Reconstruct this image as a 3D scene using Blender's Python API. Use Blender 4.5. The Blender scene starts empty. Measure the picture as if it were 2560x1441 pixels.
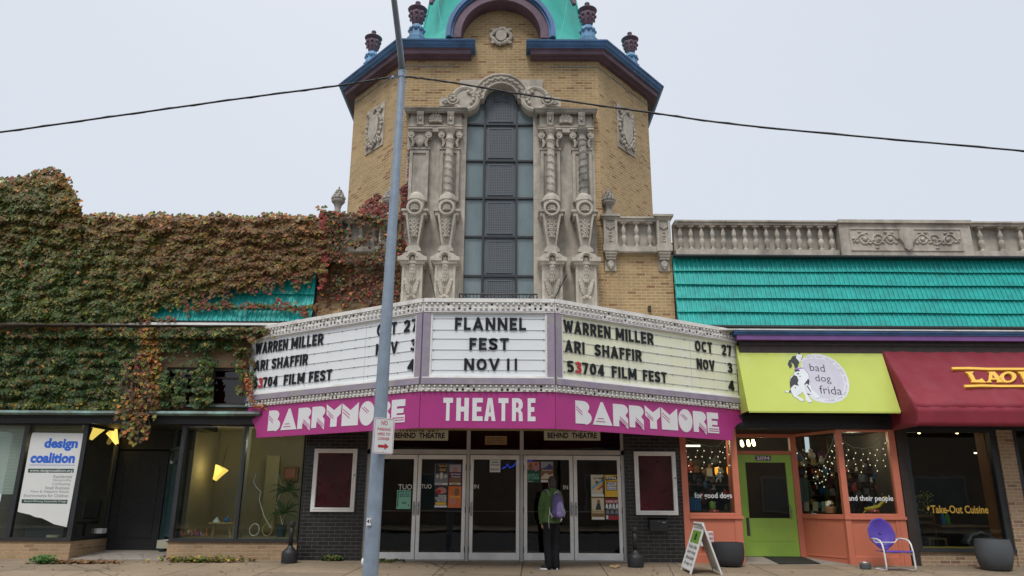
import bpy, bmesh, math, random
from mathutils import Vector, Matrix, Euler, noise
R = math.radians
random.seed(11)
scene = bpy.context.scene
COL = scene.collection

# ------------------------------------------------------------------ camera
F_PX, TILT, ROLL, CAMZ = 1857.0, R(16.1), R(.32), 1.15
CM = Euler((R(90)+TILT, 0, 0)).to_matrix() @ Matrix.Rotation(ROLL, 3, 'Z')
cam_d = bpy.data.cameras.new('camera')
cam_d.sensor_width = 36; cam_d.lens = 36*F_PX/2560
cam_d.clip_start = .05; cam_d.clip_end = 3000
cam = bpy.data.objects.new('camera', cam_d); COL.objects.link(cam)
cam.location = (0, 0, CAMZ); cam.rotation_euler = CM.to_euler()
scene.camera = cam

# ------------------------------------------------------------------ overcast sky, soft sun, exposure
SUN_EL, SUN_AZ = R(56), R(198)
w = bpy.data.worlds.new("World"); scene.world = w; w.use_nodes = True
nt = w.node_tree; nt.nodes.clear()
out = nt.nodes.new('ShaderNodeOutputWorld'); bg = nt.nodes.new('ShaderNodeBackground')
sky = nt.nodes.new('ShaderNodeTexSky'); sky.sky_type = 'NISHITA'; sky.sun_disc = False
sky.sun_elevation = SUN_EL; sky.sun_rotation = R(180)-SUN_AZ; sky.air_density = 1.4; sky.dust_density = 5
tc = nt.nodes.new('ShaderNodeTexCoord'); sep = nt.nodes.new('ShaderNodeSeparateXYZ')
ramp = nt.nodes.new('ShaderNodeValToRGB')           # cloud deck: brighter overhead than at the horizon
e = ramp.color_ramp.elements
e[0].position = 0; e[0].color = (7.0, 7.6, 8.5, 1)
e[1].position = 1; e[1].color = (30, 29.5, 29, 1)
m1 = ramp.color_ramp.elements.new(.64); m1.color = (7.0, 7.55, 8.4, 1)
cn = nt.nodes.new('ShaderNodeTexNoise'); cn.inputs['Scale'].default_value = 1.6; cn.inputs['Detail'].default_value = 4
cr = nt.nodes.new('ShaderNodeMapRange'); cr.inputs[3].default_value = .96; cr.inputs[4].default_value = 1.04
mul = nt.nodes.new('ShaderNodeMixRGB'); mul.blend_type = 'MULTIPLY'; mul.inputs[0].default_value = 1
mx = nt.nodes.new('ShaderNodeMixRGB'); mx.inputs[0].default_value = .95
L = nt.links.new
L(tc.outputs['Generated'], sep.inputs[0]); L(sep.outputs['Z'], ramp.inputs[0])
L(tc.outputs['Generated'], cn.inputs['Vector']); L(cn.outputs['Fac'], cr.inputs[0])
L(ramp.outputs[0], mul.inputs[1]); L(cr.outputs[0], mul.inputs[2])
L(sky.outputs[0], mx.inputs[1]); L(mul.outputs[0], mx.inputs[2])
L(mx.outputs[0], bg.inputs[0]); bg.inputs[1].default_value = .1; L(bg.outputs[0], out.inputs[0])
sun_d = bpy.data.lights.new('sun', 'SUN'); sun_d.energy = 1.5; sun_d.angle = R(14); sun_d.color = (1, .97, .93)
sun = bpy.data.objects.new('sun', sun_d); COL.objects.link(sun)
sv = Vector((math.sin(SUN_AZ)*math.cos(SUN_EL), math.cos(SUN_AZ)*math.cos(SUN_EL), math.sin(SUN_EL)))
sun.rotation_euler = sv.to_track_quat('Z', 'Y').to_euler(); sun.location = sv*60
vs = scene.view_settings
scene.display_settings.display_device = 'sRGB'
vs.view_transform = 'Standard'; vs.look = 'None'; vs.gamma = 1; vs.use_curve_mapping = False
vs.exposure = 0.0

# ------------------------------------------------------------------ measuring: a direction seen from the kerb opposite, met with a real plane
def ray(px, py): return CM @ Vector((px-1280, 720.5-py, -F_PX))
def P(px, py, Y):
    d = ray(px, py); t = Y/d.y
    return Vector((d.x*t, Y, CAMZ+d.z*t))
def X(px, py, Y): return P(px, py, Y).x
def Z(px, py, Y): return P(px, py, Y).z
def PL(px, py, O, n):
    d = ray(px, py); c = Vector((0, 0, CAMZ)); t = (O-c).dot(n)/d.dot(n)
    return c+d*t
def gz(x, y):
    return -.03*(16.1-y) - (.006*max(0, x-2.5) if x > 2.5 else 0)
def G(px, py):
    d = ray(px, py); t = 10/d.y
    for i in range(60):
        p = Vector((d.x*t, d.y*t, CAMZ+d.z*t)); t += (p.z-gz(p.x, p.y))/max(.03, -d.z/d.length)/d.length*.6
    return p

# ------------------------------------------------------------------ materials
def nn(nt, t, **k):
    n = nt.nodes.new(t)
    for a, b in k.items(): setattr(n, a, b)
    return n
def newmat(name):
    m = bpy.data.materials.new(name); m.use_nodes = True
    b = m.node_tree.nodes['Principled BSDF']
    return m, m.node_tree, b
def mixc(nt, fac, a, b, mode='MIX'):
    n = nn(nt, 'ShaderNodeMixRGB', blend_type=mode)
    for i, v in enumerate((fac, a, b)):
        if isinstance(v, (int, float)): n.inputs[i].default_value = v if i == 0 else (v, v, v, 1)
        elif isinstance(v, tuple): n.inputs[i].default_value = (*v[:3], 1)
        else: nt.links.new(v, n.inputs[i])
    return n.outputs[0]
def nz(nt, vec, scale, detail=4, rough=.55, sc=None):
    if sc:
        mp = nn(nt, 'ShaderNodeMapping'); mp.inputs['Scale'].default_value = sc; nt.links.new(vec, mp.inputs[0]); vec = mp.outputs[0]
    n = nn(nt, 'ShaderNodeTexNoise'); n.inputs['Scale'].default_value = scale; n.inputs['Detail'].default_value = detail
    n.inputs['Roughness'].default_value = rough; nt.links.new(vec, n.inputs['Vector']); return n.outputs['Fac']
def rng(nt, v, a, b, c=0., d=1.):
    n = nn(nt, 'ShaderNodeMapRange'); nt.links.new(v, n.inputs[0])
    for i, q in enumerate((a, b, c, d)): n.inputs[i+1].default_value = q
    return n.outputs[0]
def bumpn(nt, b, h, s, dist=.01):
    n = nn(nt, 'ShaderNodeBump'); n.inputs['Strength'].default_value = s; n.inputs['Distance'].default_value = dist
    nt.links.new(h, n.inputs['Height']); nt.links.new(n.outputs[0], b.inputs['Normal']); return n
def mat(name, col, rough=.6, var=.18, scale=5., bump=0., bscale=60., metal=0., stain=None, stain_amt=.5, stain_scale=1.4, streak=False, spec=.5, chip=None, chip_t=.66):
    m, nt, b = newmat(name); g = nn(nt, 'ShaderNodeNewGeometry').outputs['Position']
    f = rng(nt, nz(nt, g, scale), .25, .75, 1-var, 1+var)
    c = mixc(nt, 1., col, f, 'MULTIPLY')
    if stain:
        s = rng(nt, nz(nt, g, stain_scale, 6, .65, (1, 1, .25) if streak else None), .48, .72, 0, stain_amt)
        c = mixc(nt, s, c, stain)
    if chip:
        s = rng(nt, nz(nt, g, 9, 8, .7), chip_t, chip_t+.02, 0, 1); c = mixc(nt, s, c, chip)
    nt.links.new(c, b.inputs['Base Color'])
    b.inputs['Roughness'].default_value = rough; b.inputs['Metallic'].default_value = metal
    b.inputs['Specular IOR Level'].default_value = spec
    if rough < .95:
        nt.links.new(rng(nt, nz(nt, g, scale*2.3), .3, .7, max(.03, rough-.08), min(1, rough+.1)), b.inputs['Roughness'])
    if bump: bumpn(nt, b, nz(nt, g, bscale, 5), bump, .008)
    return m
def mixl0(a, b): return tuple((x+y)/2 for x, y in zip(a, b))
def brickmat(name, c1, c2, c3, mortar, bw=.215, bh=.0715, mw=.0075, red=.09, rough=.85, bump=.6, dirt=(.10, .08, .06), damt=.35, spec=.3):
    m, nt, b = newmat(name); uv = nn(nt, 'ShaderNodeUVMap').outputs[0]; g = nn(nt, 'ShaderNodeNewGeometry').outputs['Position']
    t = nn(nt, 'ShaderNodeTexBrick'); t.offset = .5; nt.links.new(uv, t.inputs['Vector'])
    t.inputs['Color1'].default_value = (0, 0, 0, 1); t.inputs['Color2'].default_value = (1, 1, 1, 1); t.inputs['Mortar'].default_value = (.5, .5, .5, 1)
    t.inputs['Scale'].default_value = 1; t.inputs['Brick Width'].default_value = bw; t.inputs['Row Height'].default_value = bh
    t.inputs['Mortar Size'].default_value = mw; t.inputs['Mortar Smooth'].default_value = .15; t.inputs['Bias'].default_value = 0
    r = nn(nt, 'ShaderNodeValToRGB'); nt.links.new(t.outputs['Color'], r.inputs[0])
    el = r.color_ramp.elements; el[0].color = (*c1, 1); el[1].color = (*c3, 1); el[1].position = 1
    for p, c in ((.35, c2), (.7, c1), (1-red, mixl0(c1, c2)), (1-red+.03, c3)):
        k = r.color_ramp.elements.new(p); k.color = (*c, 1)
    f = rng(nt, nz(nt, g, 30, 3), .2, .8, .8, 1.2); c = mixc(nt, 1., r.outputs[0], f, 'MULTIPLY')
    f2 = rng(nt, nz(nt, g, .9, 5), .3, .7, .82, 1.12); c = mixc(nt, 1., c, f2, 'MULTIPLY')
    c = mixc(nt, t.outputs['Fac'], c, mortar)
    s = rng(nt, nz(nt, g, 1.3, 7, .7, (1, 1, .35)), .52, .75, 0, damt); c = mixc(nt, s, c, dirt)
    nt.links.new(c, b.inputs['Base Color']); b.inputs['Roughness'].default_value = rough; b.inputs['Specular IOR Level'].default_value = spec
    h = nn(nt, 'ShaderNodeMath', operation='SUBTRACT'); nt.links.new(nz(nt, g, 45, 3), h.inputs[0]); nt.links.new(t.outputs['Fac'], h.inputs[1])
    bumpn(nt, b, h.outputs[0], bump, .012)
    return m
def emit(name, col, s):
    m, nt, b = newmat(name); b.inputs['Base Color'].default_value = (*[min(1, c) for c in col], 1)
    b.inputs['Emission Color'].default_value = (*col, 1); b.inputs['Emission Strength'].default_value = s; return m
def glassmat(name, tint=(.85, .9, .88), refl=1.0, ior=1.5, dark=0.):
    m = bpy.data.materials.new(name); m.use_nodes = True; nt = m.node_tree; nt.nodes.clear()
    o = nn(nt, 'ShaderNodeOutputMaterial'); tr = nn(nt, 'ShaderNodeBsdfTransparent'); tr.inputs[0].default_value = (*tint, 1)
    gl = nn(nt, 'ShaderNodeBsdfGlossy'); gl.inputs['Roughness'].default_value = .015; gl.inputs[0].default_value = (refl, refl, refl, 1)
    fr = nn(nt, 'ShaderNodeFresnel'); fr.inputs[0].default_value = ior
    g = nn(nt, 'ShaderNodeNewGeometry').outputs['Position']
    bp = nn(nt, 'ShaderNodeBump'); bp.inputs['Strength'].default_value = .04; bp.inputs['Distance'].default_value = .02
    nt.links.new(nz(nt, g, 1.7, 2), bp.inputs['Height']); nt.links.new(bp.outputs[0], gl.inputs['Normal'])
    bf = nn(nt, 'ShaderNodeNewGeometry').outputs['Backfacing']; inv = nn(nt, 'ShaderNodeMath', operation='SUBTRACT'); inv.inputs[0].default_value = 1; nt.links.new(bf, inv.inputs[1])
    mm = nn(nt, 'ShaderNodeMath', operation='MULTIPLY'); nt.links.new(fr.outputs[0], mm.inputs[0]); nt.links.new(inv.outputs[0], mm.inputs[1])
    mx = nn(nt, 'ShaderNodeMixShader'); nt.links.new(mm.outputs[0], mx.inputs[0]); nt.links.new(tr.outputs[0], mx.inputs[1]); nt.links.new(gl.outputs[0], mx.inputs[2])
    nt.links.new(mx.outputs[0], o.inputs[0]); return m
M = {}
BR1, BR2, BR3, MORT = (.47, .322, .158), (.37, .243, .112), (.29, .150, .072), (.52, .42, .28)
M['brick'] = brickmat('tan_brick', BR1, BR2, BR3, MORT)
M['brick_r'] = brickmat('storefront_brick', (.40, .27, .16), (.33, .215, .13), (.25, .145, .09), (.47, .40, .31), damt=.25)
M['brick_l'] = brickmat('low_wall_brick', (.42, .28, .16), (.36, .24, .135), (.31, .19, .11), (.42, .33, .23), damt=.3)
M['tile'] = brickmat('dark_glazed_tile', (.022, .021, .022), (.032, .030, .031), (.018, .017, .018), (.14, .132, .12), bw=.225, bh=.073, mw=.0028, rough=.22, bump=.25, damt=.1, spec=.5)
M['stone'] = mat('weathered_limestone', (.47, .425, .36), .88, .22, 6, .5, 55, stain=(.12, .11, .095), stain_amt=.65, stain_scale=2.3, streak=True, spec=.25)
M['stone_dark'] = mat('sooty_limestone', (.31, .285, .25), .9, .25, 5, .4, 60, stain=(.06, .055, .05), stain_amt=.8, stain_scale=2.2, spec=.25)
M['teal'] = mat('teal_roof_paint', (.012, .40, .36), .48, .20, 7, .05, 40, stain=(.015, .19, .18), stain_amt=.5, stain_scale=2.2, chip=(.20, .26, .25), chip_t=.70)
M['teal_dome'] = mat('weathered_teal_paint', (.035, .44, .37), .6, .10, 1.2, .1, 30, stain=(.02, .27, .25), stain_amt=.4, stain_scale=2.5, chip=(.25, .33, .36), chip_t=.70)
M['blue'] = mat('blue_trim_paint', (.06, .155, .34), .5, .25, 3, .08, 40, stain=(.02, .04, .08), stain_amt=.6, streak=True)
M['blue_pale'] = mat('pale_blue_paint', (.13, .28, .46), .6, .2, 4, .2, 40, stain=(.05, .08, .12), stain_amt=.5)
M['plum'] = mat('plum_trim_paint', (.135, .08, .115), .6, .2, 3, .1, 40, stain=(.03, .02, .03), stain_amt=.6)
M['violet'] = mat('violet_band_paint', (.21, .09, .29), .5, .12, 3, stain=(.1, .05, .14), stain_amt=.35)
M['white'] = mat('chipped_white_paint', (.76, .74, .70), .55, .08, 6, .1, 60, stain=(.30, .25, .19), stain_amt=.5, stain_scale=3.5, chip=(.25, .2, .15), chip_t=.73)
M['lav'] = mat('peeling_lavender_paint', (.29, .245, .31), .7, .15, 5, .2, 40, stain=(.34, .32, .29), stain_amt=.95, stain_scale=3.8, chip=(.10, .085, .08), chip_t=.66)
M['panel_w'] = mat('white_letter_board', (.80, .82, .83), .4, .03, 2, spec=.4)
M['panel_y'] = mat('yellowed_letter_board', (.77, .77, .56), .4, .05, 1.6, stain=(.79, .80, .76), stain_amt=.9, stain_scale=.9)
M['magenta'] = mat('magenta_sign_panel', (.40, .032, .205), .45, .1, 2.5, chip=(.62, .45, .55), chip_t=.745)
M['sign_white'] = mat('white_sign_lettering', (.72, .71, .72), .5, .03, 3)
M['letter'] = mat('black_plastic_letter', (.018, .019, .022), .45, .1, 8)
M['letter_red'] = mat('red_plastic_letter', (.5, .025, .04), .4, .1, 8)
M['track'] = mat('letter_track', (.50, .52, .54), .4, .05, 5)
M['clip'] = mat('track_clip', (.20, .20, .20), .5, .1, 8)
M['socket'] = mat('empty_lamp_socket', (.02, .018, .016), .7)
M['bulb'], _nt, _b = newmat('unlit_clear_bulb'); _b.inputs['Base Color'].default_value = (.62, .60, .56, 1); _b.inputs['Roughness'].default_value = .12
M['alu'] = mat('brushed_aluminium', (.50, .485, .46), .42, .1, 4, metal=.35, stain=(.33, .31, .28), stain_amt=.4)
M['alu2'] = mat('white_metal_frame', (.80, .79, .76), .45, .08, 4, stain=(.38, .35, .31), stain_amt=.4)
M['dkmet'] = mat('dark_bronze_frame', (.025, .027, .03), .45, .15, 4)
M['black'] = mat('black_paint', (.014, .014, .015), .5, .2, 5)
M['blackmatte'] = mat('matt_black_wood', (.017, .017, .018), .65, .2, 5)
M['iron'] = mat('black_wrought_iron', (.012, .012, .013), .5)
M['coral'] = mat('coral_shopfront_paint', (.60, .185, .11), .45, .07, 2, .05, 30, stain=(.42, .13, .075), stain_amt=.35)
M['lime'] = mat('lime_door_paint', (.33, .54, .085), .4, .06, 2, stain=(.2, .36, .04), stain_amt=.4, stain_scale=1.1)
M['awn_lime'] = mat('lime_awning_cloth', (.52, .60, .12), .7, .06, 1.2, .08, 150, stain=(.58, .64, .24), stain_amt=.6, stain_scale=1.)
_nt = M['awn_lime'].node_tree; _b = _nt.nodes['Principled BSDF']; _l = _b.inputs['Base Color'].links[0].from_socket; _g = nn(_nt, 'ShaderNodeNewGeometry').outputs['Position']; _s = nn(_nt, 'ShaderNodeSeparateXYZ'); _nt.links.new(_g, _s.inputs[0])
_m = nn(_nt, 'ShaderNodeMath', operation='MULTIPLY'); _nt.links.new(rng(_nt, _s.outputs[2], 4.18, 4.42, 0, 1), _m.inputs[0]); _nt.links.new(rng(_nt, nz(_nt, _g, 5, 7, .7), .30, .58, .1, .9), _m.inputs[1])   # mould stains under the frieze
_nt.links.new(mixc(_nt, _m.outputs[0], _l, (.14, .14, .04)), _b.inputs['Base Color'])
M['awn_red'] = mat('maroon_awning_cloth', (.20, .012, .026), .75, .08, 1.5, .12, 160, stain=(.29, .03, .05), stain_amt=.5, stain_scale=1.)
M['gold'] = mat('gold_lettering', (.78, .46, .055), .5, .05, 4)
M['dkred'] = mat('dark_red_backing', (.12, .014, .020), .3, .5, 1.5, stain=(.022, .008, .010), stain_amt=.85, stain_scale=1.1)  # dark blotches paint in the folds and reflections of the poster cases
M['copper'] = mat('verdigris_copper', (.10, .13, .12), .55, .25, 4, .1, 40, stain=(.22, .42, .36), stain_amt=.9, stain_scale=2.2)
M['concrete_lt'] = mat('pale_concrete_step', (.30, .265, .23), .9, .15, 4, .2, 50)
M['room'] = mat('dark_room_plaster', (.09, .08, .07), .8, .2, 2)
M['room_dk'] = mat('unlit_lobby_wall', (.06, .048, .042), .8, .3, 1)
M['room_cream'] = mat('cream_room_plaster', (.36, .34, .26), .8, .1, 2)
M['wood'] = mat('worn_wood', (.26, .15, .07), .55, .2, 8)
M['wood_dk'] = mat('brown_board', (.035, .024, .02), .6, .3, 6)
M['lattice'], nt_, b_ = newmat('grey_lattice_grille')
_uv = nn(nt_, 'ShaderNodeUVMap').outputs[0]
_ck = nn(nt_, 'ShaderNodeTexBrick'); nt_.links.new(_uv, _ck.inputs[0]); _ck.offset = 0
for k_, v_ in (('Scale', 1), ('Brick Width', .042), ('Row Height', .042), ('Mortar Size', .012), ('Mortar Smooth', .5)): _ck.inputs[k_].default_value = v_
_ck.inputs['Color1'].default_value = (.04, .047, .054, 1); _ck.inputs['Color2'].default_value = (.055, .063, .072, 1); _ck.inputs['Mortar'].default_value = (.12, .135, .15, 1)
nt_.links.new(_ck.outputs[0], b_.inputs['Base Color']); b_.inputs['Roughness'].default_value = .5; bumpn(nt_, b_, _ck.outputs['Fac'], .8, .02)
M['panel_grey'] = mat('grey_window_panel', (.095, .11, .125), .45, .15, 3)
M['pane'] = mat('grey_green_window_glass', (.14, .19, .20), .07, .2, 1.1, stain=(.23, .28, .285), stain_amt=.65, stain_scale=1.2, streak=True, spec=.75)
M['glass_lo'] = glassmat('case_glass', (.9, .9, .9), .5, 1.3)
M['glass'] = glassmat('shop_glass', (.80, .85, .82), 1.0, 1.5)
M['glass_dk'] = glassmat('lobby_glass', (.62, .60, .58), 1.0, 1.6)
M['galv'] = mat('galvanised_steel', (.26, .315, .38), .5, .13, 7, .05, 30, metal=.25, stain=(.19, .23, .29), stain_amt=.5, stain_scale=5)
M['cable'] = mat('black_cable', (.018, .017, .018), .6)
M['plastic_blk'] = mat('black_plastic', (.018, .019, .021), .55, .15, 6)
M['planter'] = mat('charcoal_planter_resin', (.035, .038, .044), .6, .1, 5, .05, 80)
M['planter_g'] = mat('slate_planter_resin', (.07, .08, .088), .6, .12, 3, .05, 80)
M['soil'] = mat('potting_soil', (.02, .015, .01), .95, .3, 20, .5, 40)
M['chair'] = mat('purple_enamel', (.085, .045, .34), .35, .08, 3)
M['tube_w'] = mat('white_enamel_tube', (.68, .67, .65), .35, .08, 5, chip=(.3, .25, .2), chip_t=.74)
M['rubber'] = mat('black_rubber_mat', (.018, .02, .018), .9, .3, 20, .3, 100)
M['paper'] = mat('white_paper', (.70, .71, .70), .7, .03, 5)
M['cream_sign'] = mat('cream_sign_board', (.62, .60, .47), .5, .05, 3)
M['mint'] = mat('mint_paper', (.22, .52, .40), .6, .05, 3)
M['steel'] = mat('steel', (.45, .45, .45), .3, .1, 5, metal=.8)
def simple(name, col, rough=.6): M[name] = mat(name, col, rough, .08, 5)
for nme, c in dict(red_paint=(.45, .02, .02), design_blue=(.02, .13, .62), dark_green=(.012, .06, .045), grey_ink=(.30, .32, .31), poster_dark=(.03, .03, .04), poster_grey=(.2, .2, .22),
                   poster_plum=(.10, .03, .08), poster_orange=(.62, .16, .04), poster_green=(.015, .09, .06), poster_yellow=(.72, .45, .03), poster_cream=(.6, .55, .4), poster_brown=(.22, .12, .05),
                   poster_blue=(.06, .07, .2), poster_rose=(.5, .2, .17), sky_blue=(.1, .35, .6), poster_red=(.4, .02, .03), ochre=(.45, .30, .05), dog_white=(.70, .73, .76), dog_black=(.035, .037, .042),
                   dog_lilac=(.56, .54, .62), dog_ring=(.66, .67, .72), ring_ink=(.40, .40, .46), collar=(.35, .13, .52), sign_green=(.18, .33, .04), vase_blue=(.35, .52, .54), toy_white=(.6, .58, .54),
                   toy_blue=(.03, .13, .33), toy_red=(.42, .04, .04), toy_tan=(.38, .24, .10), toy_green=(.22, .42, .05), toy_pink=(.5, .2, .28), toy_plum=(.12, .04, .14), leaf_green=(.05, .11, .025),
                   leaf_dark=(.025, .05, .02), flower_yellow=(.55, .40, .03), bottle_blue=(.03, .2, .5), bottle_green=(.1, .42, .08), curtain=(.40, .36, .2), orange_wall=(.42, .15, .03), teal_wood=(.015, .05, .055),
                   skin=(.45, .27, .19), hair=(.018, .011, .008), trouser=(.008, .008, .010), cuff=(.30, .30, .26), pack_light=(.24, .19, .42), pack_dark=(.085, .06, .16), strap=(.42, .43, .42), shoe=(.012, .012, .013), shoe_sole=(.62, .62, .62),
                   twig=(.13, .07, .045), sticker_white=(.7, .7, .7), cloth_grey=(.33, .34, .40), shelf=(.10, .07, .05)).items(): simple(nme, c)
for _k in ('trouser', 'shoe', 'letter'): M[_k].node_tree.nodes['Principled BSDF'].inputs['Specular IOR Level'].default_value = .2
M['jacket'] = mat('green_fleece', (.062, .115, .03), .9, .2, 5, .3, 90)
M['hair'] = mat('dark_brown_hair', (.034, .02, .014), .5, .5, 60, .6, 90)
M['lamp_warm'] = emit('lit_yellow_shade', (1, .66, .14), 1.35)
M['lamp_hot'] = emit('lit_warm_bulb', (1, .72, .38), 9)
M['lamp_orange'] = emit('lit_orange_shade', (1, .38, .04), 1.5)
M['fairy'] = emit('lit_fairy_bulb', (1, .85, .6), 1.6)
M['tube_lit'] = emit('lit_ceiling_tube', (1, .9, .75), 2.2)
M['neon'] = emit('blue_neon', (.04, .10, 1), .7)

# ------------------------------------------------------------------ mesh builder
class MB:
    def __init__(s): s.v = []; s.f = []; s.mi = []; s.col = None; s.T = None; s.flat = set()
    def add(s, vs, fs, mi=0):
        o = len(s.v)
        for p in vs:
            p = Vector(p); s.v.append(s.T @ p if s.T else p)
        for f in fs: s.f.append([i+o for i in f]); s.mi.append(mi)
        return s
    def box(s, x0, x1, y0, y1, z0, z1, mi=0):
        return s.add([(x0, y0, z0), (x1, y0, z0), (x1, y1, z0), (x0, y1, z0), (x0, y0, z1), (x1, y0, z1), (x1, y1, z1), (x0, y1, z1)],
                     [(3, 2, 1, 0), (4, 5, 6, 7), (0, 1, 5, 4), (1, 2, 6, 5), (2, 3, 7, 6), (3, 0, 4, 7)], mi)
    def prism(s, pts, vec, mi=0):      # pts: 3d polygon, extruded along vec
        n = len(pts); a = [Vector(p) for p in pts]; v = Vector(vec); nrm = Vector((0, 0, 0))
        for i in range(n): nrm += a[i].cross(a[(i+1) % n])
        if nrm.dot(v) > 0: a.reverse()
        return s.add(a+[p+v for p in a], [list(range(n)), list(range(2*n-1, n-1, -1))]+[(i, i+n, (i+1) % n+n, (i+1) % n) for i in range(n)], mi)
    def xz(s, pts, y0, y1, mi=0): return s.prism([(a, y0, b) for a, b in pts], (0, y1-y0, 0), mi)
    def tube(s, pts, r, n=8, cap=True, mi=0):
        pts = [Vector(p) for p in pts]; rs = r if isinstance(r, (list, tuple)) else [r]*len(pts)
        vs = []; fs = []; up = Vector((0, 0, 1)); pn = None
        for i, p in enumerate(pts):
            t = (pts[min(i+1, len(pts)-1)]-pts[max(i-1, 0)]).normalized()
            if pn is None:
                a = t.cross(up)
                if a.length < .05: a = t.cross(Vector((1, 0, 0)))
            else: a = pn-t*pn.dot(t)
            a.normalize(); pn = a; b = t.cross(a)
            for k in range(n):
                q = 2*math.pi*k/n; vs.append(p+(a*math.cos(q)+b*math.sin(q))*rs[i])
        for i in range(len(pts)-1):
            for k in range(n):
                k2 = (k+1) % n; fs.append((i*n+k, i*n+k2, (i+1)*n+k2, (i+1)*n+k))
        if cap: fs += [list(range(n))[::-1], [(len(pts)-1)*n+k for k in range(n)]]
        return s.add(vs, fs, mi)
    def lathe(s, prof, c=(0, 0, 0), n=16, axis='Z', sx=1, sy=1, a0=0., a1=2*math.pi, mi=0):
        c = Vector(c); full = abs(a1-a0-2*math.pi) < 1e-6; m = n if full else n+1; vs = []; fs = []
        for r, h in prof:
            for k in range(m):
                q = a0+(a1-a0)*k/n; x, y = r*math.cos(q)*sx, r*math.sin(q)*sy
                vs.append(c+(Vector((x, y, h)) if axis == 'Z' else Vector((x, -h, y)) if axis == 'Y' else Vector((h, x, y))))
        for i in range(len(prof)-1):
            for k in range(n):
                k2 = (k+1) % m; fs.append((i*m+k, i*m+k2, (i+1)*m+k2, (i+1)*m+k))
        if full:
            if prof[0][0] > 1e-4: fs.append(list(range(m))[::-1])
            if prof[-1][0] > 1e-4: fs.append([(len(prof)-1)*m+k for k in range(m)])
        return s.add(vs, fs, mi)
    def ball(s, c, r, n=10, m=6, mi=0):
        rx, ry, rz = r if isinstance(r, (tuple, list)) else (r, r, r); c = Vector(c); vs = [c+Vector((0, 0, -rz))]; fs = []
        for i in range(1, m):
            a = math.pi*i/m-math.pi/2
            for k in range(n):
                q = 2*math.pi*k/n; vs.append(c+Vector((rx*math.cos(a)*math.cos(q), ry*math.cos(a)*math.sin(q), rz*math.sin(a))))
        vs.append(c+Vector((0, 0, rz))); t = len(vs)-1
        for k in range(n):
            k2 = (k+1) % n; fs.append((0, 1+k2, 1+k)); fs.append((t, 1+(m-2)*n+k, 1+(m-2)*n+k2))
            for i in range(m-2): fs.append((1+i*n+k, 1+i*n+k2, 1+(i+1)*n+k2, 1+(i+1)*n+k))
        return s.add(vs, fs, mi)
    def sheet(s, fn, nu, nv, mi=0):
        return s.add([fn(i/nu, j/nv) for j in range(nv+1) for i in range(nu+1)],
                     [(j*(nu+1)+i, j*(nu+1)+i+1, (j+1)*(nu+1)+i+1, (j+1)*(nu+1)+i) for j in range(nv) for i in range(nu)], mi)

def rootloc(o):
    while o.parent: o = o.parent
    return o.location.copy()
def obj(name, mb, mats, parent=None, smooth=False, bevel=0., label=None, loc=None, autosm=None, seg=1):
    if not isinstance(mats, (list, tuple)): mats = [mats]
    org = rootloc(parent) if parent else Vector(loc if loc is not None else (0, 0, 0))
    me = bpy.data.meshes.new(name); me.from_pydata([p-org for p in mb.v], [], mb.f)
    for m in mats: me.materials.append(M[m] if isinstance(m, str) else m)
    me.polygons.foreach_set('material_index', mb.mi)
    uv = me.uv_layers.new(name='UVMap').data; vv = mb.v
    for p in me.polygons:
        n = p.normal
        if abs(n.z) > .72: t, b = Vector((1, 0, 0)), Vector((0, 1, 0))
        else:
            t = Vector((-n.y, n.x, 0)).normalized(); b = Vector((0, 0, 1))
        for li in p.loop_indices:
            c = vv[me.loops[li].vertex_index]; uv[li].uv = (t.dot(c), b.dot(c))
    if mb.col:
        ca = me.color_attributes.new('tint', 'FLOAT_COLOR', 'POINT')
        ca.data.foreach_set('color', [x for c in mb.col for x in (*c, 1.)])
    if smooth: me.polygons.foreach_set('use_smooth', [True]*len(me.polygons))
    o = bpy.data.objects.new(name, me); COL.objects.link(o)
    if autosm and smooth:
        try: me.set_sharp_from_angle(angle=R(autosm))
        except Exception: pass
    if parent: o.parent = parent
    else: o.location = org
    if bevel:
        b = o.modifiers.new('edge', 'BEVEL'); b.width = bevel; b.segments = seg; b.limit_method = 'ANGLE'; b.angle_limit = R(40)
    if label: o['label'] = label
    return o
def tag(o, label, cat, group=None):
    o['label'] = label; o['category'] = cat
    if group: o['group'] = group
    return o
def thing(name, label, cat, loc=(0, 0, 0), group=None):
    o = bpy.data.objects.new(name, None); o.empty_display_size = .2; COL.objects.link(o); o.location = loc
    return tag(o, label, cat, group)
def single(name, mb, mats, label, cat, group=None, **k):
    lo = Vector([min(p[i] for p in mb.v) for i in range(3)]); hi = Vector([max(p[i] for p in mb.v) for i in range(3)])
    k.setdefault('loc', ((lo.x+hi.x)/2, (lo.y+hi.y)/2, lo.z))
    return tag(obj(name, mb, mats, **k), label, cat, group)
def struct(name, mb, mats, **k):
    o = obj(name, mb, mats, **k); o['kind'] = 'structure'; return o
def dup(root, loc, rotz=0, label=None, scale=None):
    r = root.copy(); COL.objects.link(r); r.location = loc; r.rotation_euler = (0, 0, rotz)
    if scale: r.scale = (scale,)*3
    if label: r['label'] = label
    for ch in list(root.children):
        c = ch.copy(); COL.objects.link(c); c.parent = r
        for g in ch.children:
            d = g.copy(); COL.objects.link(d); d.parent = c
    return r

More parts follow.
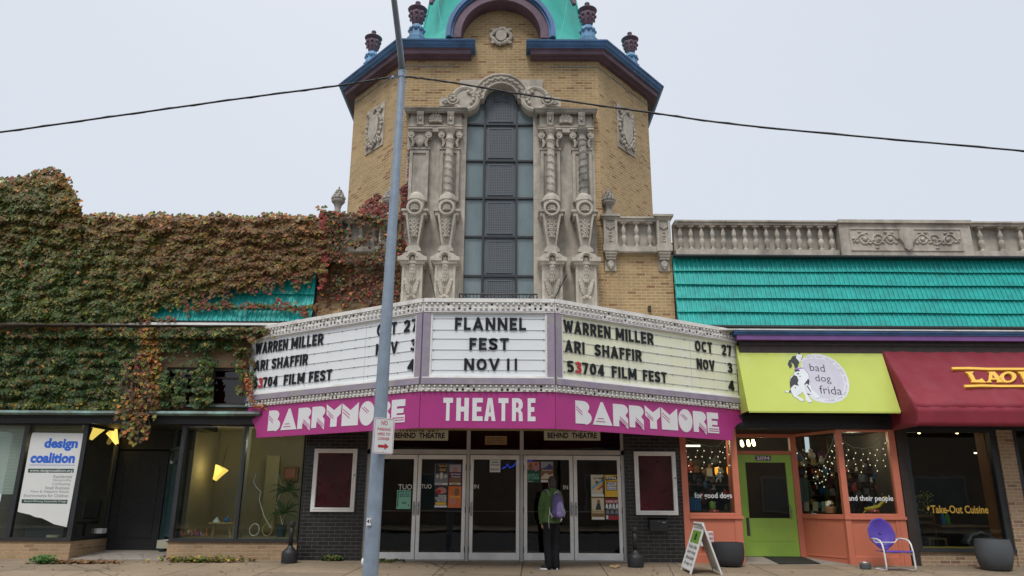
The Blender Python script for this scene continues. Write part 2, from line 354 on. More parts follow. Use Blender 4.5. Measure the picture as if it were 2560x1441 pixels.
# ------------------------------------------------------------------ flat shapes and lettering
class Frame:                      # origin, right, up, outward
    def __init__(s, O, u, v): s.O = Vector(O); s.u = Vector(u).normalized(); s.v = Vector(v).normalized(); s.n = s.u.cross(s.v)
    def pt(s, a, b, h=0.): return s.O+s.u*a+s.v*b+s.n*h
    def uv(s, px, py):
        p = PL(px, py, s.O, s.n)-s.O; return p.dot(s.u), p.dot(s.v)
def front(Y): return Frame((0, Y, 0), (1, 0, 0), (0, 0, 1))
_tcache = {}
def textgeo(t, off=0., size=1., shear=0.):
    k = (t, off, shear)
    if k not in _tcache:
        cu = bpy.data.curves.new('txt', 'FONT'); cu.body = t; cu.size = 1; cu.offset = off; cu.shear = shear; cu.extrude = .05; cu.resolution_u = 3; cu.fill_mode = 'BOTH'
        o = bpy.data.objects.new('txt', cu); me = bpy.data.meshes.new_from_object(o)
        vs = [v.co.copy() for v in me.vertices]; fs = [list(p.vertices) for p in me.polygons]
        bpy.data.objects.remove(o); bpy.data.curves.remove(cu); bpy.data.meshes.remove(me); _tcache[k] = (vs, fs)
    return _tcache[k]
def fit_text(mb, fr, t, a0, a1, b0, b1, h=.01, d=.006, off=.0, mi=0, shear=0., box=None):
    vs, fs = textgeo(t, off, 1, shear)
    if not vs: return
    x0 = min(v.x for v in vs); x1 = max(v.x for v in vs); y0 = min(v.y for v in vs); y1 = max(v.y for v in vs)
    if box: y0, y1 = box
    mb.add([fr.pt(a0+(v.x-x0)/(x1-x0)*(a1-a0), b0+(v.y-y0)/(y1-y0)*(b1-b0), h+(v.z/.1+.5)*d) for v in vs], fs, mi)
def px_text(mb, fr, t, xa, xb, ytop, ybot, h=.01, d=.006, off=0., mi=0, ym=None, shear=0., box=None):
    xm = (xa+xb)/2
    a0, _ = fr.uv(xa, (ytop+ybot)/2); a1, _ = fr.uv(xb, (ytop+ybot)/2)
    _, b1 = fr.uv(xm, ytop); _, b0 = fr.uv(xm, ybot)
    fit_text(mb, fr, t, a0, a1, b0, b1, h, d, off, mi, shear, box)
GLY = dict(
 I=(.22, [[(.11, 0), (.11, 1)]]), W=(.97, [[(.07, 1), (.27, .06), (.485, .86), (.70, .06), (.90, 1)]]), A=(.78, [[(.09, 0), (.39, .95), (.69, 0)], [(.2, .28), (.58, .28)]]),
 R=(.68, [[(.11, 0), (.11, 1)], [(.11, .895), (.40, .895), (.52, .84), (.57, .70), (.52, .54), (.40, .47), (.11, .47)], [(.36, .47), (.59, 0)]]),
 E=(.55, [[(.11, 0), (.11, 1)], [(.11, .895), (.55, .895)], [(.11, .5), (.50, .5)], [(.11, .105), (.55, .105)]]), N=(.74, [[(.11, 0), (.11, 1)], [(.63, 0), (.63, 1)], [(.12, .96), (.62, .04)]]),
 M=(.86, [[(.11, 0), (.11, 1)], [(.75, 0), (.75, 1)], [(.12, .95), (.43, .25), (.74, .95)]]), L=(.52, [[(.11, 0), (.11, 1)], [(.11, .105), (.52, .105)]]),
 S=(.64, [[(.55, .75), (.50, .85), (.40, .895), (.25, .895), (.14, .83), (.11, .70), (.17, .58), (.33, .51), (.48, .43), (.53, .30), (.49, .17), (.38, .105), (.24, .105), (.13, .16), (.09, .27)]]),
 H=(.72, [[(.11, 0), (.11, 1)], [(.61, 0), (.61, 1)], [(.11, .5), (.61, .5)]]), F=(.52, [[(.11, 0), (.11, 1)], [(.11, .895), (.52, .895)], [(.11, .5), (.47, .5)]]),
 O=(.76, [[(.38+.275*math.cos(R(a)), .5+.395*math.sin(R(a))) for a in range(0, 361, 20)]]), C=(.70, [[(.38+.275*math.cos(R(a)), .5+.395*math.sin(R(a))) for a in range(45, 316, 18)]]),
 T=(.62, [[(0, .895), (.62, .895)], [(.31, 0), (.31, .9)]]), V=(.76, [[(.08, 1), (.38, .06), (.68, 1)]]),
 ) | {'0': (.62, [[(.31+.205*math.cos(R(a)), .5+.395*math.sin(R(a))) for a in range(0, 361, 20)]]), '2': (.60, [[(.09, .70), (.13, .83), (.25, .895), (.38, .895), (.48, .82), (.50, .68), (.44, .52), (.12, .12)], [(.04, .105), (.57, .105)]]),
 '3': (.60, [[(.08, .78), (.18, .88), (.34, .895), (.46, .83), (.48, .68), (.41, .56), (.22, .53)], [(.34, .53), (.48, .44), (.52, .28), (.45, .15), (.30, .105), (.16, .13), (.06, .25)]]), '4': (.60, [[(.43, 0), (.43, 1)], [(.42, .95), (.08, .30)], [(.02, .28), (.59, .28)]]),
 '5': (.60, [[(.53, .895), (.15, .895)], [(.15, .93), (.12, .52)], [(.12, .52), (.28, .59), (.43, .55), (.51, .40), (.49, .22), (.38, .12), (.24, .105), (.08, .18)]]), '7': (.57, [[(.02, .895), (.50, .895)], [(.49, .93), (.22, 0)]])}
def sign_text(mb, fr, t, a0, a1, b0, b1, h, d, tk=.185, gap=.14, mi=0):
    wd = sum(GLY[c][0] for c in t)+gap*(len(t)-1); kx = (a1-a0)/wd; ky = b1-b0; x = a0; i = 0
    for c in t:
        for st in GLY[c][1]:
            for (p, q) in zip(st, st[1:]):
                dx, dy = q[0]-p[0], q[1]-p[1]; l = math.hypot(dx, dy) or 1; nx, ny = -dy/l*tk/2, dx/l*tk/2; i += 1
                shape(mb, fr, [(x+(u)*kx, b0+v*ky) for u, v in ((p[0]+nx, p[1]+ny), (p[0]-nx, p[1]-ny), (q[0]-nx, q[1]-ny), (q[0]+nx, q[1]+ny))], h, h+d+.0003*(i % 7), mi)
            for p in st[1:-1]:
                i += 1; shape(mb, fr, [(x+(p[0]+tk/2*math.cos(R(a)))*kx, b0+(p[1]+tk/2*math.sin(R(a)))*ky) for a in range(0, 360, 36)], h, h+d+.0003*(i % 7), mi)
        x += (GLY[c][0]+gap)*kx
def boxes(name, lst, m, parent, **k):
    for q in lst: b_ = MB(); b_.box(*q); obj(name, b_, m, parent, **k)
def shape(mb, fr, pts, h0, h1, mi=0): mb.prism([fr.pt(a, b, h0) for a, b in pts], fr.n*(h1-h0), mi)
def rect(mb, fr, a0, a1, b0, b1, h0, h1, mi=0): shape(mb, fr, [(a0, b0), (a1, b0), (a1, b1), (a0, b1)], h0, h1, mi)
def pxshape(mb, fr, pix, h0, h1, mi=0): shape(mb, fr, [fr.uv(*p) for p in pix], h0, h1, mi)
def stroke(mb, fr, pts, wd, h0, h1, mi=0):
    for i, ((a, b), (c, d)) in enumerate(zip(pts, pts[1:])):
        h1 += .0007 if i % 2 == 0 else -.0007
        l = math.hypot(c-a, d-b) or 1; nx, ny = -(d-b)/l*wd/2, (c-a)/l*wd/2
        ex, ey = (c-a)/l*wd*.25, (d-b)/l*wd*.25
        shape(mb, fr, [(a-ex+nx, b-ey+ny), (a-ex-nx, b-ey-ny), (c+ex-nx, d+ey-ny), (c+ex+nx, d+ey+ny)], h0, h1, mi)
def arc(cx, cy, r, a0, a1, n=16, ry=None):
    ry = r if ry is None else ry
    return [(cx+r*math.cos(R(a0+(a1-a0)*i/n)), cy+ry*math.sin(R(a0+(a1-a0)*i/n))) for i in range(n+1)]
# ================================================================== SETTING
def slabmat(name, col, sx, sy, joint, seed):
    m, nt, b = newmat(name); g = nn(nt, 'ShaderNodeNewGeometry').outputs['Position']
    mp = nn(nt, 'ShaderNodeMapping'); mp.inputs['Location'].default_value = (.3, .1, 0); mp.inputs['Rotation'].default_value = (0, 0, R(2)); nt.links.new(g, mp.inputs[0])
    t = nn(nt, 'ShaderNodeTexBrick'); t.offset = 0; nt.links.new(mp.outputs[0], t.inputs[0])
    t.inputs['Scale'].default_value = 1; t.inputs['Brick Width'].default_value = sx; t.inputs['Row Height'].default_value = sy
    t.inputs['Mortar Size'].default_value = .011; t.inputs['Mortar Smooth'].default_value = .2
    t.inputs['Color1'].default_value = (.80, .80, .80, 1); t.inputs['Color2'].default_value = (1.12, 1.1, 1.07, 1); t.inputs['Mortar'].default_value = (*joint, 1)
    c = mixc(nt, 1., col, t.outputs['Color'], 'MULTIPLY')
    c = mixc(nt, 1., c, rng(nt, nz(nt, g, 90, 3), .2, .8, .86, 1.14), 'MULTIPLY')
    c = mixc(nt, 1., c, rng(nt, nz(nt, g, .8, 6, .65), .3, .7, .78, 1.18), 'MULTIPLY')
    c = mixc(nt, rng(nt, nz(nt, g, 3.2, 7, .7), .55, .72, 0, .55), c, (.09, .075, .06))
    c = mixc(nt, rng(nt, nz(nt, g, 17, 2, .4), .68, .72, 0, .6), c, (.06, .05, .045))
    v = nn(nt, 'ShaderNodeTexVoronoi', feature='DISTANCE_TO_EDGE'); v.inputs['Scale'].default_value = .33
    wv = nn(nt, 'ShaderNodeMixRGB'); wv.inputs[0].default_value = .14
    n3 = nn(nt, 'ShaderNodeTexNoise'); n3.inputs['Scale'].default_value = 1.3; nt.links.new(g, n3.inputs['Vector'])
    nt.links.new(g, wv.inputs[1]); nt.links.new(n3.outputs['Color'], wv.inputs[2]); nt.links.new(wv.outputs[0], v.inputs['Vector'])
    c = mixc(nt, rng(nt, v.outputs['Distance'], .0, .006, .8, 0), c, (.05, .042, .035))
    nt.links.new(c, b.inputs['Base Color']); b.inputs['Roughness'].default_value = .9; b.inputs['Specular IOR Level'].default_value = .25
    bumpn(nt, b, nz(nt, g, 70, 4), .3, .008); return m
M['sidewalk'] = slabmat('sidewalk_concrete', (.25, .198, .14), 1.52, 1.55, (.22, .2, .18), 0)
M['asphalt'] = mat('asphalt', (.05, .05, .052), .9, .25, 20, .4, 60, stain=(.08, .08, .08), stain_amt=.4)
M['far_ground'] = mat('far_ground', (.10, .11, .07), .95, .3, .3)

g = MB(); g.sheet(lambda a, b: (-45+90*a, 9.45+8.5*b, gz(-45+90*a, 9.45+8.5*b)), 60, 17)
struct('sidewalk', g, 'sidewalk')
g = MB(); zc = gz(0, 9.45); n = 60
g.box(-45, 45, 9.28, 9.447, zc-.5, zc-.012); struct('kerb', g, 'concrete_lt', bevel=.02)
g = MB(); g.add([(-60, -9, -.40), (60, -9, -.40), (60, 9.3, -.36), (-60, 9.3, -.36)], [(0, 1, 2, 3)]); struct('road', g, 'asphalt')
g = MB(); g.add([(-60, -16, -.30), (60, -16, -.30), (60, -8.9, -.26), (-60, -8.9, -.26)], [(0, 1, 2, 3)]); struct('far_pavement', g, 'sidewalk')
g = MB(); g.add([(-900, -900, -.8), (900, -900, -.8), (900, 900, -.8), (-900, 900, -.8)], [(0, 1, 2, 3)]); struct('ground', g, 'far_ground')

# ================================================================== THEATRE
TY = 16.0
XL, XR, FXL, FXR, FY = -2.62, 2.07, -4.25, 3.61, 17.8
WX0, WX1, WCX = -1.10, .487, -.305
ZB = 11.58                                # top of the brick, underside of the cornice
th = thing('theatre_building', 'tan brick theatre with an octagonal teal domed tower, carved stone window surround and glass doors', 'theatre', (WCX, TY, 0))
AR = .965; AZ = Z(1254, 27, TY)-AR        # arch of the gable
b = MB()
def pr(pts, z0, z1): b.prism([(x, y, z0) for x, y in pts], (0, 0, z1-z0))
pr([(WX1, TY), (XR, TY), (FXR, FY), (FXR, 22), (WX1, 22)], 2.62, ZB+.05)
pr([(FXL, FY), (XL, TY), (WX0, TY), (WX0, 22), (FXL, 22)], 2.62, ZB+.05)
pr([(WX0, TY), (WX1, TY), (WX1, 22), (WX0, 22)], 2.62, 4.88)
pr([(WX0, TY), (WX1, TY), (WX1, 22), (WX0, 22)], 10.97, ZB+.05)
b.xz([(WCX-1.05, ZB+.05), (WCX+1.05, ZB+.05)]+arc(WCX, AZ, 1.05, 0, 180, 24), TY, TY+.8)
obj('tower_wall', b, 'brick', th)
# wing walls either side at street level
boxes('wing_wall', [(XR+.002, 3.63, TY+.03, TY+.5, 2.62, 6.6), (-4.33, XL-.002, TY+.03, TY+.5, 2.62, 6.6)], 'brick', th)
for x0, x1 in ((-4.33, -3.03), (2.375, 3.60)):
    b = MB(); b.box(x0, x1, TY, TY+.5, -.5, 2.62); obj('tile_pillar', b, 'tile', th)

# cornice
def sweep(mb, path, prof, mi=0, cap=True):
    N = []
    for i in range(len(path)-1):
        d = Vector((path[i+1][0]-path[i][0], path[i+1][1]-path[i][1])).normalized(); N.append(Vector((d.y, -d.x)))
    vs = []; fs = []; m = len(prof)
    for i, p in enumerate(path):
        if i == 0: o = N[0]
        elif i == len(path)-1: o = N[-1]
        else:
            o = (N[i-1]+N[i]).normalized(); o = o/max(.2, o.dot(N[i]))
        for d, z in prof: vs.append((p[0]+o.x*d, p[1]+o.y*d, z))
    for i in range(len(path)-1):
        for k in range(m):
            k2 = (k+1) % m; fs.append((i*m+k, (i+1)*m+k, (i+1)*m+k2, i*m+k2))
    if cap: fs += [list(range(m)), [(len(path)-1)*m+k for k in range(m)][::-1]]
    mb.add(vs, fs, mi)
CT = Z(1420, 98, 15.56)
pathR = [(.415, TY), (XR, TY), (FXR, FY), (FXR, 22)]
pathL = [(FXL, 22), (FXL, FY), (XL, TY), (-1.03, TY)]
for path in (pathL, pathR):
    b = MB(); sweep(b, path, [(-.02, ZB), (.12, ZB), (.13, ZB+.03), (.25, ZB+.035), (.26, ZB+.13), (.30, ZB+.145), (.30, ZB+.16), (-.02, ZB+.16)])
    c = obj('cornice', b, 'plum', th)
    e2 = .07; p2 = list(path)
    if path is pathL: p2[-1] = (path[-1][0]+.10, TY)
    else: p2[0] = (path[0][0]-.10, TY)
    b = MB(); sweep(b, p2, [(-.02, ZB+.161), (.32, ZB+.161), (.33, ZB+.19), (.36, ZB+.2), (.385, ZB+.225), (.405, CT-.05), (.43, CT-.045), (.44, CT-.01), (.42, CT), (-.02, CT+.03)])
    obj('cornice_moulding', b, 'blue', c)
    b = MB(); sweep(b, p2, [(.0, CT+.031), (.418, CT+.001), (.418, CT+.012), (.0, CT+.045)]); obj('roof_edge', b, 'copper', c)
# faint string line below the cornice
b = MB(); zl = Z(1420, 168, TY)
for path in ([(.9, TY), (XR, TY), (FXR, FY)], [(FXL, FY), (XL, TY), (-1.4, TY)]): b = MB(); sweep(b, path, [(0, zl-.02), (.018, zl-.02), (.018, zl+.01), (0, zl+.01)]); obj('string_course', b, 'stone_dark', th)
# gable arch
def halfring(r0, r1, zc, zb, n=28):
    o = arc(WCX, zc, r1, 0, 180, n); i = arc(WCX, zc, r0, 180, 0, n)
    return [(WCX+r1, zb)]+o+[(WCX-r1, zb), (WCX-r0, zb)]+i+[(WCX+r0, zb)]
b = MB(); b.xz(halfring(AR, AR+.15, AZ, CT+.05), 15.58, 16.2); b.xz(halfring(AR+.15, AR+.2, AZ, CT+.05), 15.6, 16.2); a_ = obj('gable_arch', b, 'plum', th)
b = MB(); b.xz(halfring(AR+.2, AR+.25, AZ, CT+.05), 15.56, 16.8); b.xz(halfring(AR+.25, AR+.335, AZ, CT+.05), 15.5, 18.2); obj('arch_moulding', b, 'blue', a_)
b = MB(); b.xz(halfring(AR+.335, AR+.375, AZ, CT+.05), 15.56, 18.2); obj('arch_edge', b, 'blue_pale', a_)
# dome: octagonal bell
def octa(prof, cx, cy, sy=.8):
    vs = []; fs = []; m = 8
    for r, z in prof:
        for k in range(8):
            q = R(22.5+45*k); vs.append((cx+r*math.cos(q), cy+r*math.sin(q)*sy, z))
    for i in range(len(prof)-1):
        for k in range(8): fs.append((i*8+k, i*8+(k+1) % 8, (i+1)*8+(k+1) % 8, (i+1)*8+k))
    fs.append([(len(prof)-1)*8+k for k in range(8)]); return vs, fs
DP = [(3.55, CT-.02), (3.2, 12.3), (2.93, 12.7), (2.72, 13.15), (2.55, 13.7), (2.42, 14.4), (2.28, 15.2), (2.0, 16.2), (1.5, 17.2), (.8, 17.9), (.05, 18.2)]
DCY = 19.15
b = MB(); b.add(*octa(DP, WCX, DCY)); dome = obj('dome', b, 'teal_dome', th)
b = MB()
for k in range(8):
    q = R(22.5+45*k); b.tube([(WCX+r*math.cos(q), DCY+r*math.sin(q)*.8, z+.0) for r, z in DP[:-1]], .035 if k not in () else .06, 6)
obj('dome_hip', b, 'teal_dome', dome)
b = MB()
for k in (5, 6):       # curved scroll ribs either side of the arch
    pass
for s in (-1, 1):
    pts = []
    for i in range(13):
        t = i/12; x = WCX+s*(1.42+.42*t**1.5+.1*math.sin(t*3.1)); zz = 12.35+t*2.6
        r = next((DP[j][0]+(DP[j+1][0]-DP[j][0])*(zz-DP[j][1])/(DP[j+1][1]-DP[j][1]) for j in range(len(DP)-1) if DP[j][1] <= zz <= DP[j+1][1]))
        pts.append((x, DCY-r*math.cos(R(22.5))*.8-.01-max(0, 0), zz))
    b = MB(); b.tube(pts, .012, 6); obj('dome_seam', b, 'teal_dome', dome)
b = MB()
for s in (-1, 1): b = MB(); b.tube([(WCX+s*(1.98-.16*t), DCY-1.55+.3*t, 14.42+1.4*t) for t in (0, .3, .6, 1.)], [.06, .12, .12, .12], 8); obj('dome_crest', b, 'plum', dome)
# urns on the cornice
def urn(x, y, z, s, ext=0.):
    p = MB(); T = Matrix.Translation((x, y, z)) @ Matrix.Scale(s, 4); p.T = T
    p.lathe([(.21, -ext), (.20, 0.01), (.21, .06), (.17, .09), (.15, .26), (.17, .29), (.135, .33), (.11, .40), (.0, .40)], n=8, a0=R(22.5), a1=R(382.5)); 
    for k in range(8): q = R(45*k-90); p.ball((.15*math.cos(q), .15*math.sin(q), .27), .05, 6, 4)
    u = MB(); u.T = T
    u.lathe([(.05, .40), (.09, .41), (.105, .44), (.13, .52), (.155, .62), (.165, .70), (.14, .735), (.15, .755), (.205, .78), (.215, .80), (.20, .815), (.10, .83), (.085, .86), (.10, .88), (.05, .90), (.045, .95), (.06, .97), (.055, 1.0), (0, 1.02)], n=18)
    for k in range(8):
        q = R(45*k-90); u.ball((.165*math.cos(q), .165*math.sin(q), .66), (.04, .04, .05), 6, 4); u.ball((.15*math.cos(q), .15*math.sin(q), .56), (.02, .02, .06), 6, 4)
    o = obj('urn', u, 'plum', th, smooth=True, autosm=50); obj('urn_pedestal', p, 'blue_pale', o, smooth=True, autosm=30)
for px, py, Y, s in ((1041, 97, 15.95, 1.0), (1470, 100, 15.95, 1.0)):
    p = P(px, py, Y); urn(p.x, Y, CT+.16, 1.14, .2)
for px in (933, 1575): urn(X(px, 110, 17.75), 17.75, 12.50, 1.12, .57)

# cartouches
def cartouche(fr, wdt, hgt, plate=True, name='cartouche', oval=True):
    b = MB()
    if plate: rect(b, fr, -wdt*.52, wdt*.52, -hgt*.55, hgt*.55, -.01, .025)
    k = .055
    if oval: shape(b, fr, [(wdt*.24*math.cos(R(a)), hgt*.33*math.sin(R(a))) for a in range(0, 360, 15)], .0, .10)
    else: shape(b, fr, [(-wdt*.26, hgt*.32), (-wdt*.1, hgt*.36), (wdt*.12, hgt*.30), (wdt*.3, hgt*.34), (wdt*.27, -hgt*.12), (wdt*.12, -hgt*.3), (-wdt*.02, -hgt*.42), (-wdt*.18, -hgt*.28), (-wdt*.3, -hgt*.1)], .0, .085)
    n = 26
    for i in range(n):
        a = 2*math.pi*i/n; rx = wdt*(.40+.05*math.cos(4*a)); rz = hgt*(.44+.04*math.cos(4*a+1))
        p = fr.pt(rx*math.cos(a), rz*math.sin(a), .05)
        b.ball(p, (.045+.02*(i % 3 == 0), .045, .05+.02*(i % 2)), 7, 5)
    for sx in (-1, 1):
        for sz in (-1, 1):
            pts = [fr.pt(sx*wdt*(.36+.09*(1-t)*math.cos(t*7)), sz*hgt*(.36+.09*(1-t)*math.sin(t*7)), .06) for t in [q/12 for q in range(13)]]
            b.tube(pts, .028, 6)
    obj(name, b, 'stone', th, smooth=True, autosm=45)
p = P(1253, 94, TY); cartouche(Frame((p.x, TY, p.z), (1, 0, 0), (0, 0, 1)), .56, .46, False)
uR = Vector((FXR-XR, FY-TY, 0)).normalized(); uL = Vector((XL-FXL, TY-FY, 0)).normalized()
for px, py, u, O in ((1564, 327, uR, (XR, TY, 0)), (939, 322, uL, (XL, TY, 0))):
    n = u.cross(Vector((0, 0, 1))); p = PL(px, py, Vector(O), n)
    cartouche(Frame(p, u, (0, 0, 1)), .78, 1.1, True, oval=False)

# ------------------------------------------------------------------ tall window
win = MB(); zt, zb = Z(1252, 212, 16.1), 4.9
rows = [Z(1250, y, 16.1) for y in (313, 403.6, 497, 593.5, 691.7)]
ML, MR = -.675, .092
FYW = 16.12
for x in (ML, MR): win.box(x-.022, x+.022, FYW-.06, FYW+.05, zb, zt-.55 if x else zt)
for z in rows: win.box(WX0, WX1, FYW-.055, FYW+.05, z-.022, z+.022)
win.box(WX0, WX1, FYW-.04, FYW+.05, zb, zb+.06)
Rw = (MR-ML)/2; acz = zt-Rw
o_, i_ = arc(WCX+.013, acz, Rw+.03, 0, 180, 20), arc(WCX+.013, acz, Rw-.02, 180, 0, 20)
win.xz(o_+i_, FYW-.058, FYW+.05)
wo = obj('window_frame', win, 'dkmet', th)
edges = [zb+.06]+sorted(rows)+[zt]
for k in range(6):
    z0, z1 = edges[k]+.022, edges[k+1]-.022
    boxes('pane', [(WX0, ML-.022, FYW, FYW+.03, z0, z1), (MR+.022, WX1, FYW, FYW+.03, z0, z1)], 'pane', wo)
    b = MB(); x0, x1 = ML+.024, MR-.024
    if k < 5: b.box(x0, x1, FYW-.005, FYW+.03, z0, z1)
    else: b.xz([(x0, z0), (x1, z0)]+arc(WCX+.013, acz, Rw-.022, 0, 180, 18), FYW-.005, FYW+.03)
    zz1 = z1 if k < 5 else z0+.98
    m_ = .09
    for r_ in ((x0+m_-.03, x1-m_+.03, z0+m_-.03, z0+m_), (x0+m_-.03, x1-m_+.03, zz1-m_, zz1-m_+.03)): b.box(r_[0], r_[1], FYW-.03, FYW-.004, r_[2], r_[3])
    for xx in (x0+m_-.03, x1-m_): b.box(xx, xx+.03, FYW-.029, FYW-.004, z0+m_+.001, zz1-m_-.001)
    if k == 5:
        for i in range(9):
            a = R(200-220*i/8); b.tube([(WCX+.013, FYW-.02, acz-.06), (WCX+.013+.17*math.cos(a), FYW-.03, acz-.03+.17*math.sin(a))], [.012, .03], 6)
    pn = obj('lattice_panel', b, 'panel_grey', wo)
    b = MB(); b.box(x0+m_, x1-m_, FYW-.018, FYW-.006, z0+m_, zz1-m_); obj('lattice', b, 'lattice', pn)
# back wall in the window shaft so that no light leaks
b = MB(); b.box(WX0, WX1, FYW+.06, FYW+.2, 4.88, 10.97); obj('window_backing', b, 'room_dk', th)
# small iron railing at the window foot
zr0, zr1 = Z(1245, 749, 15.7), Z(1245, 736, 15.7); xr0, xr1 = X(1148, 740, 15.7), X(1343, 740, 15.7)
b = MB(); b.tube([(xr0, 16, zr1), (xr0, 15.7, zr1), (xr1, 15.7, zr1), (xr1, 16, zr1)], .018, 6); b.box(xr0, xr1, 15.69, 15.71, zr0-.25, zr0-.23)
for i in range(23): x = xr0+(xr1-xr0)*i/22; b.box(x-.008, x+.008, 15.695, 15.708, zr0-.24, zr1)
for i in range(4):
    cx_ = xr0+(xr1-xr0)*(.08, .33, .67, .92)[i]
    b.tube([(cx_+.07*(1-t)*math.cos(9*t), 15.685, zr1-.09+.07*(1-t)*math.sin(9*t)) for t in [q/14 for q in range(14)]], .008, 5)
obj('railing', b, 'iron', th)

# ------------------------------------------------------------------ carved stone round the window
def zpx(y, Y=15.85): return Z(1420, y, Y)
zhead = zpx(268)
sl = MB()
so = None
for x0, x1, x in ((-2.50, WX0-.001, -1.83), (WX1+.001, 1.93, 1.21)): sl = MB(); sl.box(x0, x1, TY-.035, TY+.1, 4.0, zhead); sl.box(x-.012, x+.012, TY-.043, TY-.03, 4.0, zhead-.4); so = obj('stone_backing', sl, 'stone', th)
jl = MB()
for z in (Z(1340, 338, 15.95), Z(1340, 385, 15.95), Z(1340, 498, 15.95), Z(1340, 640, 15.95)):
    for x0, x1 in ((WX0-.25, WX0), (WX1, WX1+.25)): jl.box(x0, x1, TY-.037, TY-.034, z-.005, z+.005)
obj('stone_joint', jl, 'stone_dark', so)
# stepped slab with the arched top
ac = P(1252, 251, 15.9); ax, az = WCX+.013, ac.z
r_in = .40; xs = lambda px, py=235: X(px, py, 15.95)
s1 = [(xs(1178), Z(1178, 235, 15.95)), (xs(1178), Z(1178, 268, 15.95)), (xs(1105), Z(1105, 268, 15.95)), (xs(1105), Z(1105, 245, 15.95)), (xs(1150), Z(1150, 245, 15.95)), (xs(1150), Z(1150, 200, 15.95)),
      (xs(1357), Z(1357, 200, 15.95)), (xs(1357), Z(1357, 245, 15.95)), (xs(1400), Z(1400, 245, 15.95)), (xs(1400), Z(1400, 268, 15.95)), (xs(1330), Z(1330, 268, 15.95)), (xs(1330), Z(1330, 235, 15.95))]
b = MB(); zc_ = s1[0][1]
b.xz([s1[3], s1[2], (WX0+.02, s1[2][1]), (WX0+.02, s1[0][1]), (ax-r_in, s1[0][1]), (ax-r_in, az)]+arc(ax, az, r_in, 180, 0, 20)+[(ax+r_in, s1[0][1]), (WX1-.02, s1[0][1]), (WX1-.02, s1[9][1]), s1[9], s1[8], s1[7], s1[6], s1[5], s1[4]], TY-.06, TY+.05)
obj('surround_slab', b, 'stone', th)
b = MB(); ro = .69
b.xz(arc(ax, az, ro, 0, 180, 28)+arc(ax, az, r_in, 180, 0, 28), TY-.16, TY+.1)
for q0 in (0,):
    b.tube([(x, TY-.17, z) for x, z in arc(ax, az, ro-.03, 0, 180, 28)], .035, 7); b.tube([(x, TY-.17, z) for x, z in arc(ax, az, r_in+.03, 0, 180, 28)], .03, 7)
for i in range(11):                                       # shells round the arch
    a = R(12+156*i/10); rm = (ro+r_in)/2
    for j in (-1, 0, 1):
        aa = a+j*.10; b.ball((ax+(rm+.02-.03*abs(j))*math.cos(aa), TY-.17, az+(rm+.02-.03*abs(j))*math.sin(aa)), (.04, .045, .04), 7, 5)
    b.ball((ax+(rm-.07)*math.cos(a), TY-.17, az+(rm-.07)*math.sin(a)), (.028, .04, .028), 6, 4)
rl = .345
for sgn in (-1, 1):                                       # the two round lobes that bite into the window, with rosettes
    lx = WX0-.04 if sgn < 0 else WX1+.04
    lz = Z(1166, 247, 15.85)
    b.lathe([(0, .165), (rl-.10, .16), (rl-.09, .175), (rl-.03, .19), (rl, .17), (rl, -.2)], (lx, TY, lz), 30, 'Y', a0=R(-95 if sgn > 0 else 85), a1=R(-95+190 if sgn > 0 else 275)) if False else None
    b.lathe([(0, .15), (rl-.11, .15), (rl-.10, .17), (rl-.05, .19), (rl, .16), (rl, -.14)], (lx, TY, lz), 30, 'Y')
    b.xz([(lx-sgn*0, lz+.0), (lx+sgn*.3, lz-.17), (lx+sgn*.62, lz-.19), (lx+sgn*.62, lz+.0), (lx+sgn*.3, lz+.08), (lx, lz+.30)], TY-.135, TY+.02)
    qx, qz = lx+sgn*.30, lz-.03
    b.lathe([(0, .16), (.09, .16), (.11, .19), (.14, .20), (.155, .17), (.155, 0)], (qx, TY, qz), 22, 'Y')
    for i in range(6):
        a = R(60*i); b.ball((qx+.06*math.cos(a), TY-.2, qz+.06*math.sin(a)), (.04, .03, .04), 7, 5)
    for i in range(5):
        a = R(90+sgn*(10+22*i)) if sgn > 0 else R(90-10+22*i+20); rr = rl-.17
        b.ball((lx-sgn*.02+rr*math.cos(R(180 if sgn > 0 else 0)+sgn*R(-75+30*i)), TY-.18, lz+rr*math.sin(R(180 if sgn > 0 else 0)+sgn*R(-75+30*i))), (.05, .04, .05), 7, 5)
    b.tube([(lx+sgn*(.48+.06*(1-t)*math.cos(t*8)), TY-.15, lz-.1+.06*(1-t)*math.sin(t*8)) for t in [q/12 for q in range(12)]], .025, 6)
obj('window_arch', b, 'stone', th, smooth=True, autosm=40)

# pavilions each side: entablature over two columns
def spiral(mb, cx, cy, z0, z1, r, turns, hand):
    n, m = 20, 90; vs = []; fs = []
    for j in range(m+1):
        t = j/m; z = z0+(z1-z0)*t; rr = r*(1.08-.16*t)
        for k in range(n):
            a = 2*math.pi*k/n; ph = (a*hand/(2*math.pi)+t*turns) % 1.
            g_ = (.018 if ph < .10 else -.006 if ph < .17 else .014 if ph < .24 else 0); vs.append((cx+(rr+g_)*math.cos(a), cy+(rr+g_)*math.sin(a), z))
    for j in range(m):
        for k in range(n): fs.append((j*n+k, j*n+(k+1) % n, (j+1)*n+(k+1) % n, (j+1)*n+k))
    mb.add(vs, fs)
def shell(mb, cx, y, cz, r, n=7):
    for i in range(n):
        a = R(-18+216*i/(n-1)); mb.tube([(cx+.2*r*math.cos(a), y, cz-.15*r+.1*r*math.sin(a)), (cx+.85*r*math.cos(a), y-.02, cz+.85*r*math.sin(a))], [.25*r*.5, .22*r], 6)
    mb.ball((cx, y-.01, cz-.2*r), (.3*r, .05, .2*r), 8, 5)
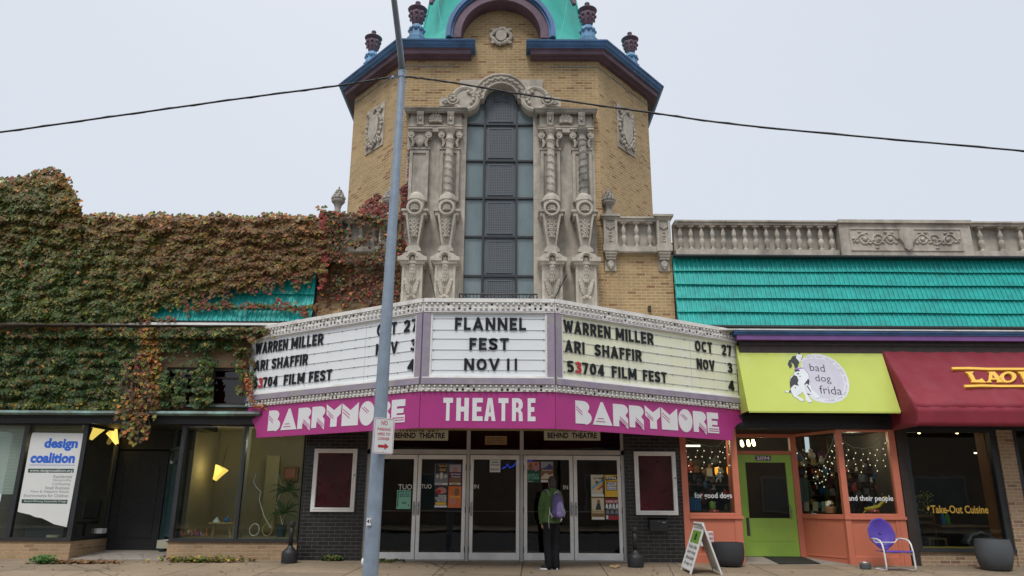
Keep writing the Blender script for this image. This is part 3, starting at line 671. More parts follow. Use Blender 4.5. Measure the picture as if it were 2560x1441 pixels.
def leafdrop(mb, cx, y, z1, z0, w1, w0, n):
    for i in range(n):
        t = i/(n-1); z = z1+(z0-z1)*t; w_ = w1+(w0-w1)*t
        for j in ((-1, 0, 1) if i % 2 == 0 else (-.5, .5)): mb.ball((cx+j*w_*.62, y-.02*(1-abs(j)), z-.02), (w_*.42, .035, (z1-z0)/n*.72), 7, 5)
def colunit(cx, has_col, hand):
    zc1 = zpx(333, 15.85); zc0 = zpx(376, 15.85)
    p = MB(); w_ = .225                          # pilaster with sunk panel and volute cap
    p.box(cx-w_, cx+w_, 15.88, TY-.03, zpx(505), zc0)
    for x0, x1 in ((cx-w_, cx-w_+.07), (cx+w_-.07, cx+w_)): p.box(x0, x1, 15.845, 15.881, zpx(505), zc0-.09)
    p.box(cx-w_, cx+w_, 15.845, 15.881, zc0-.089, zc0)
    p.box(cx-w_-.02, cx+w_+.02, 15.82, TY-.03, zc0+.001, zc0+.035)
    p.box(cx-w_+.04, cx+w_-.04, 15.86, TY-.03, zc0+.036, zc1)
    p.box(cx-w_-.03, cx+w_+.03, 15.80, TY-.03, zc1-.001, zc1+.05); p.box(cx-w_-.06, cx+w_+.06, 15.76, TY-.03, zc1+.051, zc1+.09)
    for s in (-1, 1):
        vx, vz = cx+s*(w_-.02), zc1-.09
        p.lathe([(.0, .06), (.03, .06), (.035, .045), (.06, .05), (.08, .05), (.085, .02), (.085, -.1)], (vx, 15.84, vz), 14, 'Y')
        p.tube([(vx-s*.02, 15.83, vz-.07), (vx-s*.07, 15.82, vz-.2), (vx-s*.03, 15.82, zc0+.05)], [.03, .045, .03], 7)
    if not has_col:
        for i in range(5): a = R(50+20*i); p.tube([(cx, 15.83, zc0+.05), (cx+.2*math.cos(a), 15.8, zc0+.05+.28*math.sin(a))], [.03, .045], 7)
        p.ball((cx, 15.80, zc0+.14), (.05, .05, .09), 8, 6)
    pil = obj('pilaster', p, 'stone', th, smooth=True, autosm=35)
    if has_col:
        c = MB(); cy = 15.70; zt_, z0_ = zpx(328, 15.7), zpx(487, 15.7)
        spiral(c, cx, cy, z0_, zpx(353, 15.7), .092, 7.6, hand)
        c.lathe([(.10, zpx(353, 15.7)), (.105, zpx(352, 15.7)+.02), (.08, zpx(350, 15.7)+.03), (.085, zpx(337, 15.7)), (.11, zpx(335, 15.7)), (.12, zpx(333.5, 15.7)), (.10, zpx(332, 15.7)), (.13, zpx(328, 15.7)), (.135, zpx(324, 15.7)), (.0, zpx(323.5, 15.7))], (cx, cy, 0), 18)
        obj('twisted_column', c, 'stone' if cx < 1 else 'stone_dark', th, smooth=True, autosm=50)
    q = MB()                                     # domed cushion, shell niche, tapering herm
    zb1, zb0 = zpx(484, 15.65), zpx(506, 15.65)
    q.lathe([(.04, zb1+.03), (.10, zb1), (.17, zb1-.07), (.205, zb1-.15), (.215, zb1-.2), (.19, zb1-.23), (.19, zb0-.3), (0, zb0-.3)], (cx, 15.70, 0), 8, a0=R(22.5), a1=R(382.5))
    yf = 15.46; nzc = zpx(521, yf); rn = .185
    q.lathe([(rn, -.15), (rn, .02), (rn-.02, .035), (rn-.05, .03), (rn-.06, -.02), (rn*.4, -.06), (0, -.07)], (cx, yf, nzc), 24, 'Y')
    shell(q, cx, yf-.0, nzc-.02, rn*.6)
    ze1, ze0 = zpx(522, yf), zpx(537, yf)
    for s in (-1, 1):
        q.box(*sorted((cx+s*.16, cx+s*.30)), 15.50, TY-.03, ze1-.05, ze1); q.box(*sorted((cx+s*.14, cx+s*.26)), 15.53, TY-.03, ze0, ze1-.051)
    zh1, zh0 = ze0+.02, zpx(612, 15.5); wt, wb = .205, .10
    q.prism([(cx-wt, 15.52, zh1), (cx+wt, 15.52, zh1), (cx+wb, 15.60, zh0), (cx-wb, 15.60, zh0)], (0, .34, 0))
    for s in (-1, 1): q.prism([(cx+s*wt, 15.515, zh1), (cx+s*(wt-.05), 15.515, zh1), (cx+s*(wb-.035), 15.595, zh0), (cx+s*wb, 15.595, zh0)], (0, -.03, 0))
    q.box(cx-wt, cx+wt, 15.62, TY-.03, ze0-.0, zh1+.1)
    leafdrop(q, cx, 15.53, zh1-.02, zh0+.22, .12, .075, 11)
    q.box(cx-wb-.02, cx+wb+.02, 15.57, 15.95, zh0-.03, zh0-.001)
    obj('herm', q, 'stone', th, smooth=True, autosm=35)
    r = MB(); zk = zpx(615, 15.45)
    r.xz([(cx-.17, zpx(628, 15.45)), (cx+.17, zpx(628, 15.45)), (cx+.165, zk-.06), (cx+.11, zk), (cx-.11, zk), (cx-.165, zk-.06)], 15.5, TY-.03)
    zo1, zo0 = zpx(644, 15.42), zpx(652, 15.42); za = zo1-.0; ra = .135
    hood = [(cx-.32, zo0), (cx-.07, zo0), (cx-.07, za+.0)]+arc(cx, za, .07, 180, 0, 10)+[(cx+.07, zo0), (cx+.32, zo0), (cx+.32, zo1), (cx+.24, zo1+.03), (cx+.17, zo1+.09)]+arc(cx, za+.03, ra, 35, 145, 10)+[(cx-.17, zo1+.09), (cx-.24, zo1+.03), (cx-.32, zo1)]
    r.xz(hood, 15.42, 15.93)
    r.box(cx-.27, cx+.27, 15.47, TY-.03, zo0-.06, zo0-.001)
    r.tube([(x, 15.415, z) for x, z in arc(cx, za+.0, .105, 0, 180, 12)], .022, 6)
    r.box(cx-.225, cx+.225, 15.55, TY-.03, 4.2, zo0-.061)
    for x0, x1 in ((cx-.225, cx-.17), (cx+.17, cx+.225)): r.box(x0, x1, 15.53, 15.551, 4.2, zo0-.061)
    r.box(cx-.07, cx+.07, 15.515, 15.551, zpx(700, 15.5), za+.06)
    leafdrop(r, cx, 15.51, za, zpx(700, 15.5), .06, .055, 7)
    zq = zpx(738, 15.5)
    for i in range(4):
        for s in (-1, 1):
            r.tube([(cx+s*.03, 15.53, zq+.06*i-.04), (cx+s*(.09+.02*i), 15.5, zq+.09+.075*i), (cx+s*(.11+.015*i), 15.51, zq+.13+.08*i)], [.02, .035, .02], 6)
    for s in (-1, 0, 1): r.ball((cx+s*.07, 15.5, zq-.03-.03*abs(s)), (.045, .04, .035), 8, 5)
    obj('pedestal', r, 'stone', th, smooth=True, autosm=35)
cR1, cR2 = X(1376.5, 385, 15.75), X(1456, 385, 15.75); cL2, cL1 = X(1124, 385, 15.75), X(1047, 385, 15.75)
colunit(cL1, False, 1); colunit(cL2, True, 1); colunit(cR1, True, 1); colunit(cR2, True, -1)
for xa, xb, ca, cb in ((cL1, cL2, X(1014, 268, 15.6), X(1164, 268, 15.6)), (cR1, cR2, X(1338, 268, 15.6), X(1490, 268, 15.6))):
    b = MB(); x0, x1 = xa-.27, xb+.27
    b.box(x0, x1, 15.82, TY-.02, zpx(333), zpx(320)); b.box(x0-.02, x1+.02, 15.80, TY-.02, zpx(320)+.001, zpx(317.5))
    b.box(x0+.02, x1-.02, 15.84, TY-.02, zpx(317.5)+.001, zpx(287))
    mx_ = (xa+xb)/2
    shell(b, mx_, 15.80, zpx(305), .19, 9)
    for xc in (xa, xb):
        b.prism([(xc-.075, y_, zpx(z_)) for y_, z_ in ((15.84, 319), (15.80, 319), (15.765, 314), (15.775, 307), (15.73, 300), (15.69, 296), (15.68, 290), (15.71, 287.5), (15.84, 287.5))], (.15, 0, 0)); b.tube([(xc-.085, 15.71, zpx(291)), (xc+.085, 15.71, zpx(291))], .035, 10); b.tube([(xc-.08, 15.785, zpx(316)), (xc+.08, 15.785, zpx(316))], .022, 10); b.ball((xc, 15.745, zpx(303)), (.035, .03, .06), 8, 6)
        for s in (-1, 1): b.tube([(xc+s*.055, 15.78, zpx(316)), (xc+s*.06, 15.74, zpx(300)), (xc+s*.06, 15.72, zpx(289))], .022, 6)
    for xx0, xx1 in ((xa+.1, mx_-.17), (mx_+.17, xb-.1)):
        for z in (zpx(315), zpx(292)): b.box(xx0, xx1, 15.83, 15.841, z-.012, z+.012)
    obj('entablature', b, 'stone', th, smooth=True, autosm=35)
    b = MB(); z1 = zpx(268, 15.6); z0 = zpx(287, 15.8)
    prof = [(0, z0), (.04, z0), (.05, z0+.04), (.10, z0+.05), (.11, z1-.11), (.16, z1-.08), (.18, z1-.03), (.20, z1-.02), (.20, z1), (0, z1+.03)]
    sweep(b, [(ca+.16, TY-.02), (ca+.16, 15.83), (cb-.16, 15.83), (cb-.16, TY-.02)], prof)
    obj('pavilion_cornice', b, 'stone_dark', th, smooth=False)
# two iron rods leaning behind the sign
for xa, ya, xb, yb in ((1417, 688, 1386, 748), (1075, 686, 1088, 745)):
    b = MB(); b.tube([P(xa, ya, 15.6), P(xb, yb, 15.2)], .012, 6); obj('stay_rod', b, 'iron', th)

# ------------------------------------------------------------------ balustrade parapets of the theatre wings
BALP = [(.055, 0), (.055, .03), (.028, .06), (.03, .09), (.052, .16), (.058, .22), (.05, .28), (.032, .31), (.04, .325), (.04, .335), (.032, .345), (.045, .37), (.047, .44), (.036, .50), (.024, .56), (.022, .59), (.03, .60), (.03, .615), (.055, .62), (.055, .66), (0, .66)]
def finial(x, y, z, s, parent):
    b = MB(); b.T = Matrix.Translation((x, y, z)) @ Matrix.Scale(s, 4)
    b.lathe([(.20, 0), (.20, .06), (.14, .07), (.10, .10), (.10, .14), (.085, .16), (.09, .25), (.12, .34), (.17, .40), (.195, .44), (.19, .47), (.15, .49), (0, .5)], n=16)
    for j, (rr, zz, k, s_) in enumerate(((.15, .53, 8, .065), (.12, .61, 7, .06), (.09, .69, 6, .05), (.05, .75, 4, .05))):
        for i in range(k): a = 2*math.pi*i/k+j*.5; b.ball((rr*math.cos(a), rr*math.sin(a), zz), s_, 7, 5)
    b.lathe([(.10, .76), (.09, .79), (.03, .82), (.02, .9), (0, .92)], n=8)
    return obj('finial', b, 'stone_dark', parent, smooth=True, autosm=50)
def post(xc, yf, zt_, z0, wd, parent, bracket=True):
    b = MB(); b.box(xc-wd/2, xc+wd/2, yf, TY+.2, z0, zt_-.1)
    for r_ in ((xc-wd/2, xc-wd/2+.055, z0+.06, zt_-.13), (xc+wd/2-.055, xc+wd/2, z0+.06, zt_-.13)): b.box(r_[0], r_[1], yf-.03, yf+.001, r_[2], r_[3])
    b.box(xc-wd/2, xc+wd/2, yf-.03, yf+.001, zt_-.129, zt_-.101)
    b.box(xc-wd/2-.03, xc+wd/2+.03, yf-.05, TY+.2, zt_-.1, zt_-.05); b.box(xc-wd/2-.07, xc+wd/2+.07, yf-.09, TY+.2, zt_-.049, zt_)
    b.box(xc-wd/2-.02, xc+wd/2+.02, yf-.045, TY+.2, z0-.09, z0+.06)
    for i in range(5): a = R(30+30*i); b.tube([(xc, yf-.01, zt_-.35), (xc+.1*math.cos(a), yf-.02, zt_-.33+.13*math.sin(a))], [.014, .025], 6)
    for dz, rr in ((.42, .03), (.5, .05), (.56, .025), (.62, .045)): b.ball((xc, yf-.01, zt_-dz), (rr, .02, .02), 7, 4)
    if bracket:
        for i in range(3): b.box(xc-wd/2+.02+.012*i, xc+wd/2-.02-.012*i, yf-.02+.03*i, TY+.05, z0-.15-.06*i, z0-.091-.06*i)
        b.box(xc-wd/2+.03, xc+wd/2-.03, TY-.01, TY+.05, z0-.52, z0-.271)
        b.lathe([(0, .07), (.05, .08), (.08, .05), (.09, 0)], (xc, TY-.01, z0-.37), 8, 'Y', sy=1.3); b.ball((xc, TY-.05, z0-.46), (.035, .04, .05), 7, 5)
    return obj('parapet_post', b, 'stone', parent, smooth=True, autosm=30)
def balus(x0, x1, n, ztop, zbot, parent, yf=15.9, name='balustrade'):
    b = MB(); b.box(x0, x1, yf-.05, TY+.2, ztop-.10, ztop-.04); b.box(x0, x1, yf-.09, TY+.2, ztop-.039, ztop)
    b.box(x0, x1, yf-.03, TY+.2, zbot, zbot+.12); b.box(x0, x1, yf+.13, TY+.2, zbot+.121, ztop-.101)
    o = obj(name, b, 'stone', parent)
    k = (ztop-zbot-.22)/.66
    for i in range(n):
        x = x0+(x1-x0)*(i+.5)/n; q = MB(); q.T = Matrix.Translation((x, yf+.03, zbot+.12))
        q.lathe([(r*1.15, z*k) for r, z in BALP], n=12); q.box(-.065, .065, -.06, .06, .615*k, .66*k-.001)
        obj('baluster', q, 'stone', o, smooth=True, autosm=45)
    return o
yP = 15.86
zpt, zpb = Z(1540, 535, 15.78), Z(1540, 618, 15.85)
xp1, xp2 = X(1526, 580, yP), X(1659, 580, yP)
post(xp1, yP, zpt, zpb, .31, th); post(xp2, yP, zpt, zpb, .31, th); finial(xp1, 16.0, zpt, .80, th)
balus(xp1+.16, xp2-.16, 3, Z(1600, 541, 15.8), Z(1600, 629, 15.87), th)
xq1, xq2 = X(966, 580, yP), X(836, 580, yP)
post(xq1, yP, zpt, zpb, .31, th); post(xq2, yP, zpt, zpb, .31, th); finial(xq1, 16.0, zpt, .80, th); finial(xq2, 16.0, zpt, .80, th)
balus(xq2+.16, xq1-.16, 3, Z(900, 541, 15.8), Z(900, 629, 15.87), th)

# ------------------------------------------------------------------ entrance: transom, five doors, lobby
DY = 16.1; DX0, DX1 = -3.03, 2.375; ZTR = 2.1
b = MB()
zt0, zt1 = Z(1235, 1137, DY), Z(1235, 1128, DY)
b.box(DX0, DX1, DY-.06, DY+.06, zt0, zt1+.02); b.box(DX0, DX0+.06, DY-.06, DY+.06, -.4, 3.0); b.box(DX1-.06, DX1, DY-.06, DY+.06, -.4, 3.0)
dxs = [DX0+.06]+[X(p, 1270, DY) for p in (1041, 1168.5, 1304, 1434)]+[DX1-.06]
for x in (dxs[2], dxs[3]): b.box(x-.04, x+.04, DY-.05, DY+.05, zt1+.02, 3.0); b.box(x-.03, x+.03, DY-.055, DY+.05, -.1, zt0)
b.box(DX0, DX1, DY-.02, DY+.1, -.4, gz(0, DY)+.02)
obj('entrance_frame', b, 'alu', th)
boxes('transom_glass', [(x0, x1, DY, DY+.01, zt1+.02, 3.0) for x0, x1 in ((DX0+.06, dxs[2]-.04), (dxs[2]+.04, dxs[3]-.04), (dxs[3]+.04, DX1-.06))], 'glass_dk', th)
for i in range(5):
    x0, x1 = dxs[i]+.035*(i in (2, 3))+.006, dxs[i+1]-.035*(i in (1, 2))-.006; z0, z1 = .02, zt0-.012; s_ = .075
    b = MB(); b.box(x0, x0+s_, DY-.04, DY+.02, z0, z1); b.box(x1-s_, x1, DY-.04, DY+.02, z0, z1); b.box(x0+s_, x1-s_, DY-.04, DY+.02, z1-.09, z1); b.box(x0+s_, x1-s_, DY-.04, DY+.02, z0, z0+.14)
    d = obj('door', b, 'alu2', th, bevel=.006)
    b = MB(); b.box(x0+s_, x1-s_, DY-.012, DY-.004, z0+.14, z1-.09); obj('door_glass', b, 'glass_dk', d)
    b = MB(); zb_ = Z(1235, 1279, DY); b.tube([(x0+s_, DY+.05, zb_), (x1-s_, DY+.05, zb_)], .013, 8); obj('push_bar', b, 'alu', d)
    hx = x1-.04 if i in (0, 3) else x0+.04
    b = MB(); b.box(hx-.022, hx+.022, DY-.05, DY-.041, .88, 1.16); b.tube([(hx, DY-.05, .92), (hx, DY-.09, .94), (hx, DY-.09, 1.08), (hx, DY-.05, 1.10)], .011, 6)
    obj('handle', b, 'steel', d)
    b = MB()
    for zz in (.22, 1.0, 1.85): hb = x0 if i in (0, 3, 2) else x1; b.box(hb-.008, hb+.008, DY-.052, DY-.03, zz-.06, zz+.06)
    obj('hinge', b, 'dkmet', d)
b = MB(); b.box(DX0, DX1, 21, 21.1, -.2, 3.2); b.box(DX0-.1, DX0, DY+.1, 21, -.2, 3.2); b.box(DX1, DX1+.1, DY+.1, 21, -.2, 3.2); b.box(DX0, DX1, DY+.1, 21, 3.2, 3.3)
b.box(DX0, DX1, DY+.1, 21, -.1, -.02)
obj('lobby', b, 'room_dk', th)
def dfr(i=None): return front(DY-.014)
for t, xa, xb, y0, y1 in (('TUO', 996, 1030, 1211, 1224.5), ('TUO', 1053, 1079, 1211, 1222), ('IN', 1185, 1197, 1211.5, 1222), ('IN', 1408, 1420, 1213.5, 1224)):
    lt = MB(); px_text(lt, dfr(), t, xa, xb, y0, y1, .002, .002, .015); obj('door_lettering', lt, 'toy_white', th)
b = MB(); b.tube([P(x, y, 16.3) for x, y in ((1255, 1172), (1264, 1168), (1268, 1160), (1274, 1170), (1283, 1166), (1290, 1158))], .016, 7)
b.tube([P(x, y, 16.3) for x, y in ((1298, 1157), (1312, 1154), (1318, 1152), (1332, 1153))], .01, 7)
tag(obj('neon_tube', b, 'neon', loc=P(1275, 1168, 16.3)), 'blue glowing neon squiggle hanging behind the middle theatre door', 'neon sign')
# ================================================================== MARQUEE
MY = 13.45
A_, B_, Cc, D_ = (-1.64, MY), (.79, MY), (4.97, 15.99), (-5.66, 15.99)
def zf(y): return Z(1225, y, MY)
mq = thing('marquee', 'projecting theatre marquee with white letter boards, rows of bulbs and a magenta name band', 'marquee', (WCX, 14.7, 2.4))
def foot(ins):           # footprint set back by ins from the three faces
    P3 = [Vector(D_), Vector(A_), Vector(B_), Vector(Cc)]; L3 = []
    for i in range(3):
        d = (P3[i+1]-P3[i]).normalized(); n = Vector((d.y, -d.x)); L3.append((P3[i]-n*ins, d))
    def isec(a, b):
        (p, d), (q, e2) = a, b; c = d.x*e2.y-d.y*e2.x; t = ((q.x-p.x)*e2.y-(q.y-p.y)*e2.x)/c; return p+d*t
    def aty(l, y): p, d = l; return p+d*((y-p.y)/d.y)
    return [aty(L3[0], 15.99), isec(L3[0], L3[1]), isec(L3[1], L3[2]), aty(L3[2], 15.99)]
def slab(name, ins, z0, z1, m, parent=mq):
    b = MB(); b.prism([(p.x, p.y, z0) for p in foot(ins)], (0, 0, z1-z0)); return obj(name, b, m, parent)
ZT, ZU0, ZU1, ZP1, ZP0, ZL0, ZB0, ZM0 = zf(751), zf(779), zf(757), zf(786), zf(940), zf(961), zf(980), zf(1072)
slab('marquee_roof', .06, ZT-.02, ZT+.015, 'white')
core = slab('marquee_body', .09, ZB0-.02, ZT-.021, 'lav')
slab('marquee_soffit', .10, ZB0-.03, ZB0-.021, 'white')
faces = []
for i, (p, q) in enumerate(((D_, A_), (A_, B_), (B_, Cc))):
    u = Vector((q[0]-p[0], q[1]-p[1], 0)); faces.append((Frame((p[0], p[1], 0), u, (0, 0, 1)), u.length))
KX = math.tan(.5*math.atan2(2.54, 3.9))
def band(fr, wd, b0, b1, h0, h1, name, m, mb=None, parent=mq, l=0, r=0):
    b = MB(); rect(b, fr, l, wd-r, b0, b1, h0, h1); return obj(name, b, m, parent)
bulbproto = None
def bulbs(fr, wd, zrows, h, individually, miss):
    global bulbproto
    st = MB(); sk = MB(); n = int(wd/.1); pos = []
    for z in zrows:
        for k in range(n):
            a = (k+.5)*wd/n; c = fr.pt(a, z, h)
            for q in range(10):
                pass
            if random.random() > miss: pos.append(fr.pt(a, z, h+.020))
            else: sk.add([fr.pt(a+.024*math.cos(R(36*q)), z+.024*math.sin(R(36*q)), h+.002) for q in range(10)], [list(range(10))])
    o = obj('socket', sk, 'socket', mq); o['kind'] = 'stuff'
    if individually:
        for p in pos:
            if bulbproto is None:
                q = MB(); q.ball((0, 0, 0), .026, 8, 6); bulbproto = obj('bulb', q, 'bulb', None, smooth=True); o = bulbproto
            else: o = bulbproto.copy(); COL.objects.link(o)
            o.parent = mq; o.location = p-mq.location
    else:
        for p in pos: st.ball(p, .026, 7, 5)
        o = obj('bulb', st, 'bulb', mq, smooth=True); o['kind'] = 'stuff'
rows_top = [(795.2, 826.5), (845.8, 876), (897, 927)]
panels = []
for i, (fr, wd) in enumerate(faces):
    l = .17 if i != 0 else .05; r = .17 if i != 2 else .05
    band(fr, wd, ZT-.055, ZT+.02, -.02, .06, 'cap_trim', 'white')
    band(fr, wd, ZU0, ZU1, -.06, .03, 'bulb_band', 'white')
    band(fr, wd, ZP1+.035, ZU0-.002, -.06, .045, 'trim', 'lav')
    band(fr, wd, ZP1+.022, ZP1+.034, -.06, .06, 'trim', 'alu2')
    # lavender frame round the board
    b = MB(); rect(b, fr, 0, l-.035, ZP0-.05, ZP1+.021, -.07, .05); rect(b, fr, wd-r+.035, wd, ZP0-.05, ZP1+.021, -.07, .05)
    rect(b, fr, 0, wd, ZL0, ZP0-.051, -.07, .07); rect(b, fr, 0, wd, ZL0-.012, ZL0-.001, -.07, .085); obj('board_frame', b, 'lav', mq)
    b = MB()
    rect(b, fr, l-.034, l, ZP0-.03, ZP1+.02, -.06, .03); rect(b, fr, wd-r, wd-r+.034, ZP0-.03, ZP1+.02, -.06, .03)
    rect(b, fr, l, wd-r, ZP1, ZP1+.02, -.06, .031); rect(b, fr, l, wd-r, ZP0-.03, ZP0, -.06, .031); rect(b, fr, .02, wd-.02, ZP0-.052, ZP0-.031, -.06, .06); obj('board_trim', b, 'alu2', mq)
    b = MB(); rect(b, fr, l, wd-r, ZP0, ZP1, -.08, 0.0); pb = obj('letter_board', b, 'panel_y' if i == 2 else 'panel_w', mq)
    tr = MB(); cl = MB()
    for ya, yb in rows_top:
        for y in (ya+2, yb-1):
            z = zf(y); rect(tr, fr, l, wd-r, z-.006, z+.004, .0, .009)
            n = int((wd-l-r)/(.62 if i == 1 else .34))
            for k in range(n): a = l+.03+(wd-l-r-.06)*k/(n-1); rect(cl, fr, a-.009, a+.009, z-.016, z+.001, .005, .017)
    if i != 1:
        for a in (wd*.36, wd*.70): rect(tr, fr, a-.003, a+.003, ZP0, ZP1, 0, .004)
    obj('track', tr, 'track', pb); obj('clip', cl, 'clip', pb)
    bl = band(fr, wd, ZB0, ZL0-.013, -.06, .04, 'bulb_band', 'white')
    bulbs(fr, wd, ((ZU0+(ZU1-ZU0)*.27), (ZU0+(ZU1-ZU0)*.73)), .03, i == 1, .22)
    bulbs(fr, wd, ((ZB0+(ZL0-ZB0)*.22), (ZB0+(ZL0-ZB0)*.66)), .04, i == 1, .14)
    panels.append(pb)
LF, FF, RF = faces[0][0], faces[1][0], faces[2][0]
def line(pi, fr, items, row):
    z1, z0 = zf(rows_top[row][0]), zf(rows_top[row][1]); mats = ['letter', 'letter_red']
    for t, xa, xb, mi in items:
        def at_(x):
            y = 880
            for _ in range(6): a_, z_ = fr.uv(x, y); y += (z_-(z0+z1)/2)*115
            return a_
        a0, a1 = at_(xa), at_(xb)
        b = MB(); sign_text(b, fr, t, a0, a1, z0, z1, .010, .015); obj('letter_row', b, mats[mi], panels[pi])
line(0, LF, [('WARREN', 641, 721, 0), ('MILLER', 730, 810, 0), ('OCT', 944, 993, 0), ('27', 1011, 1045, 0)], 0)
line(0, LF, [('ARI', 637.8, 671, 0), ('SHAFFIR', 681, 771, 0), ('NOV', 941, 995, 0), ('3', 1028, 1042.5, 0)], 1)
line(0, LF, [('5', 634.5, 645.5, 0), ('3', 647, 658, 1), ('704', 659, 695, 0), ('FILM', 711, 763, 0), ('FEST', 774, 831, 0), ('4', 1020, 1040, 0)], 2)
line(1, FF, [('FLANNEL', 1137, 1315, 0)], 0); line(1, FF, [('FEST', 1173, 1272, 0)], 1); line(1, FF, [('NOV', 1160, 1249, 0), ('I', 1267, 1274, 0), ('I', 1286, 1293, 0)], 2)
line(2, RF, [('WARREN', 1408, 1525, 0), ('MILLER', 1538, 1632.5, 0), ('OCT', 1736, 1779, 0), ('27', 1803, 1827, 0)], 0)
line(2, RF, [('ARI', 1411, 1460, 0), ('SHAFFIR', 1485, 1603, 0), ('NOV', 1740.5, 1785, 0), ('3', 1818, 1829, 0)], 1)
line(2, RF, [('5', 1416, 1433, 0), ('3', 1436.5, 1452, 1), ('704', 1454, 1509, 0), ('FILM', 1528, 1590, 0), ('FEST', 1606, 1665.5, 0), ('4', 1819.5, 1834, 0)], 2)

# magenta name band
BARRY = {
 'B': (.64, [[(0, 0), (.38, 0)]+arc(.34, .26, .30, -80, 62, 8)+arc(.30, .745, .25, -25, 88, 7)+[(0, 1)]], [[(.03, .76), (.26, .52), (.26, .48), (.03, .72)], [(.03, .64), (.26, .40), (.26, .36), (.03, .60)]]),
 'A': (.80, [[(0, 0), (.80, 0), (.42, 1.02), (.34, 1.02)]], [[(.2, .30), (.45, .30), (.45, .265), (.2, .265)], [(.14, .17), (.5, .17), (.5, .135), (.14, .135)]]),
 'R': (.64, [[(0, 0), (.24, 0), (.24, .30), (.62, -.10), (.62, .36), (.52, .50)]+arc(.38, .75, .25, -50, 88, 8)+[(0, 1)]], [[(.28, .46), (.60, .14), (.60, .10), (.28, .42)], [(.28, .36), (.60, .04), (.60, .0), (.28, .32)], [(.28, .27), (.5, .06), (.52, -.0), (.28, .23)]]),
 'Y': (.70, [[(.22, 0), (.52, 0), (.52, .40), (.68, .58), (.70, 1.04), (.36, .76), (0, 1.06), (.02, .58), (.22, .40)]], [[(.05, .78), (.36, .48), (.36, .44), (.05, .74)], [(.10, .62), (.36, .38), (.36, .34), (.10, .58)]]),
 'M': (.74, [[(0, 0), (.74, 0), (.74, 1.04), (.38, .70), (0, 1.04)]], [[(.04, .80), (.36, .50), (.36, .46), (.04, .76)], [(.04, .66), (.36, .36), (.36, .32), (.04, .62)]]),
 'O': (.66, [[(.33+.33*math.cos(R(a)), .50+.55*math.sin(R(a))) for a in range(0, 360, 12)]], [[(.10, .80), (.36, .54), (.36, .50), (.10, .76)], [(.20, .82), (.42, .60), (.42, .56), (.20, .78)]]),
 'E': (.56, [[(0, 0), (.56, 0), (.56, .32), (.22, .32), (.22, .40), (.50, .40), (.50, .60), (.22, .60), (.22, .70), (.56, .70), (.56, 1.0), (0, 1.0)]], [[(.06, .22), (.53, .22), (.53, .18), (.06, .18)], [(.06, .12), (.53, .12), (.53, .08), (.06, .08)]])}
def barrymore(fr, px0, px1, pym, ztop, zbot, parent):
    tot = sum(BARRY[c][0] for c in 'BARRYMORE')+.045*8
    a0, a1 = fr.uv(px0, pym)[0], fr.uv(px1, pym)[0]; k = (a1-a0)/tot; H = ztop-zbot; x = a0
    b = MB(); s = MB()
    for c in 'BARRYMORE':
        wd, sh, st = BARRY[c]
        for p in sh: shape(b, fr, [(x+u*k, zbot+v*H) for u, v in p], .021, .028)
        for p in st: shape(s, fr, [(x+u*k, zbot+v*H) for u, v in p], .024, .0305)
        x += (wd+.045)*k
    o = obj('name_lettering', b, 'sign_white', parent); obj('letter_stripe', s, 'magenta', o)
def magenta(fr, wd, notch):
    b = MB(); z1, z0 = ZB0-.002, ZM0
    pts = [(0, z0), (wd, z0), (wd, z1), (0, z1)]
    if notch > 0: pts = [(0, z0), (wd-.42, z0)]+[(wd-.06-.36*math.cos(R(a)), z0+.30*math.sin(R(a))*1.3) for a in range(0, 91, 9)]+[(wd-.06, z1), (0, z1)]
    if notch < 0: pts = [(wd, z0), (.42, z0)]+[(.06+.36*math.cos(R(a)), z0+.30*math.sin(R(a))*1.3) for a in range(0, 91, 9)]+[(.06, z1), (wd, z1)]
    shape(b, fr, pts, -.012, .02); return obj('name_band', b, 'magenta', mq, bevel=.004)
mL = magenta(LF, faces[0][1]-.004, -1); mC = magenta(FF, faces[1][1], 0); mR = magenta(RF, faces[2][1]-.004, 1)
zB1, zB0 = RF.uv(1452, 1003)[1], RF.uv(1452, 1060)[1]
barrymore(RF, 1437, 1793, 1045, zB1, zB0, mR); barrymore(LF, 674, 1014, 1045, zB1, zB0, mL)
def blk(fr, x, z, wd, H, c, mb):
    t = .36*wd
    G_ = {'T': [[(0, .78), (0, 1), (1, 1), (1, .78), (.68, .78), (.68, 0), (.32, 0), (.32, .78)]],
          'H': [[(0, 0), (0, 1), (.36, 1), (.36, .62), (.64, .62), (.64, 1), (1, 1), (1, 0), (.64, 0), (.64, .40), (.36, .40), (.36, 0)]],
          'E': [[(0, 0), (0, 1), (1, 1), (1, .80), (.42, .80), (.42, .61), (.86, .61), (.86, .41), (.42, .41), (.42, .20), (1, .20), (1, 0)]],
          'A': [[(0, 0), (.30, 1), (.70, 1), (1, 0), (.66, 0), (.615, .20), (.385, .20), (.34, 0)], ],
          'R': [[(0, 0), (0, 1), (.62, 1), (.88, .93), (1, .78), (.98, .60), (.80, .47), (.96, .36), (1, 0), (.64, 0), (.62, .34), (.52, .40), (.36, .40), (.36, 0)]]}
    for p in G_[c]: shape(mb, fr, [(x+u*wd, z+v*H) for u, v in p], .021, .027)
    hl = {'A': [[(.43, .38), (.57, .38), (.50, .74)]], 'R': [[(.37, .58), (.56, .59), (.63, .70), (.56, .81), (.37, .81)]]}
    for p in hl.get(c, []): shape(cut, fr, [(x+u*wd, z+v*H) for u, v in p], .0235, .0285)
b = MB(); cut = MB(); zt1_, zt0_ = FF.uv(1225, 996)[1], FF.uv(1225, 1053.5)[1]
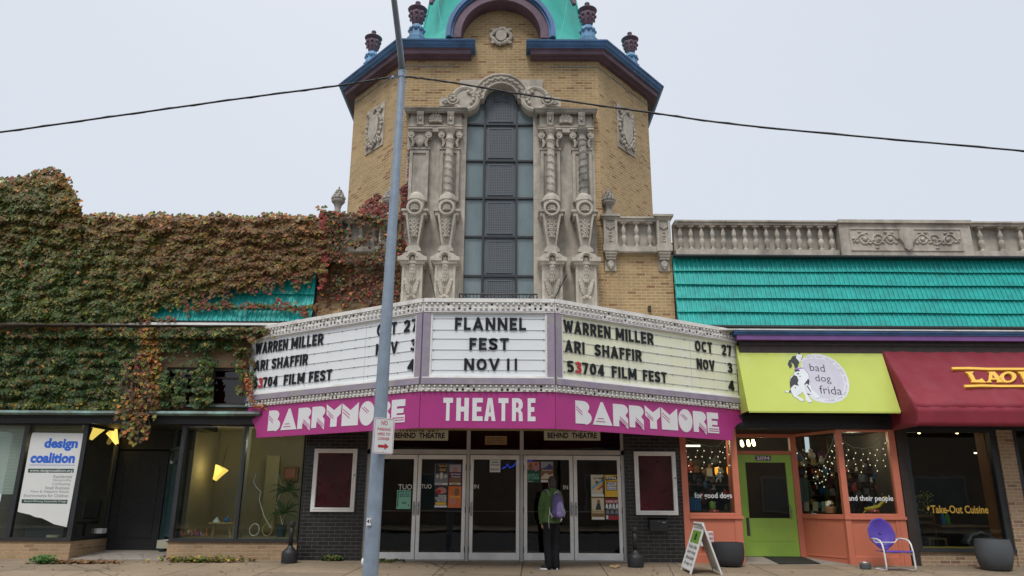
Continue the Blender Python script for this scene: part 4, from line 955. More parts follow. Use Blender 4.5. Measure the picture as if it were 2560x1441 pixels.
for c, xa, xb in (('T', 1108, 1132), ('H', 1141, 1172), ('E', 1181, 1207), ('A', 1211, 1239), ('T', 1246, 1271), ('R', 1280, 1307), ('E', 1319, 1338.5)):
    a0, a1 = FF.uv(xa, 1025)[0], FF.uv(xb, 1025)[0]; blk(FF, a0, zt0_, a1-a0, zt1_-zt0_, c, b)
o = obj('name_lettering', b, 'sign_white', mC); obj('letter_counter', cut, 'magenta', o)
# conduit looping from the roof to the marquee
b = MB(); b.tube([P(x, y, 15.6) for x, y in ((728, 818), (730, 808), (740, 801), (752, 803), (768, 806), (790, 803))], .018, 7); obj('conduit', b, 'galv', mq)

# ------------------------------------------------------------------ signs and posters of the entrance
def board(name, fr, xa, xb, ya, yb, m, texts, label, cat, group=None, th_=.012, ink='letter', extra=None):
    a0, b1 = fr.uv((xa+xb)/2-(xb-xa)/2, (ya+yb)/2)[0], fr.uv((xa+xb)/2, ya)[1]; a1, b0 = fr.uv(xb, (ya+yb)/2)[0], fr.uv((xa+xb)/2, yb)[1]
    r = thing(name, label, cat, fr.pt((a0+a1)/2, b0), group)
    b = MB(); rect(b, fr, a0, a1, b0, b1, .001, th_); pb = obj('panel' if name.endswith('sign') else 'sheet', b, m, r)
    W, H = a1-a0, b1-b0; ly = 0
    for e_ in (extra or []):
        m_, pts = e_; q = MB(); ly += 1
        shape(q, fr, [(a0+u*W, b0+v*H) for u, v in pts], th_-.0005, th_+.0006*ly); obj('print', q, m_, r)
    for (t, u0, u1, v0, v1, *ik) in texts:
        q = MB(); fit_text(q, fr, t, a0+u0*W, a0+u1*W, b0+v0*H, b0+v1*H, th_+.0006*(ly+1), .001, .02 if not (ik and len(ik) > 1) else ik[1]); obj('lettering', q, ik[0] if ik else ink, r)
    return r
FD = front(DY-.022)
FT = front(DY-.012)
for xa, xb, side in ((978, 1121, 'beside the street lamp pole'), (1360, 1500, 'above the person with the backpack')):
    board('parking_sign', FT, xa, xb, 1045, 1101.5, 'cream_sign', [('PARKING  LOT', .16, .84, .38, .62, 'letter', .035), ('BEHIND  THEATRE', .06, .94, .09, .34, 'letter', .035)],
          'cream parking lot board in the door transom '+side, 'sign', 'parking boards over the doors')
board('delivery_sign', FT, 1213, 1267, 1091, 1112, 'toy_tan', [('DELIVERY & SERVICE', .05, .95, .66, .88, 'wood_dk'), ('USE SIDE ENTRANCE', .05, .95, .40, .60, 'wood_dk'), ('BEHIND RESTAURANT', .05, .95, .12, .34, 'wood_dk')],
      'small tan delivery notice board in the middle door transom', 'sign')
def rectp(u0, u1, v0, v1): return [(u0, v0), (u1, v0), (u1, v1), (u0, v1)]
def blob(u, v, r, ry, n=10, ph=0): return [(u+r*math.cos(2*math.pi*i/n+ph)*(1+.15*math.sin(3*i)), v+ry*math.sin(2*math.pi*i/n+ph)) for i in range(n)]
def people(m, n=3, v0=.18, h=.35):
    ex = []
    for i in range(n): u = (i+.5)/n; ex += [(m, rectp(u-.35/n, u+.35/n, v0, v0+h*.7)), (m, blob(u, v0+h*.85, .16/n*1.6, h*.16))]
    return ex
PG = 'concert posters taped inside the glass doors'
board('poster', FD, 992, 1027, 1226, 1273, 'mint', [('COFFEE HOUR', .1, .9, .88, .95), ('OPEN STAGE', .2, .9, .74, .82), ('MUSIC & TALK', .2, .9, .64, .71), ('BAND', .4, .7, .28, .37)], 'mint green flyer under the lettering on the leftmost theatre door', 'poster', PG,
      extra=[('red_paint', blob(.85, .2, .05, .06)), ('dark_green', rectp(.05, .12, .1, .95))])
board('poster', FD, 1087, 1120.5, 1160, 1214, 'poster_grey', [('Nights of', .3, .9, .84, .94, 'gold'), ('Gold', .35, .8, .66, .80, 'gold'), ('NOV 24', .1, .6, .03, .09, 'letter')], 'grey poster of pale figures under gold script, upper left on the second door', 'poster', PG,
      extra=[('poster_dark', rectp(.04, .96, .55, .98)), ('paper', rectp(.04, .96, .02, .11)), ('toy_white', blob(.5, .45, .12, .16)), ('toy_white', blob(.2, .42, .09, .08)), ('toy_white', blob(.82, .42, .09, .08))])
board('poster', FD, 1122, 1154, 1160, 1214, 'poster_plum', [('Old Sender', .15, .95, .48, .56, 'paper'), ('Christmas', .2, .9, .36, .44, 'paper'), ('DEC', .3, .7, .03, .08, 'letter')], 'dusky plum poster with white names, upper right on the second door', 'poster', PG,
      extra=[('cloth_grey', rectp(.05, .95, .62, .96)), ('poster_rose', blob(.5, .74, .2, .12)), ('poster_cream', rectp(.05, .95, .02, .12)), ('poster_brown', rectp(.05, .95, .13, .33))])
board('poster', FD, 1086, 1119, 1216, 1270, 'poster_dark', [('FOUND', .3, .9, .50, .60, 'paper', .03), ('FOOTAGE', .08, .92, .38, .49, 'paper', .03), ('FESTIVAL', .2, .92, .28, .37, 'paper', .03)], 'black poster reading FOUND FOOTAGE FESTIVAL, lower left on the second door', 'poster', PG,
      extra=[('poster_rose', blob(.5, .80, .4, .16)), ('red_paint', blob(.3, .75, .2, .1)), ('poster_yellow', rectp(.1, .9, .13, .26)), ('paper', rectp(.03, .97, .02, .11))])
board('poster', FD, 1120.5, 1153, 1216, 1270, 'poster_orange', [('Autumn', .1, .9, .45, .60, 'gold')], 'plain orange poster, lower right on the second door', 'poster', PG, extra=[('poster_brown', blob(.65, .72, .2, .2)), ('poster_rose', blob(.35, .3, .25, .18))])
board('notice', FD, 1224.5, 1251, 1144, 1181, 'paper', [('NO RE-ENTRY', .1, .9, .82, .92), ('DOORS OPEN', .2, .8, .62, .72), ('ONE HOUR', .1, .9, .44, .54), ('BEFORE SHOW', .1, .9, .12, .24)], 'white paper notice taped high on the middle theatre door', 'notice')
board('poster', FD, 1316.5, 1350, 1154, 1207, 'poster_green', [('GAELIC', .08, .92, .30, .42, 'mint'), ('STORM', .08, .92, .15, .28, 'mint'), ('NOV 16', .1, .5, .03, .08, 'paper')], 'dark green poster reading GAELIC STORM on the fourth door', 'poster', PG,
      extra=[('poster_rose', rectp(.05, .95, .6, .98)), ('poster_brown', blob(.3, .75, .15, .17)), ('toy_pink', blob(.7, .72, .15, .2)), ('poster_brown', blob(.7, .85, .1, .07))])
board('poster', FD, 1351.5, 1383.5, 1154, 1207, 'poster_brown', [('THE MOUNTAIN', .1, .9, .55, .60, 'paper')], 'brown and blue mountain poster above the person on the fourth door', 'poster', PG, extra=[('poster_blue', [(.04, .62), (.96, .62), (.96, .98), (.04, .98)]), ('cloth_grey', [(.04, .66), (.4, .72), (.7, .9), (.96, .75), (.96, .98), (.04, .98)]), ('poster_cream', [(.04, .25), (.4, .45), (.7, .35), (.96, .42), (.96, .2), (.04, .15)]), ('paper', rectp(.03, .97, .02, .11))])
board('poster', FD, 1477.5, 1509.5, 1187.5, 1242.5, 'poster_cream', [('ALL TIME', .2, .9, .80, .87, 'letter')], 'cream poster with a rainbow stripe, upper left on the fifth door', 'poster', PG,
      extra=[('sky_blue', [(.04, .32), (.04, .42), (.9, .82), (.9, .70)]), ('poster_yellow', [(.18, .32), (.9, .66), (.9, .56), (.4, .32)]), ('red_paint', [(.44, .32), (.9, .54), (.9, .44), (.62, .32)]), ('poster_brown', blob(.45, .66, .14, .08)), ('letter', rectp(.9, .98, .12, .92)), ('paper', rectp(.03, .97, .02, .12))])
board('poster', FD, 1512, 1545.5, 1188, 1243, 'poster_yellow', [('53704', .12, .86, .80, .92, 'paper', .04), ('Frame', .18, .75, .56, .65, 'letter'), ('to Frame', .18, .85, .45, .54, 'letter'), ('film festival', .2, .85, .36, .42, 'bottle_blue')], 'yellow film poster with a black 53704 banner on the fifth door', 'poster', PG,
      extra=[('letter', [(.06, .74), (.94, .80), (.94, .96), (.06, .90)]), ('letter', rectp(.12, .9, .30, .70)), ('paper', rectp(.16, .86, .33, .67))])
board('poster', FD, 1478.5, 1511, 1244.5, 1300, 'ochre', [('M O R G A N', .1, .9, .38, .44, 'paper'), ('R E N N I E', .1, .9, .30, .36, 'paper')], 'sepia portrait poster, lower left on the fifth door', 'poster', PG,
      extra=[('poster_cream', rectp(.05, .95, .45, .96)), ('poster_dark', [(.3, .45), (.75, .45), (.68, .75), (.45, .75)]), ('poster_brown', blob(.56, .82, .12, .1)), ('poster_brown', rectp(.05, .95, .14, .28)), ('paper', rectp(.03, .97, .02, .12))])
board('poster', FD, 1513, 1547, 1246, 1301, 'poster_dark', [('FLANNEL FEST', .05, .95, .80, .90, 'paper', .03), ('THE LUMBERS', .1, .95, .50, .55, 'paper')], 'black and red FLANNEL FEST poster, lower right on the fifth door', 'poster', PG,
      extra=[('poster_red', rectp(.02, .98, .76, .97))]+people('paper', 4, .55, .2)+people('poster_grey', 3, .28, .18)+[('poster_red', rectp(.25, .98, .03, .2)), ('paper', rectp(.05, .2, .05, .22))])
# poster cases on the tile pillars
def case(fr, pix, label):
    r = thing('poster_case', label, 'poster case', fr.pt(*fr.uv((pix[0][0]+pix[2][0])/2, pix[0][1])), 'empty poster cases beside the doors')
    q = [fr.uv(*p) for p in pix]; a0 = (q[0][0]+q[3][0])/2; a1 = (q[1][0]+q[2][0])/2; b0 = (q[0][1]+q[1][1])/2; b1 = (q[2][1]+q[3][1])/2; s_ = .085
    b = MB(); rect(b, fr, a0, a1, b0, b0+s_, .002, .07); rect(b, fr, a0, a1, b1-s_, b1, .002, .07); rect(b, fr, a0, a0+s_, b0+s_, b1-s_, .002, .07); rect(b, fr, a1-s_, a1, b0+s_, b1-s_, .002, .07)
    k = .045; rect(b, fr, a0+k, a1-k, b0+k, b0+s_-.004, .07, .078); rect(b, fr, a0+k, a1-k, b1-s_+.004, b1-k, .07, .078); rect(b, fr, a0+k, a0+s_-.004, b0+s_, b1-s_, .07, .078); rect(b, fr, a1-s_+.004, a1-k, b0+s_, b1-s_, .07, .078)
    obj('case_frame', b, 'alu2', r, bevel=.004)
    b = MB(); rect(b, fr, a0+s_, a1-s_, b0+s_, b1-s_, .005, .012); obj('backing', b, 'dkred', r)
    b = MB(); rect(b, fr, a0+s_, a1-s_, b0+s_, b1-s_, .04, .044); obj('cover_glass', b, 'glass_lo', r)
    b = MB(); zz = (b0+b1)/2+.1; b.ball(fr.pt(a1-.03, zz, .082), .014, 8, 5); obj('lock', b, 'dkmet', r)
fp = front(TY)
case(fp, [(777, 1280), (886, 1280), (895, 1123), (789, 1123)], 'empty poster case with dark red backing on the tiled pillar left of the doors')
case(fp, [(1590, 1288), (1695, 1288), (1686, 1130), (1583, 1130)], 'empty poster case with dark red backing on the tiled pillar above the mailbox')
# mailbox
r = thing('mailbox', 'small black wall mailbox below the right poster case', 'mailbox', P(1645, 1330, 15.95))
b = MB(); q0, q1 = P(1624, 1329, 15.9), P(1668, 1295, 15.9)
b.prism([(q0.x, 15.86, q0.z), (q0.x, TY-.001, q0.z), (q0.x, TY-.001, q1.z), (q0.x, 15.88, q1.z-.03), (q0.x, 15.85, q1.z-.06)], (q1.x-q0.x, 0, 0)); obj('box', b, 'plastic_blk', r, bevel=.008)
b = MB(); b.box(q0.x-.012, q1.x+.012, 15.84, TY-.002, q1.z-.005, q1.z+.012); obj('lid', b, 'plastic_blk', r, bevel=.004)
b = MB(); b.box((q0.x+q1.x)/2+.07, (q0.x+q1.x)/2+.14, 15.845, 15.851, q1.z-.10, q1.z-.08); obj('name_plate', b, 'steel', r); b = MB(); b.ball(((q0.x+q1.x)/2, 15.848, q1.z-.07), .01, 6, 4); obj('lock', b, 'steel', r)
# wall fixtures on the brick of the right wing
b = MB(); p = P(1623, 775, TY+.02); b.box(p.x-.03, p.x+.03, p.y-.10, p.y+.02, p.z-.05, p.z+.07); b.tube([P(1625, 782, 15.9), P(1632, 793, 15.9), P(1643, 806, 15.9)], .008, 5)
tag(obj('wall_box', b, 'wood_dk', loc=p), 'small rusty junction box with a dangling wire on the brick wing', 'junction box')
# ================================================================== SHOP ROW ON THE RIGHT
sh = thing('shop_building', 'low shop row with teal tiled roof, stone balustrade, coral pet shop and brick restaurant front', 'shop building', (8, 16, 0))
SX0, SX1 = 3.64, 13.2
b = MB(); b.box(SX0, SX1, 16.12, 16.5, 2.72, 6.9); obj('upper_wall', b, 'wood_dk', sh)
zt_, zb_ = 7.355, 6.545
xa, xb = X(2097, 600, 15.9), X(2425, 600, 15.9)
balus(SX0+.06, xa-.03, 15, zt_, zb_, sh, 15.9); balus(xb+.03, SX1, 6, zt_-.0, zb_, sh, 15.9)
b = MB(); b.box(xa, xb, 15.83, 16.2, zb_-.02, zt_-.06); b.box(xa-.02, xb+.02, 15.77, 16.2, zt_-.059, zt_+.015)
fr = front(15.83); xc = (xa+xb)/2; zc = (zt_+zb_)/2-.04; hw = (xb-xa)/2-.22
for r_ in ((xc-hw, xc+hw, zc+.24, zc+.262), (xc-hw, xc+hw, zc-.272, zc-.25), (xc-hw, xc-hw+.022, zc-.25, zc+.24), (xc+hw-.022, xc+hw, zc-.25, zc+.24)): rect(b, fr, *r_, -.01, .022)
shape(b, fr, [(xc-.17, zc+.2), (xc-.07, zc+.26), (xc+.07, zc+.26), (xc+.17, zc+.2), (xc+.19, zc+.02), (xc+.1, zc-.1), (xc+.08, zc-.22), (xc, zc-.28), (xc-.08, zc-.22), (xc-.1, zc-.1), (xc-.19, zc+.02)], -.01, .075)
for s in (-1, 1):
    for j, (q, rr) in enumerate(((.36, .11), (.62, .14), (.93, .13))):
        up = 1 if j % 2 else -1
        b.tube([fr.pt(xc+s*(q+rr*(1-t)*math.cos(t*9)), zc+up*rr*(1-t)*math.sin(t*9), .012) for t in [i/16 for i in range(16)]], .02, 6)
        b.ball(fr.pt(xc+s*q, zc, .02), .045, 8, 5)
    b.tube([fr.pt(xc+s*(.2+1.0*t), zc+.12*math.sin(t*10), .012) for t in [i/24 for i in range(25)]], .018, 6)
    for k in range(14):
        t = k/13; b.ball(fr.pt(xc+s*(.24+.95*t), zc+.12*math.sin(t*10)+(.08 if k % 2 else -.08), .01), (.045, .03, .028), 7, 4)
obj('parapet_panel', b, 'stone', sh, smooth=True, autosm=35)
b = MB(); b.box(SX0, SX1, 15.80, 16.0, zb_-.055, zb_-.022); obj('roof_flashing', b, 'dkmet', sh)

def tileroof(x0, x1, Yt, zt, Yb, zb, nrow, parent, pitch=.105):
    b = MB(); n = int((x1-x0)/pitch); prof = [(0, 0), (.12, .0), (.20, .024), (.42, .028), (.50, .024), (.58, 0), (.97, 0)]
    xs = [x0+(k+u)*pitch for k in range(n) for u, _ in prof]; hs = [h for k in range(n) for _, h in prof]
    nv = Vector((0, -(zt-zb), (Yb-Yt))).normalized()
    if nv.y > 0: nv = -nv
    for r in range(nrow):
        t0, t1 = r/nrow, (r+1)/nrow; vs = []
        def pt(t, x, h):
            return Vector((x, Yt+(Yb-Yt)*t, zt+(zb-zt)*t))+nv*h+Vector((0, 0, .006*math.sin(x*1.7+r*2)))
        for i, x in enumerate(xs): vs.append(pt(t0-.03, x, .012+hs[i]*.85))
        for i, x in enumerate(xs): vs.append(pt(t1+.012, x+.012*0, .078+hs[i]))
        for i, x in enumerate(xs): vs.append(pt(t1+.012, x, .03+hs[i]))
        m = len(xs); fs = []
        for i in range(m-1): fs += [(i, i+1, m+i+1, m+i), (m+i, m+i+1, 2*m+i+1, 2*m+i)]
        b.add(vs, fs)
    q = MB(); q.prism([(x0, Yt+.03, zt), (x0, Yb+.03, zb), (x0, 16.3, zb), (x0, 16.3, zt)], (x1-x0, 0, 0))
    o = obj('tile_roof', b, 'teal', parent); obj('roof_deck', q, 'black', o); return o
tileroof(SX0, SX1, 16.06, 6.53, 15.86, 4.90, 5, sh)
b = MB(); b.box(SX0, SX1, 15.74, 16.12, 4.80, 4.885); b.tube([(SX0, 15.74, 4.85), (SX1, 15.74, 4.85)], .028, 8); obj('gutter', b, 'black', sh)
zA, zB_, zC, zD = Z(2200, 825, 15.66), Z(2200, 828, 15.66), Z(2200, 839.5, 15.7), Z(2200, 852, 15.72)
b = MB(); b.box(SX0, SX1, 15.62, 16.12, zB_, zA); obj('white_drip_edge', b, 'white', sh)
b = MB(); b.box(4.80, SX1, 15.64, 16.12, (zB_+zC)/2, zB_-.001); b.box(4.80, SX1, 15.67, 16.12, zC+.001, (zB_+zC)/2-.001); obj('blue_fascia', b, 'blue', sh)
b = MB(); b.box(4.86, SX1, 15.69, 16.12, zD, zC); obj('violet_fascia', b, 'violet', sh)
b = MB(); b.box(4.92, SX1, 15.80, 16.12, zD-.6, zD-.001); b.box(4.92, SX1, 15.78, 16.12, zD-.10, zD-.06); obj('brown_frieze', b, 'wood_dk', sh)
ZH = 2.68
b = MB(); b.box(SX0-.05, SX1, 15.93, 16.3, ZH, zD-.601); b.box(4.8, SX1, 15.88, 16.0, ZH+.22, ZH+.28); b.box(SX0-.05, SX1, 15.90, 16.0, ZH+.05, ZH+.1)
b.box(SX0, 8.4, 16.3, 17.6, ZH, ZH+.15); obj('shopfront_header', b, 'black', sh)

# ---------------------------------------------------------------- coral pet shop front
ZS = .905; PXa, PXb = 3.56, 4.76; DYs = 17.2; dxa, dxb = 5.03, 6.33; Wc, We = 6.93, X(2251, 1220, 16)
SP = 16.0
def gzz(x): return gz(x, 16)-.25
b = MB()
b.box(PXa, PXa+.13, SP-.02, SP+.1, gzz(0), ZH); b.box(PXb-.13, PXb, SP-.02, SP+.1, ZS, ZH)
b.box(PXa+.13, PXb-.13, SP-.03, SP+.1, ZS, ZS+.06); b.box(PXa+.13, PXb-.13, SP-.01, SP+.1, ZH-.06, ZH)
b.box(PXa+.131, PXb, SP+.0, SP+.12, gzz(0), ZS-.001); b.box(PXa+.12, PXb+.03, SP-.05, SP+.13, ZS-.06, ZS-.0015)
b.box(PXb-.16, PXb+.0, SP-.018, SP+.01, gzz(0), ZS-.061); b.box(PXa+.131, PXb-.161, SP-.018, SP+.01, gzz(0), .16)
# left return to the door
b.prism([(PXb-.0, SP+.1, gzz(0)), (dxa-.06, DYs, gzz(0)), (dxa-.16, DYs, gzz(0)), (PXb-.12, SP+.13, gzz(0))], (0, 0, ZS-gzz(0)))
b.prism([(dxa-.02, DYs-.1, -.2), (dxa-.02, DYs+.05, -.2), (dxa-.14, DYs+.05, -.2), (dxa-.14, DYs-.1, -.2)], (0, 0, ZH+.2))
# door frame
zdt = Z(1930, 1137, DYs)
b.box(dxb-.01, dxb+.12, DYs-.06, DYs+.06, -.2, ZH); b.box(dxa-.02, dxb-.01, DYs-.05, DYs+.06, zdt, zdt+.08); b.box(dxa-.02, dxb-.01, DYs-.05, DYs+.06, ZH-.08, ZH)
# angled window
dv = Vector((Wc-(dxb+.1), SP-DYs, 0)); un = dv.normalized(); fa = Frame((dxb+.1, DYs, 0), un, (0, 0, 1)); wl = dv.length
rect(b, fa, .03, wl-.06, gzz(7), ZS-.06, -.12, 0); rect(b, fa, .03, wl-.06, ZS-.0595, ZS+.04, -.13, .03); rect(b, fa, .03, wl-.06, ZH-.06, ZH, -.08, 0)
rect(b, fa, .12, wl-.12, .08, .11, -.01, .012)
# front window right
b.box(Wc-.05, Wc+.07, SP-.03, SP+.09, gzz(7), ZH); b.box(We-.12, We+.02, SP-.02, SP+.1, gzz(7), ZH)
b.box(Wc+.071, We-.121, SP-.03, SP+.1, ZS, ZS+.06); b.box(Wc+.071, We-.121, SP-.01, SP+.1, ZH-.05, ZH); b.box(Wc+.0715, We-.1215, SP+.0, SP+.12, gzz(7), ZS-.06); b.box(Wc-.06, We+.03, SP-.05, SP+.11, ZS-.0595, ZS-.0005)
b.box(We-.2, We-.1215, SP-.018, SP+.01, gzz(7), ZS-.061); b.box(Wc+.0715, We-.201, SP-.018, SP+.01, gzz(7), .13)
obj('coral_frame', b, 'coral', sh, bevel=.006)
boxes('shop_glass', [(PXa+.13, PXb-.13, SP+.04, SP+.045, ZS+.06, ZH-.06), (Wc+.07, We-.12, SP+.04, SP+.045, ZS+.06, ZH-.05), (dxa, dxb-.01, DYs, DYs+.005, zdt+.08, ZH-.08)], 'glass', sh)
b = MB(); rect(b, fa, .03, wl-.06, ZS+.04, ZH-.06, -.05, -.045); obj('shop_glass', b, 'glass', sh)
b = MB(); b.prism([(PXb-.03, SP+.13, ZS), (dxa-.10, DYs-.1, ZS), (dxa-.105, DYs-.1, ZS), (PXb-.035, SP+.13, ZS)], (0, 0, ZH-ZS))
obj('shop_glass', b, 'glass', sh)
# lime door
z0d = .05; rr = thing('shop_door', 'lime green pet shop door with a tall dark glass and number 2094', 'door', ((dxa+dxb)/2, DYs, z0d))
rr.parent = None
b = MB(); gx0, gx1, gz0, gz1 = X(1867, 1230, DYs), X(1968, 1230, DYs), Z(1930, 1296, DYs), Z(1930, 1157, DYs)
x0, x1 = dxa-.015, dxb-.015
b.box(x0, gx0, DYs-.045, DYs+.0, z0d, zdt-.005); b.box(gx1, x1, DYs-.045, DYs+.0, z0d, zdt-.005); b.box(gx0, gx1, DYs-.045, DYs, gz1, zdt-.005); b.box(gx0, gx1, DYs-.045, DYs, z0d, gz0)
b.box(gx0+.02, gx1+.05, DYs-.05, DYs-.044, .36, .62); b.box(gx0-.02, gx0, DYs-.052, DYs-.044, gz0-.02, gz1+.02); b.box(gx1, gx1+.02, DYs-.052, DYs-.044, gz0-.02, gz1+.02)
obj('door_leaf', b, 'lime', rr, bevel=.004)
b = MB(); b.box(gx0, gx1, DYs-.02, DYs-.012, gz0, gz1); obj('door_glass', b, 'glass_dk', rr)
b = MB(); hp = P(1971, 1280, DYs); b.tube([(hp.x+.03, DYs-.045, hp.z-.14), (hp.x+.03, DYs-.1, hp.z-.11), (hp.x+.03, DYs-.1, hp.z+.11), (hp.x+.03, DYs-.045, hp.z+.14)], .014, 8); obj('handle', b, 'steel', rr)
fd = front(DYs-.046); b = MB(); rect(b, fd, *[fd.uv(px, 1145)[0] for px in (1888, 1927)], fd.uv(1908, 1152)[1], fd.uv(1908, 1139.5)[1], 0, .006); pl = obj('number_plate', b, 'toy_plum', rr)
b = MB(); px_text(b, fd, '2094', 1891, 1924, 1141, 1150.5, .0065, .002, .03); obj('number', b, 'paper', pl)
fw = front(SP+.038)
for a_ in (('for good dogs', 1736, 1830, 1232, 1250), ('and their people', 2120, 2233, 1239, 1257)): sd = MB(); px_text(sd, fw, *a_, .002, .002, .02); obj('window_lettering', sd, 'paper', sh)
# rooms
b = MB(); b.box(3.6, 8.0, 20.6, 20.7, -.3, 3.2); b.box(3.5, 3.6, 16.2, 20.6, -.3, 3.2); b.box(8.12, 8.2, 16.15, 20.6, -.3, 3.2); b.box(3.6, 8.12, 17.6, 20.6, 3.0, 3.1); b.box(3.6, 8.12, 17.3, 20.6, -.3, -.0); b.box(PXa+.13, PXb-.1, 16.13, 17.3, .55, .86); b.box(Wc+.0, 8.12, 16.13, 17.6, .55, .86)
obj('pet_shop_room', b, 'room', sh)
# ramped step and door mat
b = MB(); b.prism([(PXb+.02, 15.99, gz(5, 16)-.2), (Wc-.02, 15.99, gz(7, 16)-.2), (dxb+.1, DYs+.02, -.2), (dxa-.08, DYs+.02, -.2)], (0, 0, .01)); b = MB()
v = [(PXb-.02, 15.96, gz(5, 15.96)+.004), (Wc+.02, 15.96, gz(7, 15.96)+.004), (dxb+.12, DYs+.05, .045), (dxa-.1, DYs+.05, .045)]
b.add(v+[(x, y, z-.3) for x, y, z in v], [(0, 1, 2, 3), (7, 6, 5, 4), (0, 4, 5, 1), (1, 5, 6, 2), (2, 6, 7, 3), (3, 7, 4, 0)]); obj('door_step', b, 'concrete_lt', sh)
def onstep(px, py):
    O = Vector(v[0]); n = (Vector(v[1])-O).cross(Vector(v[3])-O).normalized(); return PL(px, py, O, n)
b = MB(); mp_ = [onstep(*q) for q in ((1893, 1386), (1985, 1386), (2052, 1411), (1948, 1411))]
b.add([p+Vector((0, 0, .006)) for p in mp_]+[p+Vector((0, 0, .018)) for p in mp_], [(3, 2, 1, 0), (4, 5, 6, 7), (0, 1, 5, 4), (1, 2, 6, 5), (2, 3, 7, 6), (3, 0, 4, 7)])
single('door_mat', b, 'rubber', 'black rubber mat on the ramp in front of the lime door', 'door mat')

# ---------------------------------------------------------------- pet shop window display
def lightstring(label, fr, swag, drops):
    r = thing('string_light', label, 'string light', fr.pt(*fr.uv(*swag[0])), 'icicle lights in the pet shop windows')
    b = MB(); b.tube([fr.pt(*fr.uv(*p)) for p in swag], .005, 5); pos = []
    for (x, y, ln) in drops:
        n = max(2, int(ln/13)); pts = [fr.pt(*fr.uv(x+(3 if k % 2 else -2)+.06*k*k*.3, y+ln*k/n)) for k in range(n+1)]; b.tube(pts, .0025, 4); pos += pts[1:]
    obj('wire', b, 'toy_white', r); first = None
    for p in pos:
        if first is None: q = MB(); q.ball((0, 0, 0), .0115, 6, 4); o = first = obj('bulb', q, 'fairy', None)
        else: o = first.copy(); COL.objects.link(o)
        o.parent = r; o.location = p-r.location
fi = front(SP+.10); fia = Frame(fa.O-fa.n*.12, fa.u, fa.v)
lightstring('icicle lights swagged in the left window of the pet shop', fi, [(1716, 1100), (1745, 1110), (1770, 1116), (1796, 1116), (1812, 1098), (1829, 1070)], [(1717, 1098, 60), (1724, 1135, 45), (1741, 1111, 32), (1757, 1113, 58), (1777, 1116, 44), (1797, 1116, 66), (1809, 1104, 42), (1824, 1082, 82), (1828, 1080, 84), (1832, 1100, 60)])
lightstring('icicle lights in the angled window beside the lime door', fia, [(1976, 1092), (1990, 1120), (2010, 1150), (2035, 1165), (2060, 1150), (2080, 1110), (2084, 1090)], [(1978, 1094, 80), (1990, 1118, 46), (2012, 1130, 50), (2036, 1165, 44), (2046, 1160, 48), (2057, 1152, 66), (2066, 1140, 60), (2076, 1112, 76), (2083, 1100, 60)])
lightstring('icicle lights in the window lettered and their people', fi, [(2096, 1084), (2110, 1105), (2130, 1118), (2155, 1122), (2185, 1118), (2207, 1090)], [(2104, 1096, 40), (2118, 1112, 66), (2136, 1119, 42), (2155, 1121, 60), (2172, 1119, 44), (2190, 1112, 66), (2210, 1094, 72)])
for px, py in ((1793, 1178), (1823, 1177)):
    p = P(px, py, 17.4); r = thing('shop_lamp', 'glowing orange shade lamp hanging %s in the left pet shop window' % ('nearer the tile pillar' if px < 1800 else 'nearer the lime door'), 'lamp', p)
    b = MB(); b.lathe([(.05, -.08), (.058, 0), (.05, .08), (.02, .085)], p, 12); obj('shade', b, 'lamp_orange', r, smooth=True); b = MB(); b.tube([p+Vector((0, 0, .08)), (p.x, p.y, 3.0)], .006, 5); obj('cord', b, 'black', r)
for (px, py, t_) in ((1856, 1114, 'leftmost'), (1872, 1113, 'middle'), (1885, 1112, 'rightmost')): p = P(px, py, 18.4); b = MB(); b.ball(p, .04, 8, 6); b.tube([p+Vector((0, .02, .03)), p+Vector((0, .05, .12))], [.045, .03], 8); tag(obj('spot_lamp', b, 'lamp_hot', loc=p), t_+' of three lit spot lamps seen through the glass over the lime door', 'spot lamp', 'spot lamps over the lime door')
for p_, e_ in (((4.3, 17.0, 2.5), 18), ((6.2, 18.6, 2.6), 20), ((7.6, 16.8, 2.5), 11), ((9.6, 18.2, 2.6), 9)):
    ld = bpy.data.lights.new('shop_lamp_light', 'POINT'); ld.energy = e_; ld.color = (1, .78, .52); ld.shadow_soft_size = .15; lo = bpy.data.objects.new('shop_lamp_light', ld); COL.objects.link(lo); lo.location = p_
for (xa_, xb_, y_, Y_, lab) in ((1712, 1750, 1115, 18, 'lit ceiling tube in the left pet shop window'), (2072, 2092, 1082, 18, 'lit ceiling tube behind the angled pet shop window')):
    b = MB(); p, q = P(xa_, y_, Y_), P(xb_, y_, Y_); b.box(p.x, q.x, Y_-.03, Y_+.03, p.z-.02, p.z+.02); single('ceiling_tube', b, 'tube_lit', lab, 'ceiling light')
def goods(name, mb, m, label, cat, **k): return single(name, mb, m, label, cat, **k)
def items(region, Y, n, pal, sz, seed):
    rnd = random.Random(seed); b = MB(); mats = pal
    for i in range(n):
        p = P(rnd.uniform(region[0], region[2]), rnd.uniform(region[1], region[3]), Y+rnd.uniform(-.2, .25)); s = rnd.uniform(*sz); mi = rnd.randrange(len(pal))
        k = rnd.random()
        if k < .45: b.ball(p, (s, s*.7, s*rnd.uniform(.7, 1.5)), 8, 6, mi); b.ball(p+Vector((rnd.uniform(-.5, .5)*s, -.2*s, 1.2*s)), s*.55, 7, 5, mi)
        elif k < .8: b.box(p.x-s*.7, p.x+s*.7, p.y-.03, p.y+.03, p.z-s, p.z+s, mi)
        else: b.lathe([(s*.3, -s), (s*.6, -s*.6), (s*.4, s*.7), (s*.2, s), (0, s)], p, 9, mi=mi)
    return b, mats
pal = ['toy_white', 'toy_blue', 'toy_red', 'toy_tan', 'poster_dark', 'toy_plum', 'poster_grey', 'poster_brown', 'poster_green', 'wood_dk']
